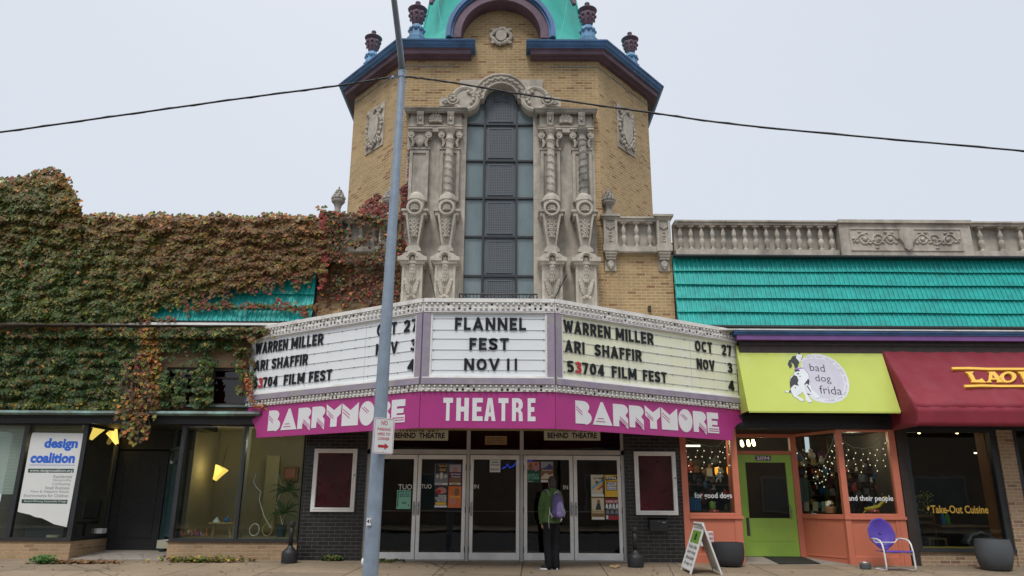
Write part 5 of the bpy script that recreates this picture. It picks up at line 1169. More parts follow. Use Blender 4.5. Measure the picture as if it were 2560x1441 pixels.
for reg, Y_, n, seed, lab in (((1722, 1150, 1845, 1275), 18.1, 70, 1, 'crowded shelf of pet goods behind the lettering for good dogs'), ((1990, 1130, 2085, 1275), 18.2, 60, 2, 'crowded shelf of pet toys behind the angled window'), ((2110, 1150, 2238, 1275), 17.2, 80, 3, 'crowded wall of soft toys behind the lettering and their people')):
    r = thing('display_shelf', lab, 'display shelf', P((reg[0]+reg[2])/2, reg[3], Y_))
    b = MB(); p, q = P(reg[0], reg[3], Y_), P(reg[2], reg[1], Y_)
    for k in range(4): z = p.z+(q.z-p.z)*k/4; b.box(p.x, q.x, Y_-.12, Y_+.25, z-.02, z)
    b.box(p.x, q.x, Y_+.26, Y_+.30, p.z, q.z); obj('shelf', b, 'shelf', r)
    b, ms = items(reg, Y_, n, pal, (.04, .10), seed); o = obj('stock', b, ms, r); o['kind'] = 'stuff'
Yd = 16.3
b = MB(); p = P(1780, 1266, Yd); b.lathe([(.03, -.09), (.055, -.05), (.06, .02), (.05, .08), (.02, .1), (0, .1)], p, 14); goods('green_toy', b, 'toy_green', 'plump lime green toy standing on the left window shelf', 'toy', smooth=True)
for px, lab in ((1785, 'red tray with a white button in the left pet shop window'), (2185, 'red tray with a white button under the yellow toy giraffe')):
    r = thing('red_tray', lab, 'tray', P(px, 1281, 16.15)); p = P(px, 1279, 16.15); b = MB(); b.box(p.x-.10, p.x+.10, 16.11, 16.19, p.z-.02, p.z+.03); obj('tray', b, 'toy_red', r, bevel=.01); b = MB(); b.ball((p.x, 16.105, p.z+.01), .02, 8, 5); obj('button', b, 'toy_white', r)
b = MB(); p = P(1737, 1262, Yd); 
for k in range(7): b.tube([p+Vector((-.10+.033*k, 0, .12)), p+Vector((-.11+.037*k, .0, -.12))], [.018, .024], 6)
b.tube([p+Vector((-.11, 0, .13)), p+Vector((.11, 0, .13))], .012, 6); goods('dog_coat', b, 'toy_blue', 'pleated blue dog coat hanging low in the left pet shop window', 'dog coat')
b = MB(); p = P(1798, 1190, Yd+.1); b.ball(p, (.05, .05, .08), 9, 6); b.ball(p+Vector((.03, -.02, .10)), .05, 9, 6); b.ball(p+Vector((.075, -.03, .08)), .028, 7, 5)
for s in (-1, 1): b.tube([p+Vector((s*.03, 0, -.05)), p+Vector((s*.05-.04, -.02, -.13))], .018, 6); b.tube([p+Vector((s*.035, 0, .03)), p+Vector((s*.08, -.02, -.02))], .015, 6); b.ball(p+Vector((.03+s*.035, 0, .14)), (.015, .012, .03), 6, 4)
goods('plush_dog', b, 'toy_white', 'white plush dog hanging under the orange lamps in the left window', 'plush toy', smooth=True)
r = thing('toy_giraffe', 'yellow toy giraffe lying in the window with its neck stretched up', 'toy', P(2185, 1279, 16.22)); b = MB(); q = lambda x, y, Y=16.22: P(x, y, Y)
b.tube([q(2163, 1275), q(2180, 1272), q(2197, 1266), q(2212, 1251), q(2216, 1246)], [.045, .05, .035, .025, .02], 9); b.ball(q(2212, 1244), (.05, .03, .025), 8, 6); b.ball(q(2206, 1236), .012, 6, 4); b.tube([q(2166, 1276), q(2158, 1284)], .018, 6); b.tube([q(2190, 1272), q(2196, 1284)], .018, 6); obj('body', b, 'flower_yellow', r, smooth=True)
b = MB(); p = P(2075, 1272, 16.5); b.lathe([(.10, -.09), (.13, 0), (.135, .04), (.12, .045), (.1, -.05), (0, -.05)], p, 16); bk = thing('toy_basket', 'wicker basket of plush toys at the corner of the angled window', 'basket', p); obj('basket', b, 'poster_brown', bk)
b = MB(); [b.ball(p+Vector((random.uniform(-.09, .09), random.uniform(-.08, .05), .06+random.uniform(0, .06))), random.uniform(.03, .05), 7, 5, random.randrange(3)) for _ in range(14)]; obj('toys', b, ['toy_tan', 'flower_yellow', 'toy_white'], bk)
for k, px in enumerate((1997, 2015, 2038, 2060)):
    p = fia.pt(*fia.uv(px, 1268)); b = MB(); rect(b, Frame(p, fa.u, (0, -.15, 1)), -.07, .07, -.09, .11, -.012, 0)
    single('greeting_card', b, 'mint' if k == 3 else 'poster_cream', ['card nearest the lime door', 'second card from the lime door', 'third card from the lime door', 'pale green card beside the toy basket'][k]+', propped in the angled window', 'card', group='cards propped in the angled window')
b = MB(); p0, p1 = P(2148, 1160, 18.6), P(2205, 1092, 18.6); b.box(p0.x, p1.x, 18.6, 18.65, p0.z, p1.z); r = single('painting', b, 'ochre', 'yellow green painting high behind the right pet shop window', 'painting')
b = MB(); p = P(2005, 1225, 17.2); b.box(p.x-.12, p.x+.12, 17.15, 17.25, p.z-.25, p.z+.25); b.tube([p+Vector((-.14, 0, .2)), p+Vector((-.2, 0, -.15))], .04, 7); b.tube([p+Vector((.14, 0, .2)), p+Vector((.2, 0, -.15))], .04, 7); goods('teal_sweater', b, 'teal_wood', 'dark teal sweater hanging behind the angled window', 'sweater')
b = MB(); p = onstep(1870, 1330); p = P(1871.5, 1315, 16.05); b.box(p.x-.02, p.x+.015, 16.02, 16.12, p.z-.2, p.z+.16); goods('leaflet_holder', b, 'dkmet', 'narrow dark leaflet holder on the coral corner beside the lime door', 'leaflet holder')

# ---------------------------------------------------------------- lime awning
def slopeframe(Yt, zt, Yb, zb): return Frame((0, Yb, zb), (1, 0, 0), (0, Yt-Yb, zt-zb))
za1, za0 = Z(2000, 865, 15.86), Z(2060, 1029, 15.35)
aw = thing('lime_awning', 'lime green shop awning with a black and white dog emblem over the pet shop', 'awning', (6.4, 15.6, za0))
f1 = slopeframe(15.86, za1, 15.35, za0); X0a, X1a = X(1839, 864, 15.86), X(2199, 864, 15.86)
sl_ = math.hypot(.51, za1-za0)
b = MB(); rect(b, f1, X0a, X1a, 0, sl_, -.012, 0)
for x in (X0a, X1a): b.prism([(x, 15.365, za0+.002), (x, 15.87, za1-.02), (x, 15.87, za0+.002)], (.012 if x == X0a else -.012, 0, 0))
b.box(X0a+.012, X1a-.012, 15.352, 15.366, za0-.03, za0-.001)
obj('awning_cloth', b, 'awn_lime', aw)
b = MB()
for x in (X0a+.02, X1a-.04): b.box(x, x+.02, 15.38, 15.86, za0-.0, za0+.02)
b.box(X0a+.013, X1a-.013, 15.37, 15.39, za0+.0, za0+.02); obj('awning_frame', b, 'dkmet', aw)
dg = lambda x, y: f1.uv(1940+x/9.605, 870+y/9.605)
def dshape(name, m, polys, h, parent=aw):
    b = MB()
    for p in polys: shape(b, f1, [dg(*q) for q in p], .0, h)
    return obj(name, b, m, parent)
ring = [(600, 380), (640, 260), (740, 180), (880, 150), (1050, 155), (1230, 200), (1400, 290), (1550, 420), (1660, 570), (1730, 740), (1762, 900), (1740, 1060), (1680, 1180), (1570, 1270), (1420, 1320), (1250, 1330), (1080, 1310), (920, 1260), (780, 1150), (680, 950), (620, 700)]
em = dshape('emblem_ring', 'dog_ring', [ring], .002)
dshape('emblem_disc', 'dog_lilac', [[(620, 370), (680, 290), (800, 262), (950, 258), (1120, 275), (1280, 330), (1420, 430), (1530, 560), (1600, 720), (1640, 880), (1625, 1020), (1570, 1120), (1450, 1195), (1280, 1228), (1100, 1215), (1000, 1120), (880, 1000), (820, 850), (790, 680), (720, 560), (650, 470)]], .0028, em)
dbody = [(500, 165), (555, 130), (615, 170), (635, 230), (615, 300), (575, 335), (540, 380), (530, 450), (570, 480), (660, 488), (720, 560), (780, 640), (790, 720), (800, 800), (830, 900), (870, 1010), (920, 1070), (1000, 1130), (1060, 1170), (1050, 1200), (960, 1210), (900, 1150), (840, 1070), (760, 930), (720, 870), (690, 900), (730, 1050), (790, 1190), (862, 1270), (850, 1310), (770, 1312), (720, 1260), (700, 1160), (640, 1060), (600, 1100), (510, 1150), (560, 1190), (640, 1220), (672, 1260), (640, 1290), (590, 1280), (520, 1220), (420, 1170), (400, 1130), (370, 1075), (310, 1080), (230, 1072), (222, 1035), (320, 1033), (360, 1020), (345, 930), (330, 800), (350, 700), (430, 640), (440, 590), (450, 480), (430, 400), (380, 330), (350, 300), (390, 220), (430, 200), (480, 200)]
cxm, cym = 560, 740
dshape('emblem_outline', 'dog_black', [[(x+(6 if x > cxm else -6)*(abs(x-cxm) > 60), y+(5 if y > cym else -5)) for x, y in dbody]], .0032, em)
dshape('emblem_dog', 'dog_white', [dbody], .0038, em)
el_ = lambda cx, cy, rx, ry: [(cx+rx*math.cos(R(a)), cy+ry*math.sin(R(a))) for a in range(0, 360, 30)]
dshape('emblem_patch', 'dog_black', [[(482, 205), (430, 192), (390, 213), (360, 285), (310, 298), (278, 400), (342, 508), (388, 440), (365, 345), (430, 400), (455, 490), (525, 480), (535, 410), (562, 350), (530, 300), (482, 250)], el_(555, 140, 28, 20), [(448, 522), (545, 518), (578, 560), (500, 568), (452, 590)],
    [(430, 652), (500, 685), (540, 780), (515, 850), (548, 918), (440, 888), (375, 945), (345, 985), (327, 850), (350, 740)], [(770, 735), (803, 800), (793, 905), (740, 862), (660, 893), (730, 800)], el_(525, 625, 25, 18), el_(575, 690, 16, 12), el_(465, 960, 18, 14),
    [(752, 895), (842, 1050), (832, 1062), (742, 932)], [(740, 1088), (832, 1120), (790, 1136), (752, 1122)], [(310, 1028), (358, 1024), (368, 1075), (316, 1080)], [(610, 300), (636, 225), (628, 205), (604, 290)]], .0044, em)
dshape('emblem_collar', 'collar', [[(450, 490), (600, 482), (660, 482), (660, 497), (600, 505), (455, 522)]], .005, em)
b = MB()
for t, bl, wd_, hh, an in (('bad', (820, 552), 360, 205, 5), ('dog', (965, 858), 375, 250, 3), ('frida', (1058, 1100), 535, 225, 4)):
    a0, b0 = dg(*bl); ux, vx = dg(bl[0]+100*math.cos(R(an)), bl[1]+100*math.sin(R(an))); k = math.hypot(ux-a0, vx-b0)/100
    f_ = Frame(f1.pt(a0, b0), f1.u*(ux-a0)+f1.v*(vx-b0), f1.v*(ux-a0)-f1.u*(vx-b0)); fit_text(b, f_, t, 0, wd_*k, 0, hh*k, .003, .0015, -.004)
obj('shop_name', b, 'dog_black', em)
path = [(700, 228), (860, 205), (1020, 210), (1200, 255), (1380, 345), (1520, 470), (1625, 630), (1685, 790), (1702, 930), (1680, 1070), (1590, 1180), (1450, 1250), (1300, 1278), (1170, 1272)]
pl_ = [Vector(dg(*p)) for p in path]; cum = [0]
for p, q in zip(pl_, pl_[1:]): cum.append(cum[-1]+(q-p).length)
def along(s):
    for i in range(len(pl_)-1):
        if s <= cum[i+1]: t = (s-cum[i])/(cum[i+1]-cum[i]); return pl_[i]+(pl_[i+1]-pl_[i])*t, (pl_[i+1]-pl_[i]).normalized()
    return pl_[-1], (pl_[-1]-pl_[-2]).normalized()
txt = 'really cool things for good dogs, cats and their people'; b = MB(); hch = .085
for i, ch in enumerate(txt):
    if ch == ' ': continue
    c, d = along(cum[-1]*(i+.5)/len(txt)); vs_, fs_ = textgeo(ch); k = hch
    n_ = Vector((-d.y, d.x)); xm = sum(v_.x for v_ in vs_)/len(vs_)
    b.add([f1.pt(c.x+d.x*(v_.x-xm)*k+n_.x*(v_.y-.3)*k, c.y+d.y*(v_.x-xm)*k+n_.y*(v_.y-.3)*k, .003+v_.z*.01) for v_ in vs_], fs_)
obj('emblem_motto', b, 'ring_ink', em)

# ---------------------------------------------------------------- maroon awning
zt2, zb2, zv2 = Z(2300, 872, 15.86), Z(2400, 1018, 14.8), Z(2400, 1066, 14.8)
aw2 = thing('maroon_awning', 'maroon restaurant awning with gold lettering and a deep hanging valance', 'awning', (10, 15.3, zv2))
f2 = slopeframe(15.86, zt2, 14.8, zb2); XA = X(2203, 872, 15.86); XB_ = 13.2; s2 = math.hypot(1.06, zt2-zb2)
b = MB()
def sag(u_, v_):
    x = XA+(XB_-XA)*u_; p = f2.pt(x, s2*v_, -.03*math.sin(math.pi*v_)+.012*math.sin(x*5+v_*4)*math.sin(math.pi*v_)+.006*math.sin(x*17+v_*9)); return p
b.sheet(sag, 70, 12)
def val(u_, v_): x = XA+(XB_-XA)*u_; return Vector((x, 14.80+(.014*math.sin(x*6)+.008*math.sin(x*15))*(1-v_), zv2+(zb2-zv2)*v_+.0))
b.sheet(val, 70, 4)
def side(u_, v_):
    y = 14.8+(15.86-14.8)*u_; zz = zb2+(zt2-zb2)*u_; zlo = zv2; return Vector((XA+.02*math.sin(u_*7+v_*5)*v_*(1-v_)*3, y, zlo+(zz-zlo)*v_))
b.sheet(side, 12, 8)
o = obj('awning_cloth', b, 'awn_red', aw2, smooth=True, autosm=40); md = o.modifiers.new('cloth', 'SOLIDIFY'); md.thickness = .006
b = MB(); g2 = lambda x, y: f2.uv(1820+x/3.459, 820+y/3.459)
def gs(p, h=.016): shape(b, f2, [g2(*q) for q in p], -.034, h)
gs([(1930, 345), (2080, 343), (2250, 350), (2800, 350), (2800, 368), (2250, 368), (2080, 362), (1942, 363)]); gs([(2036, 498), (2200, 494), (2350, 498), (2800, 497), (2800, 514), (2350, 516), (2200, 512), (2050, 517)])
gs([(2045, 385), (2125, 382), (2110, 396), (2140, 455), (2175, 452), (2190, 438), (2230, 478), (2095, 474), (2108, 462), (2075, 405)])
A1 = [(2228, 476), (2250, 460), (2258, 392), (2240, 385), (2305, 383), (2375, 462), (2392, 474), (2315, 476), (2328, 464), (2318, 452), (2272, 452), (2270, 464), (2282, 476)]
gs(A1)
o_ = [(2418+74*math.cos(R(a))-.18*(46*math.sin(R(a))), 430+48*math.sin(R(a))) for a in range(0, 360, 15)]
i_ = [(2420+36*math.cos(R(a)), 431+33*math.sin(R(a))) for a in range(0, 360, 15)]
m_ = len(o_)
for k in range(m_): gs([o_[k], o_[(k+1) % m_], i_[(k+1) % m_], i_[k]])
gs([(2500, 385), (2575, 382), (2562, 396), (2590, 455), (2625, 452), (2640, 438), (2680, 478), (2545, 474), (2558, 462), (2526, 405)])
go = obj('gold_lettering', b, 'gold', aw2)
b = MB(); gs([(2283, 438), (2306, 438), (2286, 408)], .019); obj('letter_counter', b, 'awn_red', go)
b = MB(); b.tube([(XA+.02, 14.83, zb2-.015), (XB_, 14.83, zb2-.015)], .014, 6); b.tube([(XA+.02, 15.86, zb2-.0), (XA+.02, 14.83, zb2-.015)], .014, 6); obj('awning_frame', b, 'dkmet', aw2)

# ---------------------------------------------------------------- restaurant front
rx0, rx1 = X(2275, 1220, SP), X(2498, 1220, SP); zs0 = Z(2380, 1372, SP); px0_, px1_ = X(2512, 1220, SP), X(2552, 1220, SP)
b = MB(); b.box(We+.03, rx0, SP-.04, SP+.2, gzz(8), ZH); obj('dark_post', b, 'wood_dk', sh)
b = MB(); b.box(rx0, px0_, SP+.0, SP+.3, gzz(8)-.2, zs0-.07); b.box(px0_, px1_, SP-.03, SP+.3, gzz(8)-.2, ZH); b.box(px1_, SX1, SP, SP+.3, gzz(8)-.2, zs0-.07); obj('brick_base', b, 'brick_r', sh)
b = MB(); b.box(rx0, px0_, SP-.05, SP+.2, zs0-.069, zs0); b.box(px1_, SX1, SP-.05, SP+.2, zs0-.069, zs0); b.box(rx0+.001, rx0+.09, SP+.0, SP+.15, zs0, ZH); b.box(rx1-.02, px0_-.001, SP+.0, SP+.15, zs0, ZH); b.box(rx0+.09, rx1-.02, SP, SP+.15, ZH-.05, ZH); b.box(px1_+.001, px1_+.1, SP, SP+.15, zs0, ZH)
wf = obj('restaurant_window_frame', b, 'dkmet', sh)
boxes('pane', [(rx0+.09, rx1-.02, SP+.06, SP+.066, zs0, ZH-.05), (px1_+.1, SX1, SP+.06, SP+.066, zs0, ZH)], 'glass', wf)
b = MB(); f3 = front(SP+.055); px_text(b, f3, 'Take-Out Cuisine', 2327, 2470, 1264, 1284, .002, .002, .02); pxshape(b, f3, [(2317, 1272), (2321, 1265), (2324, 1271), (2321, 1278)], .0, .003); obj('window_lettering', b, 'gold', wf)
b = MB(); b.box(8.25, SX1, 20.5, 20.6, -.3, 3.2); b.box(8.21, 8.28, 16.3, 20.5, -.3, 3.2); b.box(7.85, SX1, 16.3, 20.5, 2.9, 3.0); b.box(7.85, SX1, 16.3, 20.5, -.3, -.05); b.box(SX1, SX1+.1, 16.2, 20.5, -.3, 3.2); obj('restaurant_room', b, 'room_dk', sh)
b = MB(); p, q = P(2452, 1082, 16.5), P(2480, 1082, 16.5); b.box(p.x, q.x+.02, 16.42, 16.75, zs0-.3, 2.9); obj('orange_post', b, 'orange_wall', sh)
b = MB(); b.box(rx0+.1, rx1-.03, 16.22, 16.5, zs0-.05, zs0+.015); obj('window_ledge', b, 'ochre', sh)
for px, py in ((2297, 1081), (2392, 1081), (2533, 1083), (2438, 1131)):
    Y_ = 16.45 if py < 1100 else 18.2; p = P(px, py, Y_); lab = {2297: 'nearest the pet shop', 2392: 'above the lettering Take-Out Cuisine', 2533: 'at the right edge beyond the brick pillar', 2438: 'deep inside the restaurant beside the orange post'}[px]
    r = thing('spot_lamp', 'lit warm spot lamp '+lab, 'spot lamp', p, 'spot lamps in the restaurant'); q = MB(); q.lathe([(.05, -.01), (.055, .03), (.035, .09), (.01, .1), (0, .1)], p, 12); obj('lamp_shade', q, 'black', r, smooth=True); q = MB(); q.ball(p+Vector((0, -.005, -.005)), .034, 9, 6); obj('bulb', q, 'lamp_hot', r)
p = P(2291, 1352, 16.4); r = thing('vase', 'pale blue tall vase with yellow blossom sprays in the restaurant window', 'vase', p); b = MB(); hV = P(2291, 1302, 16.4).z-p.z
b.lathe([(.05, 0), (.06, .02), (.085, hV*.45), (.08, hV*.7), (.04, hV*.9), (.05, hV), (.035, hV), (0, hV*.9)], p, 16); vo = obj('vase_body', b, 'vase_blue', r, smooth=True)
b = MB(); f_ = MB(); rnd = random.Random(4)
for i in range(16):
    e_ = p+Vector((rnd.uniform(-.12, .45), rnd.uniform(-.1, .15), hV+rnd.uniform(.15, .6))); b.tube([p+Vector((0, 0, hV)), (p+Vector((0, 0, hV))+e_)/2+Vector((0, 0, .06)), e_], .004, 4)
    for k in range(9): f_.ball(e_+Vector((rnd.uniform(-.06, .06), rnd.uniform(-.05, .05), rnd.uniform(-.12, .05))), .013, 5, 4)
obj('stems', b, 'leaf_dark', r); obj('blossom', f_, 'flower_yellow', r)
for px, m_, lab in ((2359, 'bottle_blue', 'blue drink bottle on the restaurant table, beside a green one'), (2370.5, 'bottle_green', 'green drink bottle on the restaurant table, beside a blue one')):
    p = P(px, 1312, 17.1); b = MB(); b.lathe([(.045, 0), (.05, .01), (.05, .17), (.03, .2), (.028, .23), (.035, .235), (.035, .27), (0, .27)], p, 12); single('drink_bottle', b, m_, lab, 'bottle', smooth=True, group='bottles on the restaurant table')
ztab = P(2365, 1312.5, 17.1).z; b = MB(); b.box(P(2335, 1312, 17.1).x, P(2455, 1312, 17.1).x, 16.8, 17.6, ztab-.04, ztab-.002); r = thing('restaurant_table', 'dark table with two bottles behind the restaurant window', 'table', (9.5, 17.2, 0)); obj('tabletop', b, 'wood', r)
for x in (9.1, 10.3): b = MB(); b.tube([(x, 17.2, 0), (x, 17.2, ztab-.04)], .03, 8); obj('leg', b, 'dkmet', r)
r = thing('wooden_chair', 'brown wooden chair beside the restaurant table', 'chair', P(2335, 1380, 17.2)); b = MB(); p = P(2332, 1350, 17.2); b.box(p.x-.2, p.x+.2, 17.0, 17.4, .42, .46); obj('seat', b, 'wood', r); b = MB()
for s in (-.19, .19): b.box(p.x+s-.02, p.x+s+.02, 17.38, 17.42, 0, .95)
for k in range(3): b.box(p.x-.17, p.x+.17, 17.39, 17.41, .6+.14*k, .66+.14*k)
obj('backrest', b, 'wood', r)
for sx, sy in ((-.18, 17.02), (.18, 17.02)): b = MB(); b.box(p.x+sx-.02, p.x+sx+.02, sy-.02, sy+.02, 0, .42); obj('leg', b, 'wood', r)
b = MB(); p = P(2445, 1345, 16.75)
def cush(u_, v_): a = u_*math.pi; return p+Vector((-.32*math.cos(a)*(1-.25*v_), -.15+.4*v_, -.12+.24*math.sin(a)*(1-.2*v_)+.02*math.sin(9*a)))
b.sheet(cush, 18, 5); o = single('cushion', b, 'cloth_grey', 'pale grey rounded cushion on the seat behind the slate planter', 'cushion', smooth=True); md = o.modifiers.new('t', 'SOLIDIFY'); md.thickness = .03
# ================================================================== OFFICE BUILDING ON THE LEFT
of = thing('office_building', 'low brick office overgrown with ivy, with dark framed windows and a recessed black door', 'office building', (-8, 16, 0))
OX0, OX1 = -13.2, -4.35; ZOH = 2.70; ZOS = .41
wl0, wl1 = (X(412, 960, 16.05), X(500, 960, 16.05)), (X(527, 960, 16.05), X(632, 960, 16.05)); zw1, zw0 = Z(520, 919, 16.05), Z(520, 1014, 16.05)
b = MB(); xs_ = [OX0, wl0[0], wl0[1], wl1[0], wl1[1], OX1]
b.box(OX0, OX1, 16.05, 16.5, zw1, 7.2); b.box(OX0, OX1, 16.05, 16.5, 2.72, zw0)
for i in (0, 2, 4): b.box(xs_[i], xs_[i+1], 16.05, 16.5, zw0, zw1)
obj('upper_wall', b, 'brick_l', of)
for (x0, x1) in (wl0, wl1):
    b = MB(); s_ = .05; b.box(x0, x0+s_, 16.08, 16.2, zw0, zw1); b.box(x1-s_, x1, 16.08, 16.2, zw0, zw1); b.box(x0+s_, x1-s_, 16.08, 16.2, zw1-.07, zw1); b.box(x0+s_, x1-s_, 16.08, 16.2, zw0, zw0+.05); b.box(x0+s_, x1-s_, 16.1, 16.2, zw1-.24, zw1-.2); f_ = obj('upper_window', b, 'wood_dk', of)
    b = MB(); b.box(x0+s_, x1-s_, 16.14, 16.15, zw0+.05, zw1-.07); obj('pane', b, 'glass_dk', f_); b = MB(); b.box(x0-.05, x1+.05, 16.3, 16.4, zw0, zw1); obj('blind', b, 'dkred', f_)
b = MB(); b.box(wl0[0]-.1, OX1, 15.9, 16.06, zw0-.05, zw0-.002); obj('window_sill', b, 'copper', of)
zl1, zl0 = Z(300, 803, 15.72), Z(300, 812, 15.72)
b = MB(); b.box(OX0, OX1, 15.74, 16.05, (zl0+zl1)/2+.012, zl1+.03); obj('gutter', b, 'black', of)
b = MB(); b.box(OX0, OX1-.0, 15.70, 16.05, zl0, (zl0+zl1)/2+.01); obj('white_ledge', b, 'alu2', of)
tileroof(-9.0, OX1-.02, 16.04, 6.53, 15.84, zl1+.05, 5, of)
b = MB(); b.box(OX0, -8.99, 15.9, 16.05, zl1+.04, 7.2); b.box(OX0, OX1, 15.95, 16.4, 6.6, 7.38); obj('parapet', b, 'stone_dark', of)
b = MB(); b.xz([(X(q, 470, 15.8), Z(q, r_, 15.8)) for q, r_ in ((-90, 800), (-90, 470), (-40, 468), (60, 460), (95, 442), (130, 444), (165, 478), (186, 540), (186, 800))], 15.72, 16.3); obj('chimney', b, 'brick_l', of)
zc1, zc0 = Z(300, 1027, 15.7), Z(300, 1038, 15.7)
b = MB(); b.prism([(OX0, 15.70, zc0), (OX0, 15.66, zc0+.035), (OX0, 15.68, zc1-.01), (OX0, 16.05, zc1+.05), (OX0, 16.05, zc0)], (-5.25-OX0, 0, 0)); obj('copper_ledge', b, 'copper', of)
b = MB(); b.box(OX0, OX1, 15.84, 16.3, ZOH, zc0-.001); b.box(OX0, OX1, 15.80, 15.9, zc0-.04, zc0-.0015); b.box(X(197, 1200, 16), -6.93, 16.3, 17.8, ZOH+.0, ZOH+.12); obj('shopfront_header', b, 'black', of)
# openings
cwx = X(197, 1200, 16); m1x = X(47, 1200, 16); rl_ = X(448, 1200, 16); rm_ = X(604, 1200, 16); rr_ = X(754, 1200, 16); OD = 17.4
dl_, dr_ = -8.97, -7.83
def fbox(b, x0, x1, z0, z1, y0=15.96, y1=16.06): b.box(x0, x1, y0, y1, z0, z1)
b = MB()
fbox(b, OX0, cwx+.05, ZOS-.07, ZOS); fbox(b, OX0, cwx+.05, ZOH-.03, ZOH-.001); fbox(b, cwx-.04, cwx+.05, ZOS, ZOH-.03); fbox(b, m1x-.045, m1x+.045, ZOS, ZOH-.03)
fbox(b, rl_-.05, OX1-.0, ZOS-.07, ZOS); fbox(b, rl_-.05, rl_+.03, ZOS, ZOH-.001); fbox(b, rm_-.03, rm_+.03, ZOS, ZOH-.03); fbox(b, rr_, OX1-.0, ZOS, ZOH-.001); fbox(b, rl_+.03, rr_, ZOH-.03, ZOH-.001)
fr1 = Frame((cwx+.05, 16.06, 0), (dl_-cwx-.05+.0, OD-16.06, 0), (0, 0, 1)); l1 = math.hypot(dl_-cwx-.05, OD-16.06)
rect(b, fr1, 0, l1, ZOS-.07, ZOS, -.06, .0); rect(b, fr1, l1-.07, l1, ZOS, ZOH, -.06, 0); rect(b, fr1, 0, l1-.07, ZOH-.05, ZOH-.001, -.05, 0)
obj('window_frame', b, 'dkmet', of)
boxes('shop_glass', [(x0_, x1_, 16.0, 16.006, ZOS, ZOH-.03) for x0_, x1_ in ((OX0, m1x-.045), (m1x+.045, cwx-.04), (rl_+.03, rm_-.03), (rm_+.03, rr_))], 'glass', of)
b = MB(); rect(b, fr1, 0, l1-.07, ZOS, ZOH-.05, -.04, -.035); obj('shop_glass', b, 'glass', of)
b = MB(); b.box(OX0, cwx+.06, 15.97, 16.2, -.6, ZOS-.071); b.box(rl_-.06, OX1, 15.97, 16.2, -.6, ZOS-.071); rect(b, fr1, .0, l1, -.6, ZOS-.071, -.2, .012)
b.prism([(rl_-.06, 16.2, -.6), (rl_-.06, 15.98, -.6), (-7.45, OD, -.6), (-7.25, OD, -.6)], (0, 0, .6+ZOS-.072)); obj('low_brick_wall', b, 'brick_l', of)
b = MB(); b.box(OX0, cwx+.08, 15.94, 16.05, ZOS-.0705, ZOS-.05); b.box(rl_-.08, OX1, 15.94, 16.05, ZOS-.0705, ZOS-.05); obj('sill_board', b, 'wood_dk', of)
zdo = gz(-8.4, OD)+.06
b = MB(); b.box(dl_, dr_, OD, OD+.1, zdo, Z(360, 1128, OD)); b.box(dl_+.2, dr_-.2, OD-.012, OD, zdo+.25, zdo+.26); b.box(dl_+.16, dl_+.17, OD-.012, OD, zdo+.2, 1.9); b.box(dr_-.17, dr_-.16, OD-.012, OD, zdo+.2, 1.9); dd = obj('black_door', b, 'blackmatte', of)
b = MB(); b.box(dl_-.1, dr_+.5, OD+.001, OD+.12, Z(360, 1126, OD)+.02, ZOH); obj('door_transom', b, 'blackmatte', of)
td = Frame((dr_+.02, OD, 0), (rl_-.02-dr_-.02, 16.1-OD, 0), (0, 0, 1)); tl = math.hypot(rl_-.04-dr_, 16.1-OD)
b = MB(); rect(b, td, .0, .30, zdo-.2, Z(430, 1136, OD), -.05, 0); rect(b, td, .52, tl, ZOS, ZOS+.05, -.05, 0); rect(b, td, .30, .36, zdo-.2, ZOH, -.05, 0); rect(b, td, tl-.09, tl, ZOS, ZOH, -.05, 0); rect(b, td, .0, tl, 2.22, 2.29, -.051, 0.002); obj('teal_side_door', b, 'teal_wood', of)
b = MB(); rect(b, td, .36, tl-.09, ZOS+.05, 2.22, -.03, -.025); obj('darkened_side_pane', b, 'teal_wood', of)  # side door glass, made opaque and dark to suppress a bright strip
b = MB(); p = td.pt(.75, 1.95, .05); b.lathe([(.05, -.03), (.06, .03), (.03, .07), (0, .07)], p, 10); obj('door_lamp', b, 'steel', of)
v = [(cwx+.03, 15.97, gz(-9, 15.97)+.004), (rl_-.05, 15.97, gz(-7, 15.97)+.004), (rl_-.05, OD+.1, zdo), (cwx+.03, OD+.1, zdo)]
b = MB(); b.add(v+[(x, y, z-.3) for x, y, z in v], [(0, 1, 2, 3), (7, 6, 5, 4), (0, 4, 5, 1), (1, 5, 6, 2), (2, 6, 7, 3), (3, 7, 4, 0)]); obj('door_step', b, 'concrete_lt', of)
# rooms
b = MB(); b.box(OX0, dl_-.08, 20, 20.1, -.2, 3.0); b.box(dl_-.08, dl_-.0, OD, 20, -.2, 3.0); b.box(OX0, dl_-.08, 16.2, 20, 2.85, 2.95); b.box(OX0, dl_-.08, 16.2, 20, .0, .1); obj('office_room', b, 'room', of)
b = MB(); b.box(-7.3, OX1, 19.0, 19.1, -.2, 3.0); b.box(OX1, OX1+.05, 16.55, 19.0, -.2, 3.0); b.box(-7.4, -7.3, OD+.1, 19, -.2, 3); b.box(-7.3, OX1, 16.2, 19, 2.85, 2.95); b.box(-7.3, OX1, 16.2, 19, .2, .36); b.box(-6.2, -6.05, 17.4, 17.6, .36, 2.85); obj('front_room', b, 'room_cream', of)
b = MB(); b.box(-9.2, -7.32, 17.56, 17.66, -.2, 3.0); obj('sky_blocking_wall', b, 'room', of)  # added wall, blocks the sky showing through behind the door
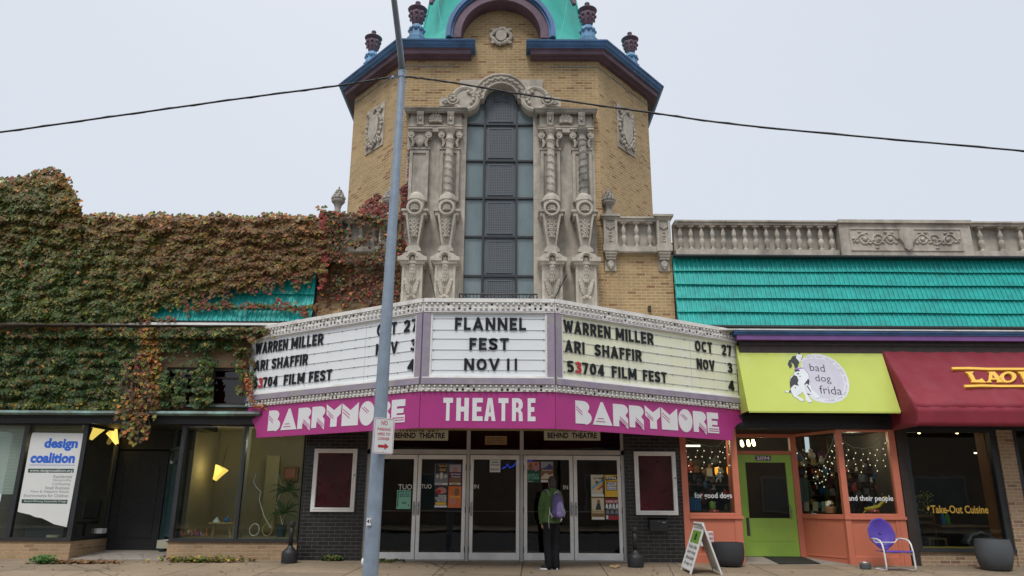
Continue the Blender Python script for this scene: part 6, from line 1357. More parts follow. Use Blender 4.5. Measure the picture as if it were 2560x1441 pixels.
# contents of the windows
r = thing('window_blind', 'white slatted blind filling the leftmost office window', 'blind', (-11.5, 16.2, 1.2)); b = MB(); zt_ = ZOH-.05; zb_ = Z(30, 1236, 16.15)
for k in range(48): z = zb_+(zt_-zb_)*k/47; b.box(OX0, m1x-.06, 16.14, 16.165, z, z+.025)
obj('slats', b, 'paper', r)
b = MB(); 
for k in range(8): z = zt_-.2+.2*k/7; b.box(m1x+.06, cwx-.06, 16.14, 16.165, z, z+.016)
obj('slats', b, 'poster_cream', r)
fo = front(15.992)
r = thing('window_poster', 'white window poster lettered design coalition in blue with a wavy torn lower edge', 'window poster', P(120, 1320, 15.99))
b = MB(); pxshape(b, fo, [(82, 1082), (210, 1084), (207, 1100), (167, 1318), (135, 1311), (120, 1303), (105, 1296), (88, 1293), (75, 1287), (65, 1285), (48, 1281), (44, 1279), (78, 1092)], -.0, .0035); po = obj('poster_sheet', b, 'paper', r)
b = MB()
px_text(b, fo, 'design', 111, 195, 1096, 1128, .004, .001, .045, box=None); px_text(b, fo, 'coalition', 77, 188, 1132, 1158.5, .004, .001, .045)
for xa_, xb_, y_ in ((77, 188, 1146), (111, 195, 1112)): pxshape(b, fo, [(xa_, y_), (xb_, y_+1), (xb_, y_+2), (xa_, y_+1)], .004, .0056)
pxshape(b, fo, [(74, 1162.5), (187, 1163), (187, 1164), (74, 1163.7)], .004, .005); obj('poster_title', b, 'design_blue', r)
b = MB(); pxshape(b, fo, [(71, 1172), (185, 1172.5), (184, 1182.5), (70, 1182)], .004, .005); pxshape(b, fo, [(55, 1248.5), (169.5, 1250), (168, 1260), (54, 1258.5)], .004, .005); obj('poster_bar', b, 'dark_green', r)
b = MB(); px_text(b, fo, 'www.designcoalition.org', 75, 182, 1173.5, 1182, .0052, .001, .01); px_text(b, fo, 'Award-Winning Sustainable Design', 60, 166, 1251, 1257.5, .0052, .001); obj('poster_bar_lettering', b, 'paper', r)
b = MB()
for t, xa_, xb_, y_ in (('Residential', 134, 180, 1192), ('Nonprofits', 133, 178, 1201.5), ('CoHousing', 131, 176, 1211), ('Small Business', 113, 174.5, 1220), ('New & Adaptive Reuse', 77, 172.5, 1230), ('Environments for Children', 60, 171, 1239.5)): px_text(b, fo, t, xa_, xb_, y_-4, y_+4, .004, .001, .012)
obj('poster_text', b, 'grey_ink', r)
def coneshade(name, label, px, py, Y, tip, rad, lit='lamp_warm'):
    p = P(px, py, Y); r = thing(name, label, 'lamp', p, 'paper cone lamps behind the office windows'); b = MB(); d = Vector(tip).normalized(); pts = [p-d*.16*1, p, p+d*.16]
    b.tube(pts, [rad, rad*.62, rad*.3], 12); obj('lamp_shade', b, lit, r); b = MB(); b.tube([p+d*.15, p+d*.22], .018, 6); obj('socket', b, 'dkmet', r)
    b = MB(); b.tube([p-d*.16, p-d*.16+Vector((0, .2, .5))], .006, 5); obj('cord', b, 'black', r); return p
p1 = coneshade('cone_lamp', 'lit yellow cone lamp nearest the design coalition poster', 238, 1083, 16.75, (-.5, 0, -.85), .13)
p2 = coneshade('cone_lamp', 'lit yellow cone lamp nearest the black recessed door', 286, 1095, 17.1, (.5, 0, -.85), .12)
p3 = coneshade('cone_lamp', 'lit yellow cone lamp tilted on the wall behind the right office window', 546, 1185, 18.2, (-.45, 0, -.9), .17)
for p, e_, c in ((p1+Vector((-.35, .3, -.2)), 9, (1, .72, .35)), (p3+Vector((.0, -.28, .15)), 7, (1, .72, .32)), (Vector((-5.3, 17.2, 2.4)), 12, (1, .9, .72))):  # last entry is an added fill for the front room, without a fixture
    ld = bpy.data.lights.new('lamp_and_fill_light', 'POINT'); ld.energy = e_; ld.color = c; ld.shadow_soft_size = .1; lo = bpy.data.objects.new('lamp_and_fill_light', ld); COL.objects.link(lo); lo.location = p
def simplebox(name, lab, cat, px0, py0, px1, py1, Y, dep, m):
    p, q = P(px0, py1, Y), P(px1, py0, Y); b = MB(); b.box(p.x, q.x, Y, Y+dep, p.z, q.z); return single(name, b, m, lab, cat)
r = thing('small_table', 'little bamboo table with toys in the right office window', 'table', P(560, 1340, 16.6)); p, q = P(526, 1306, 16.6), P(586, 1309, 16.6); b = MB(); b.box(p.x, q.x, 16.5, 16.7, p.z-.03, p.z); obj('tabletop', b, 'toy_tan', r)
for px, dx in ((536, -6), (572, 4)): b = MB(); b.tube([P(px, 1309, 16.6), P(px+dx, 1344, 16.6)], .025, 6); obj('leg', b, 'toy_tan', r)
b = MB(); p = P(541, 1306, 16.6); b.prism([p+Vector((-.06, -.05, .001)), p+Vector((.06, -.05, .001)), p+Vector((0, -.05, .10))], (0, .1, 0)); single('paper_pyramid', b, 'paper', 'small white pyramid on the bamboo table', 'pyramid')
b = MB(); p = P(566, 1306, 16.6); b.ball(p+Vector((0, 0, .04)), (.06, .05, .05), 8, 6); b.ball(p+Vector((.02, 0, .09)), .03, 7, 5); single('blue_toy', b, 'toy_blue', 'small blue toy on the bamboo table beside the pyramid', 'toy')
r = thing('framed_picture', 'framed pinkish picture on the cream wall of the right office window', 'picture', P(727, 1180, 18.9)); p, q = P(706, 1202, 18.9), P(746, 1167, 18.9); b = MB(); b.box(p.x, q.x, 18.9, 18.99, p.z, q.z); obj('frame', b, 'wood', r); b = MB(); b.box(p.x+.06, q.x-.06, 18.88, 18.899, p.z+.06, q.z-.06); obj('print', b, 'poster_rose', r)
for px, lab in ((636, 'nearer the window mullion'), (668, 'nearer the potted palm')):
    p = P(px, 1325, 16.35); b = MB(); b.tube([p+Vector((.10*math.cos(R(a)), .02*math.sin(R(a)), .12*math.sin(R(a)))) for a in range(0, 361, 20)], .011, 6); single('hoop', b, 'toy_white' if px < 650 else 'toy_tan', 'round hoop leaning in the right office window, '+lab, 'hoop', group='hoops in the office window')
def spikyplant(px, py, Y, hgt, label, n=60, seed=1):
    rnd = random.Random(seed); p = P(px, py, Y); r = thing('potted_palm', label, 'plant', p); b = MB()
    b.tube([p, p+Vector((.05, 0, hgt*.4)), p+Vector((0, 0, hgt*.7))], .02, 6); obj('trunk', b, 'twig', r); b = MB(); c0 = p+Vector((0, 0, hgt*.62))
    for h_ in (0, .45):
        for i in range(n//2):
            a = rnd.uniform(0, 6.28); e_ = rnd.uniform(-.3, 1.1); l = rnd.uniform(.3, .55); c = c0+Vector((.05, 0, h_)); d = Vector((math.cos(a)*math.cos(e_), math.sin(a)*math.cos(e_)*.5, math.sin(e_))); m_ = c+d*l*.5; t_ = c+d*l-Vector((0, 0, l*.3)); s_ = d.cross(Vector((0, 1, 0))).normalized()*.012
            b.add([c-s_, c+s_, m_+s_*1.3, m_-s_*1.3, t_], [(0, 1, 2, 3), (3, 2, 4)])
    obj('leaves', b, 'leaf_green', r); b = MB(); b.lathe([(.09, -.02), (.12, .2), (.13, .22), (.10, .2), (0, .19)], p, 12); obj('pot', b, 'teal_wood', r)
spikyplant(702, 1340, 16.45, .75, 'potted palm with thin spiky leaves in the right office window', 70)
rnd = random.Random(8); b = MB(); ms = ['toy_pink', 'poster_rose', 'toy_plum', 'toy_tan', 'poster_orange']
for i in range(26): p = P(rnd.uniform(455, 520), 1340, 16.4); b.tube([p, p+Vector((rnd.uniform(-.12, .12), rnd.uniform(-.05, .1), rnd.uniform(.04, .16)))], [.02, .006], 6, mi=i % 5)
o = single('toy_heap', b, ms, 'heap of pink and orange paper shapes on the sill of the right office window', 'toys')
b = MB(); p = P(470, 1340, 16.3); b.ball(p+Vector((0, 0, .06)), (.04, .04, .06), 8, 6); single('wooden_egg', b, 'toy_tan', 'pale egg shape standing among the paper shapes', 'ornament', smooth=True)
b = MB(); b.tube([P(x, y, 16.5) for x, y in ((692, 1178), (700, 1200), (706, 1225), (697, 1245), (690, 1262), (700, 1290), (712, 1330))], .01, 6); b.tube([P(x, y, 16.5) for x, y in ((640, 1185), (634, 1205), (640, 1218), (652, 1230), (648, 1250), (660, 1290), (676, 1320))], .012, 6); single('curly_branch', b, 'toy_white', 'pale curly bare branches standing beside the potted palm', 'branch')
simplebox('curtain', 'pale yellow curtain drawn behind the right office window', 'curtain', 650, 1140, 700, 1330, 18.4, .08, 'curtain')
simplebox('office_desk', 'low pale desk edge at the foot of the poster window', 'desk', 60, 1318, 160, 1342, 17.3, .5, 'poster_grey')
r = thing('office_chair', 'dark swivel chair seen through the angled office window', 'chair', P(215, 1340, 17.6)); p = P(212, 1310, 17.6); b = MB(); b.box(p.x-.22, p.x+.22, 17.4, 17.8, p.z, p.z+.07); obj('seat', b, 'planter', r, bevel=.02); b = MB(); b.box(p.x-.2, p.x+.2, 17.78, 17.84, p.z+.1, p.z+.55); obj('backrest', b, 'planter', r, bevel=.03); b = MB(); b.tube([p, p+Vector((0, 0, -.4))], .03, 8); obj('leg', b, 'dkmet', r)
simplebox('paper_box', 'white paper box on the sill of the angled office window', 'box', 235, 1322, 256, 1334, 17.0, .2, 'paper')
simplebox('envelope', 'cream envelope on the sill below the window poster', 'envelope', 115, 1338, 146, 1344, 16.2, .1, 'poster_cream')

# ================================================================== IVY
M['leaf'], nt, bb = newmat('ivy_leaf')
at = nn(nt, 'ShaderNodeVertexColor', layer_name='tint'); gq = nn(nt, 'ShaderNodeNewGeometry').outputs['Position']
cc = mixc(nt, 1., at.outputs['Color'], rng(nt, nz(nt, gq, 40, 2), .3, .7, .75, 1.25), 'MULTIPLY'); nt.links.new(cc, bb.inputs['Base Color']); bb.inputs['Roughness'].default_value = .5; bb.inputs['Specular IOR Level'].default_value = .3
M['ivy_back'] = mat('ivy_stems_shadow', (.030, .030, .014), .95, .5, 9, .6, 25)  # dark backing sheet: shade in the leaf gaps is put into its colour
LEAF_R = [(0, 0), (.24, .12), (.50, -.10), (.56, -.30), (.34, -.40), (.36, -.66), (.14, -.74), (0, -1)]
def addleaf(mb, p, dirv, nrm, s, col, curl=.12):
    d = dirv.normalized(); x = d.cross(nrm).normalized(); n = x.cross(d).normalized(); vs = []
    def q(a, b_): return p+x*(a*s)+d*(-b_*s)+n*((abs(a)*curl*1.6-b_*b_*curl)*s)
    r_ = [q(a, c) for a, c in LEAF_R]; l_ = [q(-a, c) for a, c in LEAF_R[1:-1]]
    mb.add(r_+l_, [[0, 1, 2, 3, 4, 5, 6, 7], [0, 7, 13, 12, 11, 10, 9, 8]])
    mb.col += [col]*14
GRN, OLV, YEL, BRN, RED, ORG, DGR = (.032, .065, .012), (.085, .088, .016), (.24, .19, .028), (.115, .045, .018), (.20, .022, .016), (.33, .125, .028), (.016, .034, .009)
def mixl(a, b_, t): t = max(0, min(1, t)); return tuple(x+(y-x)*t for x, y in zip(a, b_))
def fb(x, y, s, o=0): return noise.noise(Vector((x/s, y/s, o)))
rv = random.Random(5)
def scatter(mb, n, bbox, dens, colf, Yf, size, lift=.35, bulge=.06):
    c = 0
    while c < n:
        px, py = rv.uniform(bbox[0], bbox[2]), rv.uniform(bbox[1], bbox[3]); c += 1
        if rv.random() > dens(px, py): continue
        Y = Yf(px, py)-bulge*(.5+fb(px, py, 38, 3)+.5*fb(px*.7, py, 14, 4)+.15*math.sin(py/4.3+5*fb(px, py, 70, 8))+.35*fb(px*.5, py*1.6, 24, 9))-rv.uniform(0, .045)
        p = P(px, py, Y); a = rv.gauss(0, .38); t = lift+rv.gauss(0, .22)
        d = Vector((math.sin(a), -math.sin(t), -math.cos(a)*math.cos(t))); nr = Vector((rv.gauss(0, .3), -math.cos(t), math.sin(t)+.2))
        addleaf(mb, p, d, nr, rv.uniform(*size), colf(px, py))
def soft(c, px, py):
    n1 = fb(px, py*2, 60, 31); r_ = max(0, min(1, (px-200)/480+.55*n1+.12-(py-670)/300)); return mixl(mixl((.046, .070, .013), (.115, .060, .02), r_), c, .55)
def jit(c, v=.3): k = 1.22*(1+rv.uniform(-v, v)); return tuple(max(.004, x*k*(1+rv.uniform(-.12, .12))) for x in c)
def pick(*pairs):
    t = rv.random()*sum(w_ for w_, _ in pairs)
    for w_, c in pairs:
        t -= w_
        if t <= 0: return c
    return pairs[-1][1]
def topedge(px):        # upper outline of the ivy
    if px < 60: return 452-8*(px/60)
    if px < 130: return 444-20*math.sin((px-60)/70*1.57)
    if px < 206: return 424+110*((px-130)/76)**2.2
    if px < 800: return 541+3*math.sin(px/23)+4*fb(px, 0, 30)
    if px < 870: return 523+.02*(px-800)
    return 526+ (px-870)*.12
def botedge(px):
    if px < 335: return 800
    if px < 362: return 800-30*((px-335)/27)
    if px < 480: return 770-30*((px-362)/118)
    if px < 700: return 740-48*((px-480)/220)
    return 692-8*((px-700)/100)
def d_upper(px, py):
    if px > 815: return 0
    t, bt = topedge(px)+4+5*fb(px, 5, 9), botedge(px)+9*fb(px, 9, 16)+8*fb(px, 2, 6)
    if py < t or py > min(bt+20, 803): return 0
    if px > 340 and py > bt: return .16*max(0, 1-(py-bt)/20)
    return 1
def c_upper(px, py):
    n1, n2 = fb(px, py*2.2, 70, 1), fb(px, py*1.6, 24, 2); red = max(0, min(1, (px-200)/480))*.9+n1*.55+.26-(py-680)/300; band = fb(px*.5, py*3, 40, 7)
    top = max(0, 1-(py-topedge(px))/60)
    if px < 215 and py < 540:
        ed = max(0, (px-110)/95)+max(0, 1-(py-topedge(px))/45)*.9
        c = pick((1.2-ed*.6, GRN), (.8, OLV), (ed*1.4+.05, ORG), (ed*.9+.05, YEL), (.25, BRN))
    else:
        c = pick((max(.02, .85-red-.2*top), GRN), (max(.02, .4-.6*red), DGR), (.65, OLV), (max(.03, .25+band*1.1), YEL), (max(.02, red*1.1), BRN), (max(.02, .05+.5*red*max(0, n2)+.55*top), ORG), (max(.006, .03*red+.2*max(0, n2-.3)), RED))
    return jit(soft(c, px, py), .28)
iv = thing('ivy', 'dense green, brown and orange ivy blanketing the chimney, parapet and roof of the office', 'ivy', P(300, 806, 15.8))
def Yup(px, py):
    if px < 225 and py < 560: return 15.62+max(0, (490-py)/70)*.25+max(0, (px-150)/75)**2*.3
    if px < 200: return 15.66
    return 15.80 if py < 640 else 15.76
mb = MB(); mb.col = []
scatter(mb, 46000, (-40, 420, 820, 808), d_upper, c_upper, Yup, (.055, .098), .35, .10)
for px in range(-40, 815, 4):     # fringe standing above the outline
    for k in range(2):
        p = P(px+rv.uniform(-3, 3), topedge(px)+rv.uniform(-5, 7)-4*max(0, fb(px, 1, 12)), Yup(px, 560)+rv.uniform(0, .12)); a = rv.uniform(-1.7, 1.7)
        addleaf(mb, p, Vector((math.sin(a), -.3, -math.cos(a)*.7)), Vector((rv.gauss(0, .3), -1, .35)), rv.uniform(.07, .12), jit(pick((1, OLV), (1, ORG), (1, BRN), (.4, YEL), (.3, GRN)), .3))
# runners that hang over the bare tiles
def runner(mb, sm, pts, Y, n, size, pal, wob=5, rad=.006):
    P3 = [P(x, y, Y) for x, y in pts]; sm.tube(P3, rad, 5)
    for i in range(n):
        t = rv.random()*(len(pts)-1); k = int(t); f_ = t-k; x = pts[k][0]+(pts[k+1][0]-pts[k][0])*f_+rv.gauss(0, wob); y = pts[k][1]+(pts[k+1][1]-pts[k][1])*f_+rv.gauss(0, wob)
        a = rv.gauss(0, .7); addleaf(mb, P(x, y, Y-.03-rv.uniform(0, .04)), Vector((math.sin(a), -.3, -math.cos(a))), Vector((rv.gauss(0, .3), -1, .3)), rv.uniform(*size), jit(pick(*pal), .35))
stm = MB(); PALR = ((1, BRN), (.5, OLV), (.4, RED), (.3, GRN))
runner(mb, stm, [(480, 766), (560, 764), (640, 765), (720, 770), (780, 766), (800, 770)], 15.74, 210, (.05, .09), PALR, 4)
runner(mb, stm, [(690, 752), (730, 765), (760, 780), (770, 788)], 15.74, 50, (.05, .08), PALR, 4)
runner(mb, stm, [(350, 803), (400, 796), (440, 798)], 15.74, 40, (.05, .08), PALR, 4)
for k in range(44):
    x = rv.uniform(360, 800); y = botedge(x)-6; l = rv.uniform(8, 48)*(1 if rv.random() < .6 else .5); runner(mb, stm, [(x, y), (x+rv.uniform(-5, 5), y+l*.5), (x+rv.uniform(-7, 7), y+l)], 15.74, int(l*.8), (.035, .068), PALR if x > 450 else ((1, OLV), (.6, YEL), (.5, GRN), (.3, BRN)), 4)
o = obj('leaves', mb, 'leaf', iv); o['kind'] = 'stuff'; obj('stems', stm, 'twig', iv)
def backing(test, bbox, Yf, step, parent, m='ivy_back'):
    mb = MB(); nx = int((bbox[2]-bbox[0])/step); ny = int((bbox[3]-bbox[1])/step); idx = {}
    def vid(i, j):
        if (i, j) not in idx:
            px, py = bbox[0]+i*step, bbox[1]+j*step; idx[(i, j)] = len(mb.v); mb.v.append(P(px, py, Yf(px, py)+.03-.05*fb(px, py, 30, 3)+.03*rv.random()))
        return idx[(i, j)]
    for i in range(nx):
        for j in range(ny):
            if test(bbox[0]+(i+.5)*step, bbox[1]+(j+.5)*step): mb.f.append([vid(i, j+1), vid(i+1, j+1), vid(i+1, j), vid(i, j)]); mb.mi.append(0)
    return obj('gap_shade_sheet', mb, m, parent)
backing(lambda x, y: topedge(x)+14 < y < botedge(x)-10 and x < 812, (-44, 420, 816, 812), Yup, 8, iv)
# lower wall
def d_low(px, py):
    if py < 819+3*fb(px, 0, 10) or py > 1022: return 0
    if px > 614 and (py > 850 or px > 686-(py-826)*2.6): return 0
    lim = 1022 if px < 352 else 872+12*fb(px, 3, 20)+10*fb(px, 1, 7)+(16 if px < 385 else 0)+(-30*(px-560)/140 if px > 600 else 0)
    if py < lim: return 1
    if 400 < px < 520 and 925 < py < 1015: return max(0, min(1, .55+fb(px, py, 22, 5)*1.6-(.35 if 455 < px < 480 else 0)))
    if 498 < px < 530 and 900 < py < 1012: return .75
    if 590 < px < 648 and 870 < py < 985: return max(0, .75-(py-870)/150+.5*fb(px, py, 16, 6))*(1 if px > 600 else .5)
    if 352 <= px < 400 and py < 1020: return .35
    return .02 if px < 640 and py < 915 else 0
def c_low(px, py):
    e_ = max(0, 1-(py-815)/40); lo = max(0, 1-(1022-py)/30) if px < 300 else 0; n2 = fb(px, py, 30, 12)
    if 352 <= px < 400: return jit(pick((1, OLV), (1, BRN), (.6, ORG), (.5, YEL)), .3)
    if px > 585: return jit(pick((1, OLV), (.8, GRN), (.7, BRN), (.2, RED)), .3)
    return jit(pick((1.2-.6*e_, GRN), (.9, DGR), (.5+.3*e_+.5*lo, OLV), (.10+.5*e_+.3*max(0, n2), BRN), (.03+.15*e_, ORG), (.06+.5*lo, YEL)), .3)
il = thing('ivy', 'dark green ivy covering the brick wall between the two ledges of the office', 'ivy', P(200, 1022, 15.9))
mb = MB(); mb.col = []; stm = MB()
Yl = lambda px, py: 15.90 if py > 840 else 15.80
scatter(mb, 34000, (-40, 816, 705, 1024), d_low, c_low, Yl, (.056, .098), .3, .11)
runner(mb, stm, [(618, 858), (634, 844), (660, 832), (684, 827)], 15.6, 26, (.06, .1), ((1, OLV), (1, GRN), (.5, BRN)), 8)
for x in (500, 512, 520, 610, 630): runner(mb, stm, [(x, 870), (x+4, 930), (x+rv.uniform(-10, 10), 990)], 15.92, 30, (.06, .1), ((1, OLV), (1, GRN), (.5, BRN)), 7)
o = obj('leaves', mb, 'leaf', il); o['kind'] = 'stuff'; obj('stems', stm, 'twig', il)
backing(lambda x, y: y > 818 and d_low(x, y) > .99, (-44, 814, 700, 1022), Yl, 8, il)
# hanging withered vine over the door
hv = thing('ivy', 'withered brown and orange vine hanging over the black office door', 'ivy', P(340, 1110, 15.6)); mb = MB(); mb.col = []; stm = MB(); PALH = ((1.4, BRN), (.45, ORG), (.4, YEL), (.9, OLV), (.12, RED), (1, (.06, .035, .018)))
for k in range(30):
    x = rv.uniform(310, 378); y0 = rv.uniform(880, 1000); y1 = rv.uniform(1035, 1108); xe = 335+rv.gauss(0, 17); pts = [(x, y0), (x*.6+xe*.4+rv.uniform(-8, 8), (y0*2+y1)/3), (x*.2+xe*.8, (y0+2*y1)/3), (xe, y1)]
    runner(mb, stm, pts, 15.72-rv.uniform(0, .18), 15, (.045, .085), PALH, 5, .007)
runner(mb, stm, [(320, 1000), (308, 1030), (318, 1060), (330, 1100)], 15.6, 80, (.055, .09), ((1, OLV), (.7, GRN), (.4, YEL), (.3, ORG)), 9)
o = obj('leaves', mb, 'leaf', hv); o['kind'] = 'stuff'; obj('stems', stm, 'twig', hv)
# red creeper on the wing between office and tower
def d_cr(px, py):
    if py < topedge(px)+4 or px < 798: return 0
    n_ = fb(px, py, 22, 21); n2 = fb(px, py, 9, 22)
    if px < 850: return .95 if py < 725 else max(0, .5-(py-725)/60+n_)
    if py < 560: return .5+n_
    if py < 640: return max(0, .16+n_*1.7+n2*.9) if px < 950 else max(0, .22+n_*1.5)
    if py < 700: return max(0, .7+n_*.8) if px < 962 else .25
    return max(0, .55-(py-700)/120+n_*1.3+n2)
def c_cr(px, py):
    r_ = max(0, min(1, (py-530)/240)); return jit(pick((.5-.4*r_, OLV), (.35-.2*r_, GRN), (1.1, BRN), (1, (.06, .032, .018)), (.12+(.4 if px < 815 else 0), RED), (.12, ORG)), .35)
cr_ = thing('ivy', 'dark red creeper over the balustrade and brick wing beside the tower', 'ivy', P(900, 790, 15.8)); mb = MB(); mb.col = []; stm = MB()
scatter(mb, 6500, (798, 515, 1000, 790), d_cr, c_cr, lambda x, y: 15.78 if y < 655 else 15.97, (.05, .09), .3, .05)
for a0, b0, a1, b1 in ((820, 700, 880, 790), (850, 690, 930, 775), (900, 690, 985, 765), (830, 720, 990, 740), (840, 735, 1000, 700), (810, 740, 900, 745), (870, 700, 960, 790), (930, 700, 1000, 780), (815, 770, 860, 700)):
    runner(mb, stm, [(a0, b0), ((a0+a1)/2+rv.uniform(-6, 6), (b0+b1)/2+rv.uniform(-9, 9)), (a1, b1)], 15.99, 85, (.035, .065), ((1, (.05, .022, .014)), (1, BRN), (.4, RED), (.3, OLV)), 3.5)
for k in range(90): x = 808+rv.gauss(0, 5); y = rv.uniform(530, 720); addleaf(mb, P(x, y, 15.7), Vector((rv.gauss(0, .4), -.4, -1)), Vector((0, -1, .3)), rv.uniform(.06, .1), jit(RED))
PR = ((.7, RED), (1, (.09, .02, .016)), (.6, BRN))
for pts, Y_ in (([(905, 530), (920, 512), (935, 496), (950, 490)], 16.35), ([(912, 532), (930, 520), (950, 515), (965, 520)], 16.3), ([(940, 525), (962, 518), (975, 522)], 15.85), ([(900, 534), (930, 531), (962, 533)], 15.8)): runner(mb, stm, pts, Y_, 75, (.05, .09), PR, 5)
for pts in ([(990, 760), (995, 700), (1000, 640), (1006, 590), (1003, 540), (1010, 490), (1022, 450), (1026, 400), (1025, 370)], [(1004, 545), (1012, 500), (1005, 470), (1020, 465)], [(1008, 520), (1016, 498), (1024, 505)], [(998, 600), (1010, 612), (1014, 618)], [(1003, 480), (1014, 470), (1022, 478), (1027, 485)]): runner(mb, stm, pts, 15.97, int(len(pts)*22), (.035, .07), PR, 3, .008)
o = obj('leaves', mb, 'leaf', cr_); o['kind'] = 'stuff'; obj('stems', stm, 'twig', cr_)
# sprigs on the marquee end
sg = thing('ivy', 'thin red creeper sprig clinging to the left end of the marquee', 'ivy', P(640, 1000, 15.7)); mb = MB(); mb.col = []; stm = MB()
for pts in ([(622, 955), (626, 975), (632, 1005), (642, 1020)], [(645, 1016), (680, 1014), (722, 1011)], [(616, 940), (622, 960), (620, 990)]): runner(mb, stm, pts, 15.68, 45, (.035, .06), ((1, RED), (.8, ORG), (.6, BRN)), 4)
obj('leaves', mb, 'leaf', sg); obj('stems', stm, 'twig', sg)
# ================================================================== STREET FURNITURE
PYL = 9.9
pb_, pt_ = P(925, 1441, PYL), P(1005.5, 186, PYL)
dxz = (pt_.x-pb_.x)/(pt_.z-pb_.z); zg = gz(0, PYL); pbase = Vector((pb_.x-dxz*(pb_.z-zg), PYL, zg))
sl = thing('street_lamp', 'tall galvanised street lamp pole standing at the kerb in front of the marquee', 'street lamp', pbase)
b = MB(); n = 24; b.tube([pbase+(pt_-pbase)*(k/n) for k in range(n+1)], [.104-.052*k/n for k in range(n+1)], 20, cap=True); obj('pole', b, 'galv', sl, smooth=True, autosm=60)
b = MB(); b.box(pbase.x-.2, pbase.x+.2, PYL-.2, PYL+.2, zg, zg+.03); [b.ball((pbase.x+sx*.15, PYL+sy*.15, zg+.05), .03, 6, 4) for sx in (-1, 1) for sy in (-1, 1)]; obj('base_plate', b, 'galv', sl)
b = MB(); b.tube([pt_-Vector((0, 0, .06)), pt_+Vector((0, 0, .05))], .062, 16); b.tube([pt_+Vector((.0, 0, .03)), pt_+Vector((.05, -.05, .03))], .02, 6); q = pt_-Vector((.06, 0, .06)); b.tube([q+Vector((-.14, 0, .0)), q+Vector((.0, 0, .01))], .012, 6); b.ball(q+Vector((-.08, 0, 0)), .03, 7, 5); obj('collar', b, 'galv', sl, smooth=True, autosm=40)
b = MB(); b.tube([P(1005.5, 178, 9.9), P(1001, 130, 9.72), P(995, 80, 9.5), P(985, 0, 9.05), P(975, -90, 8.4), P(962, -190, 7.5)], [.05, .048, .046, .043, .04, .036], 12); obj('arm', b, 'galv', sl, smooth=True)
b = MB(); p = P(961, -200, 7.4); b.ball(p+Vector((0, -.25, 0)), (.14, .36, .09), 14, 8); obj('lamp_head', b, 'galv', sl, smooth=True)
b = MB(); q0, q1 = P(916, 1314, 9.79), P(928.5, 1296, 9.79); b.box(q0.x, q1.x, 9.785, 9.80, q0.z, q1.z); obj('sticker', b, 'sticker_white', sl); b = MB(); f_ = front(9.785); px_text(b, f_, '41', 917.5, 927, 1299, 1308, .0, .002, .03); obj('sticker_mark', b, 'letter', sl)
b = MB(); p = P(908, 1412, 9.88); b.ball(p+Vector((.0, 0, .03)), (.03, .03, .05), 8, 6); b.ball(p+Vector((.02, 0, -.05)), (.03, .03, .03), 8, 6); obj('hand_hole_bolt', b, 'sticker_white', sl, smooth=True)
us = Vector((math.cos(R(38)), math.sin(R(38)), 0)); c = P(959.5, 1090, 9.73); sfr = Frame(c, us, (dxz, 0, 1))
ps = thing('parking_sign', 'white no parking sign with red lettering and a red arrow bolted to the lamp pole', 'sign', c)
W_, H_ = .148, .228
def rr_(w_, h_, r): return arc(w_-r, h_-r, r, 0, 90, 5)+arc(-w_+r, h_-r, r, 90, 180, 5)+arc(-w_+r, -h_+r, r, 180, 270, 5)+arc(w_-r, -h_+r, r, 270, 360, 5)
b = MB(); shape(b, sfr, rr_(W_, H_, .03), -.004, 0); pl_ = obj('panel', b, 'paper', ps)
b = MB(); o_ = rr_(W_-.010, H_-.010, .024); i_ = rr_(W_-.015, H_-.015, .02); m_ = len(o_)
for k in range(m_): shape(b, sfr, [o_[k], o_[(k+1) % m_], i_[(k+1) % m_], i_[k]], .0, .0012)
for t, w_, y, h_ in (('NO', .045, .135, .055), ('PARKING', .095, .065, .036), ('HERE TO', .09, .005, .036), ('CORNER', .085, -.055, .036)): fit_text(b, sfr, t, -w_, w_, y, y+h_, .0, .0016, .008)
obj('lettering', b, 'letter_red', ps)
b = MB(); shape(b, sfr, [(-.075, -.15), (.02, -.15), (.02, -.175), (.08, -.133), (.02, -.09), (.02, -.115), (-.075, -.115)], .0, .002); obj('arrow', b, 'red_paint', ps)
b = MB(); b.ball(sfr.pt(0, .2, .002), .007, 6, 4); b.ball(sfr.pt(0, -.2, .002), .007, 6, 4); b.tube([sfr.pt(0, .12, -.005), c+Vector((-.04, .1, .12))], .015, 6); obj('bolt', b, 'steel', ps)
# overhead cables
def cable(pix, Y, label, r=.014):
    pts = [P(x, y, Y) for x, y in pix]; fine = []
    for i in range(len(pts)-1):
        p0, p1, p2, p3 = pts[max(i-1, 0)], pts[i], pts[i+1], pts[min(i+2, len(pts)-1)]
        for k in range(10): t = k/10; fine.append(.5*((2*p1)+(p2-p0)*t+(2*p0-5*p1+4*p2-p3)*t*t+(3*p1-p0-3*p2+p3)*t**3))
    fine.append(pts[-1]); b = MB(); b.tube(fine, r, 6); q = [p+Vector((0, .01*math.sin(i*1.3), r*1.1*math.cos(i*1.3))) for i, p in enumerate(fine)]; b.tube(q, r*.5, 5)
    tag(obj('overhead_cable', b, 'cable', loc=pts[0]), label, 'cable')
cable([(-140, 345), (0, 331), (300, 289), (600, 247), (850, 214), (960, 196), (1000, 189)], 9.9, 'black overhead cable running from the left edge of the sky to the lamp pole')
cable([(1010, 192), (1060, 197), (1150, 210), (1340, 241.5), (1619, 281), (1900, 318), (2560, 378), (2750, 393)], 9.9, 'black overhead cable running from the lamp pole to the right edge of the sky')
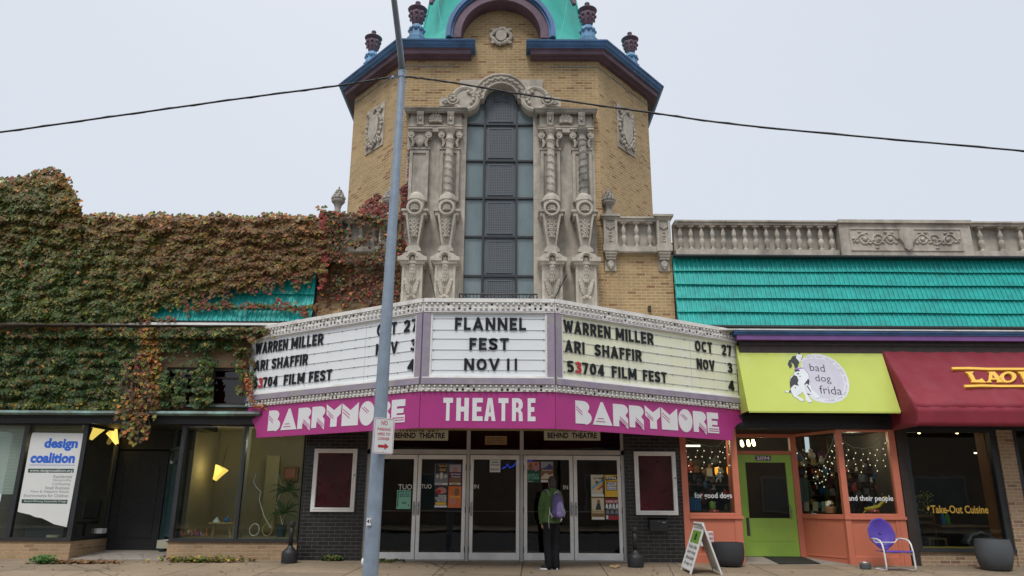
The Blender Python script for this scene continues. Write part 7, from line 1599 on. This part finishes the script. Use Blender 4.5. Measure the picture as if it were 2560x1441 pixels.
# smokers' posts
def smoker(px, py, ytop, label):
    p = G(px, py); H = P(px, ytop, p.y).z-p.z; r = thing('ash_receptacle', label, 'ash receptacle', p, 'black smokers posts either side of the entrance')
    b = MB(); k = H/.86; b.lathe([(0, 0), (.15, 0), (.155, .02), (.155, .2*k), (.145, .235*k), (.09, .29*k), (.055, .33*k), (.045, .36*k)], p, 24); obj('base', b, 'plastic_blk', r, smooth=True, autosm=40)
    b = MB(); b.lathe([(.045, .36*k), (.04, .6*k), (.04, .74*k)], p, 16); obj('neck', b, 'plastic_blk', r, smooth=True)
    b = MB(); b.lathe([(.04, .741*k), (.055, .75*k), (.06, .82*k), (.05, .855*k), (.03, .86*k), (0, .86*k)], p, 18); obj('head', b, 'plastic_blk', r, smooth=True, autosm=40)
    b = MB(); b.ball(p+Vector((0, -.057, .79*k)), (.022, .01, .022), 8, 5); obj('ash_hole', b, 'socket', r)
smoker(722.5, 1408, 1303, 'black smokers post standing in front of the left office wall'); smoker(1589.5, 1418, 1318, 'black smokers post standing between the glass doors and the mailbox')
# planters
def pot(name, px, py, ytop, prof, m, label):
    p = G(px, py); H = P(px, ytop, p.y).z-p.z; p = p+Vector((0, .25, 0)); p.z = gz(p.x, p.y)
    r = thing(name, label, 'planter', p); b = MB(); b.lathe([(rr, z*H) for rr, z in prof], p, 40); obj('pot', b, m, r, smooth=True, autosm=45)
    b = MB(); b.lathe([(prof[-1][0]-.005, H*.86), (0, H*.88)], p, 24); obj('soil', b, 'soil', r)
    b = MB(); b.box(p.x-.08, p.x+.08, p.y-.3, p.y-.2, p.z, p.z+.012); return r
pot('planter', 1832, 1420, 1359, [(0, .01), (.20, .0), (.25, .05), (.295, .3), (.31, .62), (.305, .9), (.30, 1.0), (.275, 1.0), (.27, .86)], 'planter', 'round black bowl planter on the pavement beside the sandwich board')
pot('planter', 2513, 1430, 1351, [(0, .01), (.22, .0), (.26, .04), (.315, .35), (.33, .55), (.32, .8), (.30, 1.0), (.275, 1.0), (.27, .86)], 'planter_g', 'tall slate grey planter at the brick pillar of the restaurant')
# sandwich board
gBL, gBR, gFL, gFR = G(1702, 1425), G(1726, 1437), G(1784, 1427), G(1806, 1439)
tF, tN = (gBL+gFL)/2, (gBR+gFR)/2; hA = P(1744, 1312, (tF.y+tN.y)/2).z; tF.z = tN.z = hA
ab = thing('sandwich_board', 'white sandwich board with a green square and black handwriting on the pavement', 'sandwich board', (gBL+gFR)/2)
uA = (gBR-gBL).normalized()
def panelA(g0, g1, t0, t1, mats):
    vup = (t0-g0).normalized(); u = (g1-g0).normalized(); fr = Frame(g0, u, vup-u*vup.dot(u)); wd = (g1-g0).length; hh = (t0-g0).length; return fr, wd, hh
fA, wA, hA_ = panelA(gBL, gBR, tF, tN, 0)
if fA.n.x > 0: pass
b = MB(); rect(b, fA, .04, wA-.04, .08, hA_-.05, -.012, .0); obj('front_panel', b, 'paper', ab)
b = MB(); rect(b, fA, 0, .04, 0, hA_, -.02, .012); rect(b, fA, wA-.04, wA, 0, hA_, -.02, .012); rect(b, fA, .04, wA-.04, .05, .085, -.02, .012); rect(b, fA, .04, wA-.04, hA_-.05, hA_, -.02, .012); obj('front_frame', b, 'tube_w', ab, bevel=.005)
fB, wB, hB_ = panelA(gFR, gFL, tN, tF, 0)
b = MB(); rect(b, fB, .04, wB-.04, .08, hB_-.05, -.012, 0); rect(b, fB, 0, .04, 0, hB_, -.02, .012); rect(b, fB, wB-.04, wB, 0, hB_, -.02, .012); rect(b, fB, .04, wB-.04, .05, .085, -.02, .012); rect(b, fB, .04, wB-.04, hB_-.05, hB_, -.02, .012); obj('back_panel', b, 'tube_w', ab, bevel=.005)
b = MB(); b.tube([tF+Vector((0, 0, .02)), tN+Vector((0, 0, .02))], .025, 8); obj('handle', b, 'tube_w', ab)
b = MB(); rect(b, fA, .06, wA-.06, hA_*.62, hA_*.88, .0005, .002); gs_ = obj('green_square', b, 'sign_green', ab); b = MB(); shape(b, fA, [(wA*.42, hA_*.68), (wA*.58, hA_*.68), (wA*.62, hA_*.8), (wA*.5, hA_*.84), (wA*.4, hA_*.78)], .002, .003); obj('square_mark', b, 'dark_green', gs_)
b = MB()
for k, (t, y) in enumerate((('Visit the', .50), ('bad dog', .38), ('inside', .27), ('& say hi', .14))): fit_text(b, fA, t, .07, wA-.07, hA_*y, hA_*(y+.08), .0008, .001, .01, shear=.2)
obj('handwriting', b, 'letter', ab)
b = MB(); p, q = P(1753, 1367, 15.9), P(1784, 1329, 15.9); b.box(p.x, q.x, 15.93, 15.945, p.z, q.z); r = single('notice_board', b, 'paper', 'small white notice with red handwriting on the coral wall behind the sandwich board', 'notice', bevel=.02)
b = MB(); ff = front(15.928)
for k, t in enumerate(('WE', 'ARE', 'OPEN')): px_text(b, ff, t, 1771, 1782, 1332+11*k, 1339+11*k, -.0, .002, .02)
obj('handwriting', b, 'letter_red', r)
# purple lawn chair
cb = (G(2213, 1429)+G(2284, 1431))/2; ch = thing('lawn_chair', 'purple metal shell back lawn chair with a white tube frame beside the coral wall', 'chair', cb)
TC = Matrix.Translation(cb+Vector((0, 0, -gz(cb.x, cb.y)*0))) @ Matrix.Rotation(R(4), 4, 'Z') @ Matrix.Translation((.05, .24, 0))
b = MB(); b.T = TC
arm = lambda s: [(s*.255, .25, .565), (s*.275, .12, .575), (s*.285, -.02, .57), (s*.285, -.12, .545), (s*.285, -.18, .48), (s*.285, -.215, .36), (s*.285, -.235, .1), (s*.285, -.235, .045), (s*.28, -.20, .02), (s*.27, -.05, .017), (s*.262, .15, .017), (s*.24, .24, .017), (s*.17, .275, .017)]
b.tube(arm(-1)+[(0, .28, .017)]+arm(1)[::-1], .0165, 10); b.tube([(-.28, -.225, .30), (-.2, -.12, .335), (.2, -.12, .335), (.28, -.225, .30)], .012, 8); b.tube([(-.25, .2, .56), (-.2, .22, .5), (.2, .22, .5), (.25, .2, .56)], .012, 8); obj('tube_frame', b, 'tube_w', ch, smooth=True)
b = MB(); b.T = TC
def seat(u_, v_):
    y = -.26+.46*v_; x = (u_-.5)*(.53-.05*v_); z = .385-.05*math.sin(math.pi*min(1, v_*1.1))*(1-(2*u_-1)**2*.8)-.03*v_+(-.035*(1-v_*8)**2 if v_ < .125 else 0); return (x, y, z)
b.sheet(seat, 18, 16); o = obj('seat', b, 'chair', ch, smooth=True); md = o.modifiers.new('t', 'SOLIDIFY'); md.thickness = .008
b = MB(); b.T = TC; vsb = []; nr_, na_ = 10, 40
for i in range(nr_+1):
    for k in range(na_):
        a = 2*math.pi*k/na_; rad = max(.04, i/nr_) if i > 1 else .05; xx = math.cos(a)*(.275+.006*math.cos(9*a)); zz = math.sin(a)*(.31+.006*math.cos(9*a))
        if math.sin(a) < 0: xx *= 1-.28*(math.sin(a))**2; zz *= .92
        x, z = xx*rad, zz*rad; rib = .010*math.cos(9*math.atan2(x, z+.42))*(1 if rad < .85 else 0)*rad
        y = .30+.42*(z)*.5-.055*(1-rad**2)*-1+rib; vsb.append((x, y, .645+z))
fsb = [(i*na_+k, i*na_+(k+1) % na_, (i+1)*na_+(k+1) % na_, (i+1)*na_+k) for i in range(1, nr_) for k in range(na_)]+[list(range(na_, 2*na_))]
b.add(vsb, fsb); o = obj('backrest', b, 'chair', ch, smooth=True); md = o.modifiers.new('t', 'SOLIDIFY'); md.thickness = .008
# dog bowl
p = G(2164, 1423); r = thing('dog_bowl', 'steel dog bowl in a low holder beside the purple chair', 'dog bowl', p); b = MB(); b.lathe([(0, .09), (.07, .09), (.095, .12), (.10, .125), (.105, .12), (.085, .04), (.09, .035), (0, .035)], p, 20); obj('bowl', b, 'steel', r, smooth=True, autosm=40); b = MB(); b.lathe([(.10, 0), (.105, .03), (.10, .09), (.09, .09), (.09, 0)], p, 20); obj('holder', b, 'planter_g', r)
# weeds and litter
def weed(px, py, wpx, n, hgt, pal, label, seed):
    rnd = random.Random(seed); mb = MB(); mb.col = []; c = G(px, py)
    for i in range(n):
        q = G(px+rnd.gauss(0, wpx/3), py+rnd.uniform(-2, 3)); h_ = hgt*rnd.uniform(.4, 1)
        for s in range(3):
            a = rnd.uniform(0, 6.28); addleaf(mb, q+Vector((0, 0, h_*(s+1)/3)), Vector((math.cos(a), math.sin(a)*.6, rnd.uniform(-.3, .9))), Vector((rnd.gauss(0, .4), -.5, 1)), rnd.uniform(.03, .075), jit(pick(*pal), .3))
    tag(obj('weed', mb, 'leaf', loc=c), label, 'weed')
weed(108, 1409, 42, 70, .14, ((1, (.05, .13, .02)), (.5, GRN)), 'small green weed tuft at the foot of the brick below the window poster', 1)
weed(510, 1405, 150, 230, .085, ((1, OLV), (.8, GRN), (.5, BRN), (.4, YEL)), 'low heap of weeds and fallen leaves along the right office wall', 2)
weed(835, 1401, 60, 90, .10, ((1, GRN), (.7, OLV)), 'green weeds at the foot of the left tiled pillar', 3)
weed(190, 1408, 130, 190, .035, ((1, (.14, .08, .03)), (.5, BRN)), 'strip of dry brown leaves along the left brick base', 4)
weed(960, 1405, 60, 30, .04, ((1, GRN), (.6, OLV)), 'sparse weeds in the joint behind the lamp pole', 5)
mb = MB(); mb.col = []; rnd = random.Random(6)
for i in range(210):
    px, py = (rnd.uniform(230, 420), rnd.uniform(1386, 1402)) if i < 30 else (rnd.uniform(0, 2560), rnd.uniform(1408, 1441)); q = G(px, py)
    if i < 30: q.z += .03
    a = rnd.uniform(0, 6.28); addleaf(mb, q+Vector((0, 0, .012)), Vector((math.cos(a), math.sin(a), rnd.uniform(-.1, .3))), Vector((0, 0, 1)), rnd.uniform(.02, .06), jit(pick((1, (.10, .05, .02)), (1, (.15, .08, .03)), (.4, OLV)), .3))
for q_ in ((1375, 2), (1367, 0), (1381, -1)): q = G(q_[0]+160, 1420+q_[1]); addleaf(mb, q+Vector((0, 0, .02)), Vector((1, .3, .3)), Vector((0, -.3, 1)), .1, (.3, .2, .1))
o = obj('leaf_litter', mb, 'leaf', loc=(0, 15, 0)); tag(o, 'scattered dry fallen leaves on the pavement and the doorstep', 'leaf litter'); o['kind'] = 'stuff'

# ================================================================== PERSON
def fuse(name, mb, voxel, it, mats, parent, label=None):
    me = bpy.data.meshes.new('tmp'); me.from_pydata(mb.v, [], mb.f); o = bpy.data.objects.new('tmp', me); COL.objects.link(o)
    r = o.modifiers.new('r', 'REMESH'); r.mode = 'VOXEL'; r.voxel_size = voxel; s = o.modifiers.new('s', 'SMOOTH'); s.factor = .5; s.iterations = it
    dg_ = bpy.context.evaluated_depsgraph_get(); ev = o.evaluated_get(dg_); m2 = ev.to_mesh(); b = MB(); b.add([v.co.copy() for v in m2.vertices], [list(p.vertices) for p in m2.polygons]); ev.to_mesh_clear()
    bpy.data.objects.remove(o); bpy.data.meshes.remove(me); return obj(name, b, mats, parent, smooth=True, label=label)
gp = G(1380, 1424); H = P(1380, 1191, gp.y).z-gp.z; pk = H/1.66
T = Matrix.Translation(gp) @ Matrix.Rotation(R(17), 4, 'Z') @ Matrix.Scale(pk, 4) @ Matrix.Diagonal((.80, .92, 1, 1))
hx = .02
def limb(b, pts, rs, n=12):
    b.tube(pts, rs, n)
    for p, r in zip(pts, rs): b.ball(p, r, n, 8)
body = MB(); body.T = T
body.ball((hx, .03, 1.545), (.075, .095, .115), 18, 14); body.ball((hx, .075, 1.50), (.055, .06, .075), 14, 10); limb(body, [(hx*.6, .0, 1.34), (hx, .015, 1.45)], [.058, .052])
body.ball((hx, .125, 1.525), (.014, .02, .02), 8, 6); body.ball((hx, .115, 1.48), (.026, .014, .010), 8, 6)
for s in (-1, 1): body.ball((hx+s*.075, .02, 1.53), (.012, .022, .032), 8, 6); body.ball((hx+s*.03, .108, 1.548), (.014, .012, .010), 8, 6)
body.ball((0, -.0, 1.18), (.165, .10, .2), 16, 12); body.ball((0, 0, .95), (.16, .11, .16), 16, 12)
HL = [(-.19, 0, 1.33), (-.245, .02, 1.07), (-.20, .09, .86)]; HR = [(.19, 0, 1.33), (.235, .05, 1.08), (.13, .2, 1.02)]
def hand(b, w_, d, side, palmn):
    d = Vector(d).normalized(); n = Vector(palmn); n = (n-d*n.dot(d)).normalized(); x = d.cross(n)*side; c = Vector(w_)+d*.05
    b.T = T @ Matrix((( x.x, n.x, d.x, c.x), (x.y, n.y, d.y, c.y), (x.z, n.z, d.z, c.z), (0, 0, 0, 1))); b.ball((0, 0, 0), (.042, .017, .052), 12, 8)
    for k, (ox, ln) in enumerate(((-.03, .062), (-.011, .072), (.010, .068), (.029, .052))): limb(b, [(ox, 0, .035), (ox*1.1, .006, .045+ln*.45), (ox*1.1, .024, .045+ln*.85), (ox*1.05, .045, .045+ln)], [.0105, .0098, .009, .0075], 8)
    limb(b, [(-.03, .005, -.02), (-.055, .016, .01), (-.058, .028, .04)], [.013, .0115, .009], 8); b.T = T
limb(body, HL, [.05, .042, .03]); limb(body, HR, [.05, .042, .03]); hand(body, HL[2], (.05, .12, -1), 1, (1, .2, 0)); hand(body, HR[2], (-.5, 1, .25), -1, (0, .2, -1))
LEGS = [((-.09, 0, .88), (-.10, .03, .47), (-.085, -.02, .09)), ((.085, 0, .88), (.09, .03, .47), (.095, .0, .09))]
for lg in LEGS: limb(body, lg, [.085, .058, .042])
limb(body, [(-.085, -.02, .06), (-.15, .0, .035), (-.20, .02, .03)], [.04, .035, .03]); limb(body, [(.095, .0, .06), (.10, .08, .035), (.105, .14, .03)], [.04, .035, .03])
person = fuse('person', body, .0065, 4, 'skin', None); person.location = (0, 0, 0)
# move the origin of the body mesh to the feet
for v_ in person.data.vertices: v_.co -= gp
person.location = gp; tag(person, 'person in a green fleece and black trousers reading the posters with their back turned', 'person')
hb = MB(); hb.T = T; hb.ball((hx, .015, 1.565), (.088, .10, .105), 18, 14); hb.ball((hx, -.03, 1.50), (.084, .07, .10), 16, 12); hb.ball((hx, -.04, 1.44), (.07, .05, .06), 12, 10)
for i in range(26): a = rnd.uniform(0, 6.28); e_ = rnd.uniform(-.4, 1.3); hb.ball((hx+.082*math.cos(a)*math.cos(e_), .0+.088*min(.3, math.sin(a))*math.cos(e_), 1.55+.1*math.sin(e_)), .022, 8, 6)
fuse('hair', hb, .009, 1, 'hair', person)
j = MB(); j.T = T
j.lathe([(.10, 1.40), (.155, 1.365), (.20, 1.30), (.205, 1.15), (.195, 1.0), (.20, .90), (.205, .83), (.19, .82), (0, .82)], (0, .0, 0), 22, sy=.68); j.ball((0, 0, 1.36), (.15, .09, .06), 14, 8)
limb(j, [(-.175, 0, 1.325), (-.225, -.0, 1.2), (-.252, .02, 1.06), (-.225, .07, .92), (-.205, .09, .83)], [.083, .08, .073, .066, .058]); limb(j, [(.175, 0, 1.325), (.225, .0, 1.2), (.235, .05, 1.07), (.16, .17, 1.03)], [.083, .078, .07, .06])
j.lathe([(.085, 1.36), (.10, 1.40), (.09, 1.45), (.075, 1.455), (.07, 1.40), (.06, 1.36)], (hx*.8, .0, 0), 18); j.ball((hx*.7, -.075, 1.39), (.11, .05, .05), 12, 8)
for z_, y_, x_ in ((.93, .07, -.29), (1.05, .02, -.32), (.99, .045, -.3), (1.15, .0, -.30)): j.tube([(x_, y_-.04, z_), (x_+.06, y_-.075, z_+.015), (x_+.12, y_-.06, z_+.03)], .014, 6)
j.tube([(-.19, -.02, .826), (-.1, -.125, .822), (.0, -.142, .82), (.1, -.125, .822), (.19, -.02, .826)], .014, 7)
fuse('jacket', j, .011, 2, 'jacket', person)
c_ = MB(); c_.T = T; c_.tube([(-.207, .09, .845), (-.2, .1, .80)], [.05, .045], 10); obj('cuff', c_, 'jacket', person, smooth=True)
t_ = MB(); t_.T = T; t_.ball((0, 0, .86), (.175, .125, .12), 16, 12)
for k, lg in enumerate(LEGS):
    s = -1 if k == 0 else 1; limb(t_, [(s*.085, 0, .84), (s*.098, .015, .62), (s*.098, .02, .44), (s*.088, .0, .22), (lg[2][0], -.01, .06)], [.112, .103, .095, .092, .088], 14)
    for z_ in (.10, .15): t_.tube([(s*.088-.06, -.06, z_+.02*s), (s*.088, -.090, z_), (s*.088+.06, -.06, z_+.02)], .010, 6)
fuse('trousers', t_, .011, 2, 'trouser', person)
for nm, pts, tip in (('shoe', [(-.06, -.03, .05), (-.13, -.012, .05), (-.20, .01, .042), (-.235, .02, .036)], 0), ('shoe', [(.095, -.05, .05), (.10, .03, .05), (.105, .11, .042), (.107, .15, .036)], 1)):
    s_ = MB(); s_.T = T; limb(s_, pts, [.046, .05, .043, .032]); so = fuse('shoe', s_, .009, 2, 'shoe', person)
    s_ = MB(); s_.T = T; d = (Vector(pts[-1])-Vector(pts[0])); d.z = 0; L_ = d.length; d.normalize(); x = Vector((-d.y, d.x, 0)); c0 = Vector(pts[0]); out_ = []
    for a in range(0, 360, 20): ca, sa = math.cos(R(a)), math.sin(R(a)); q = c0+d*(L_/2+ca*(L_/2+.045))+x*sa*(.046+.006*ca); out_.append((q.x, q.y, .0))
    s_.prism(out_, (0, 0, .028)); obj('sole', s_, 'shoe_sole', so)
# backpack worn on the back
bp = thing('backpack', 'purple backpack with a lighter lilac pocket and grey straps worn by the person', 'backpack', T @ Vector((.07, -.2, .95)))
k = MB(); k.T = T @ Matrix.Translation((.075, 0, 0))
k.ball((0, -.19, 1.12), (.15, .085, .20), 20, 14); k.ball((0, -.19, 1.0), (.155, .10, .12), 20, 14); k.ball((.0, -.17, 1.24), (.125, .07, .10), 18, 12); fuse('pack_body', k, .010, 3, 'pack_dark', bp)
k = MB(); k.T = T @ Matrix.Translation((.10, 0, 0)); k.ball((0, -.265, 1.07), (.095, .05, .13), 18, 12); k.ball((0, -.27, .98), (.10, .05, .07), 18, 12); fuse('front_pocket', k, .009, 2, 'pack_light', bp)
k = MB(); k.T = T @ Matrix.Translation((.075, 0, 0))
k.tube([(.04, -.315, 1.17), (.045, -.325, 1.08), (.045, -.325, .98)], .006, 6); k.tube([(.07, -.318, 1.06), (.072, -.325, 1.0)], .012, 6); k.tube([(-.09, -.2, 1.33), (-.05, -.22, 1.37), (-.02, -.24, 1.36)], .012, 6); k.tube([(-.17, -.12, 1.10), (-.185, -.16, 1.0), (-.13, -.2, .93), (-.15, -.17, .91)], [.010, .016, .02, .014], 7); k.tube([(.15, -.2, 1.08), (.165, -.22, 1.0), (.14, -.22, .92)], [.010, .014, .012], 7); k.tube([(.05, -.29, .90), (.04, -.28, .86), (.03, -.27, .84)], .014, 6); k.tube([(-.19, -.14, .98), (-.2, -.13, .85), (-.19, -.13, .72)], .008, 6)
obj('piping', k, 'strap', bp, smooth=True)
k = MB(); k.T = T
for s in (-1, 1): k.tube([(.02+s*.12, -.12, 1.30), (s*.13, -.08, 1.40), (s*.14, .03, 1.405), (s*.15, .125, 1.30), (s*.17, .12, 1.1), (s*.19, .02, .98), (.06+s*.14, -.12, .96)], [.018]*7, 7)
obj('shoulder_strap', k, 'poster_grey', bp, smooth=True)

# ================================================================== ACROSS THE STREET (seen only in the glass)
M['far_brick'] = brickmat('far_brick', (.26, .20, .16), (.22, .17, .13), (.2, .12, .08), (.3, .28, .25))
for xa_, xb_, hh, lab in ((-70, -26, 6.4, 'long low brick block across the street opposite the office, seen mirrored'), (-25.8, 3, 5.4, 'brown brick block across the street opposite the theatre doors, seen mirrored'), (3.2, 24, 6.6, 'taller brick block across the street opposite the pet shop, seen mirrored'), (24.2, 75, 7.2, 'long tall brick block across the street opposite the restaurant, seen mirrored')):
    ob = thing('far_building', lab, 'building', ((xa_+xb_)/2, -17, -.3), 'brick blocks across the street'); b = MB(); b.box(xa_, xb_, -24, -17, -.3, hh); obj('wall', b, 'far_brick', ob)
    b = MB(); b.box(xa_-.05, xb_+.05, -24.2, -16.8, hh, hh+.3); obj('roof', b, 'black', ob)
    for i in range(int((xb_-xa_)/6)): x = xa_+1.5+6*i; b = MB(); b.box(x, x+3.4, -17.02, -16.9, .6, 2.9); f_ = obj('window', b, 'alu', ob); b = MB(); b.box(x+.1, x+3.3, -16.899, -16.88, .7, 2.8); obj('pane', b, 'pane', f_)
M['far_leaf'] = mat('far_foliage', (.045, .065, .02), .8, .4, 2)
for x, y, h_, lab in ((-9, -12.5, 8.0, 'leafy street tree opposite the office'), (7.5, -13, 9.0, 'leafy street tree opposite the pet shop')):
    r = thing('street_tree', lab, 'tree', (x, y, -.3)); b = MB(); b.tube([(x, y, -.3), (x+.1, y, 2), (x, y+.2, h_*.6)], [.2, .16, .08], 8); obj('trunk', b, 'twig', r); mb = MB(); rnd = random.Random(int(x*10))
    for i in range(1500):
        a, e_, q = rnd.uniform(0, 6.28), rnd.uniform(-1, 1), rnd.random()**.4; c = Vector((x+2.6*q*math.cos(a)*math.sqrt(1-e_*e_), y+2.3*q*math.sin(a)*math.sqrt(1-e_*e_), h_*.62+2.6*q*e_)); s = rnd.uniform(.12, .3); d = Vector((rnd.gauss(0, 1), rnd.gauss(0, 1), rnd.gauss(0, 1))).normalized(); t2 = d.orthogonal().normalized()
        mb.add([c-d*s, c-t2*s*.6, c+d*s, c+t2*s*.6], [(0, 1, 2, 3)])
    obj('crown', mb, 'far_leaf', r)
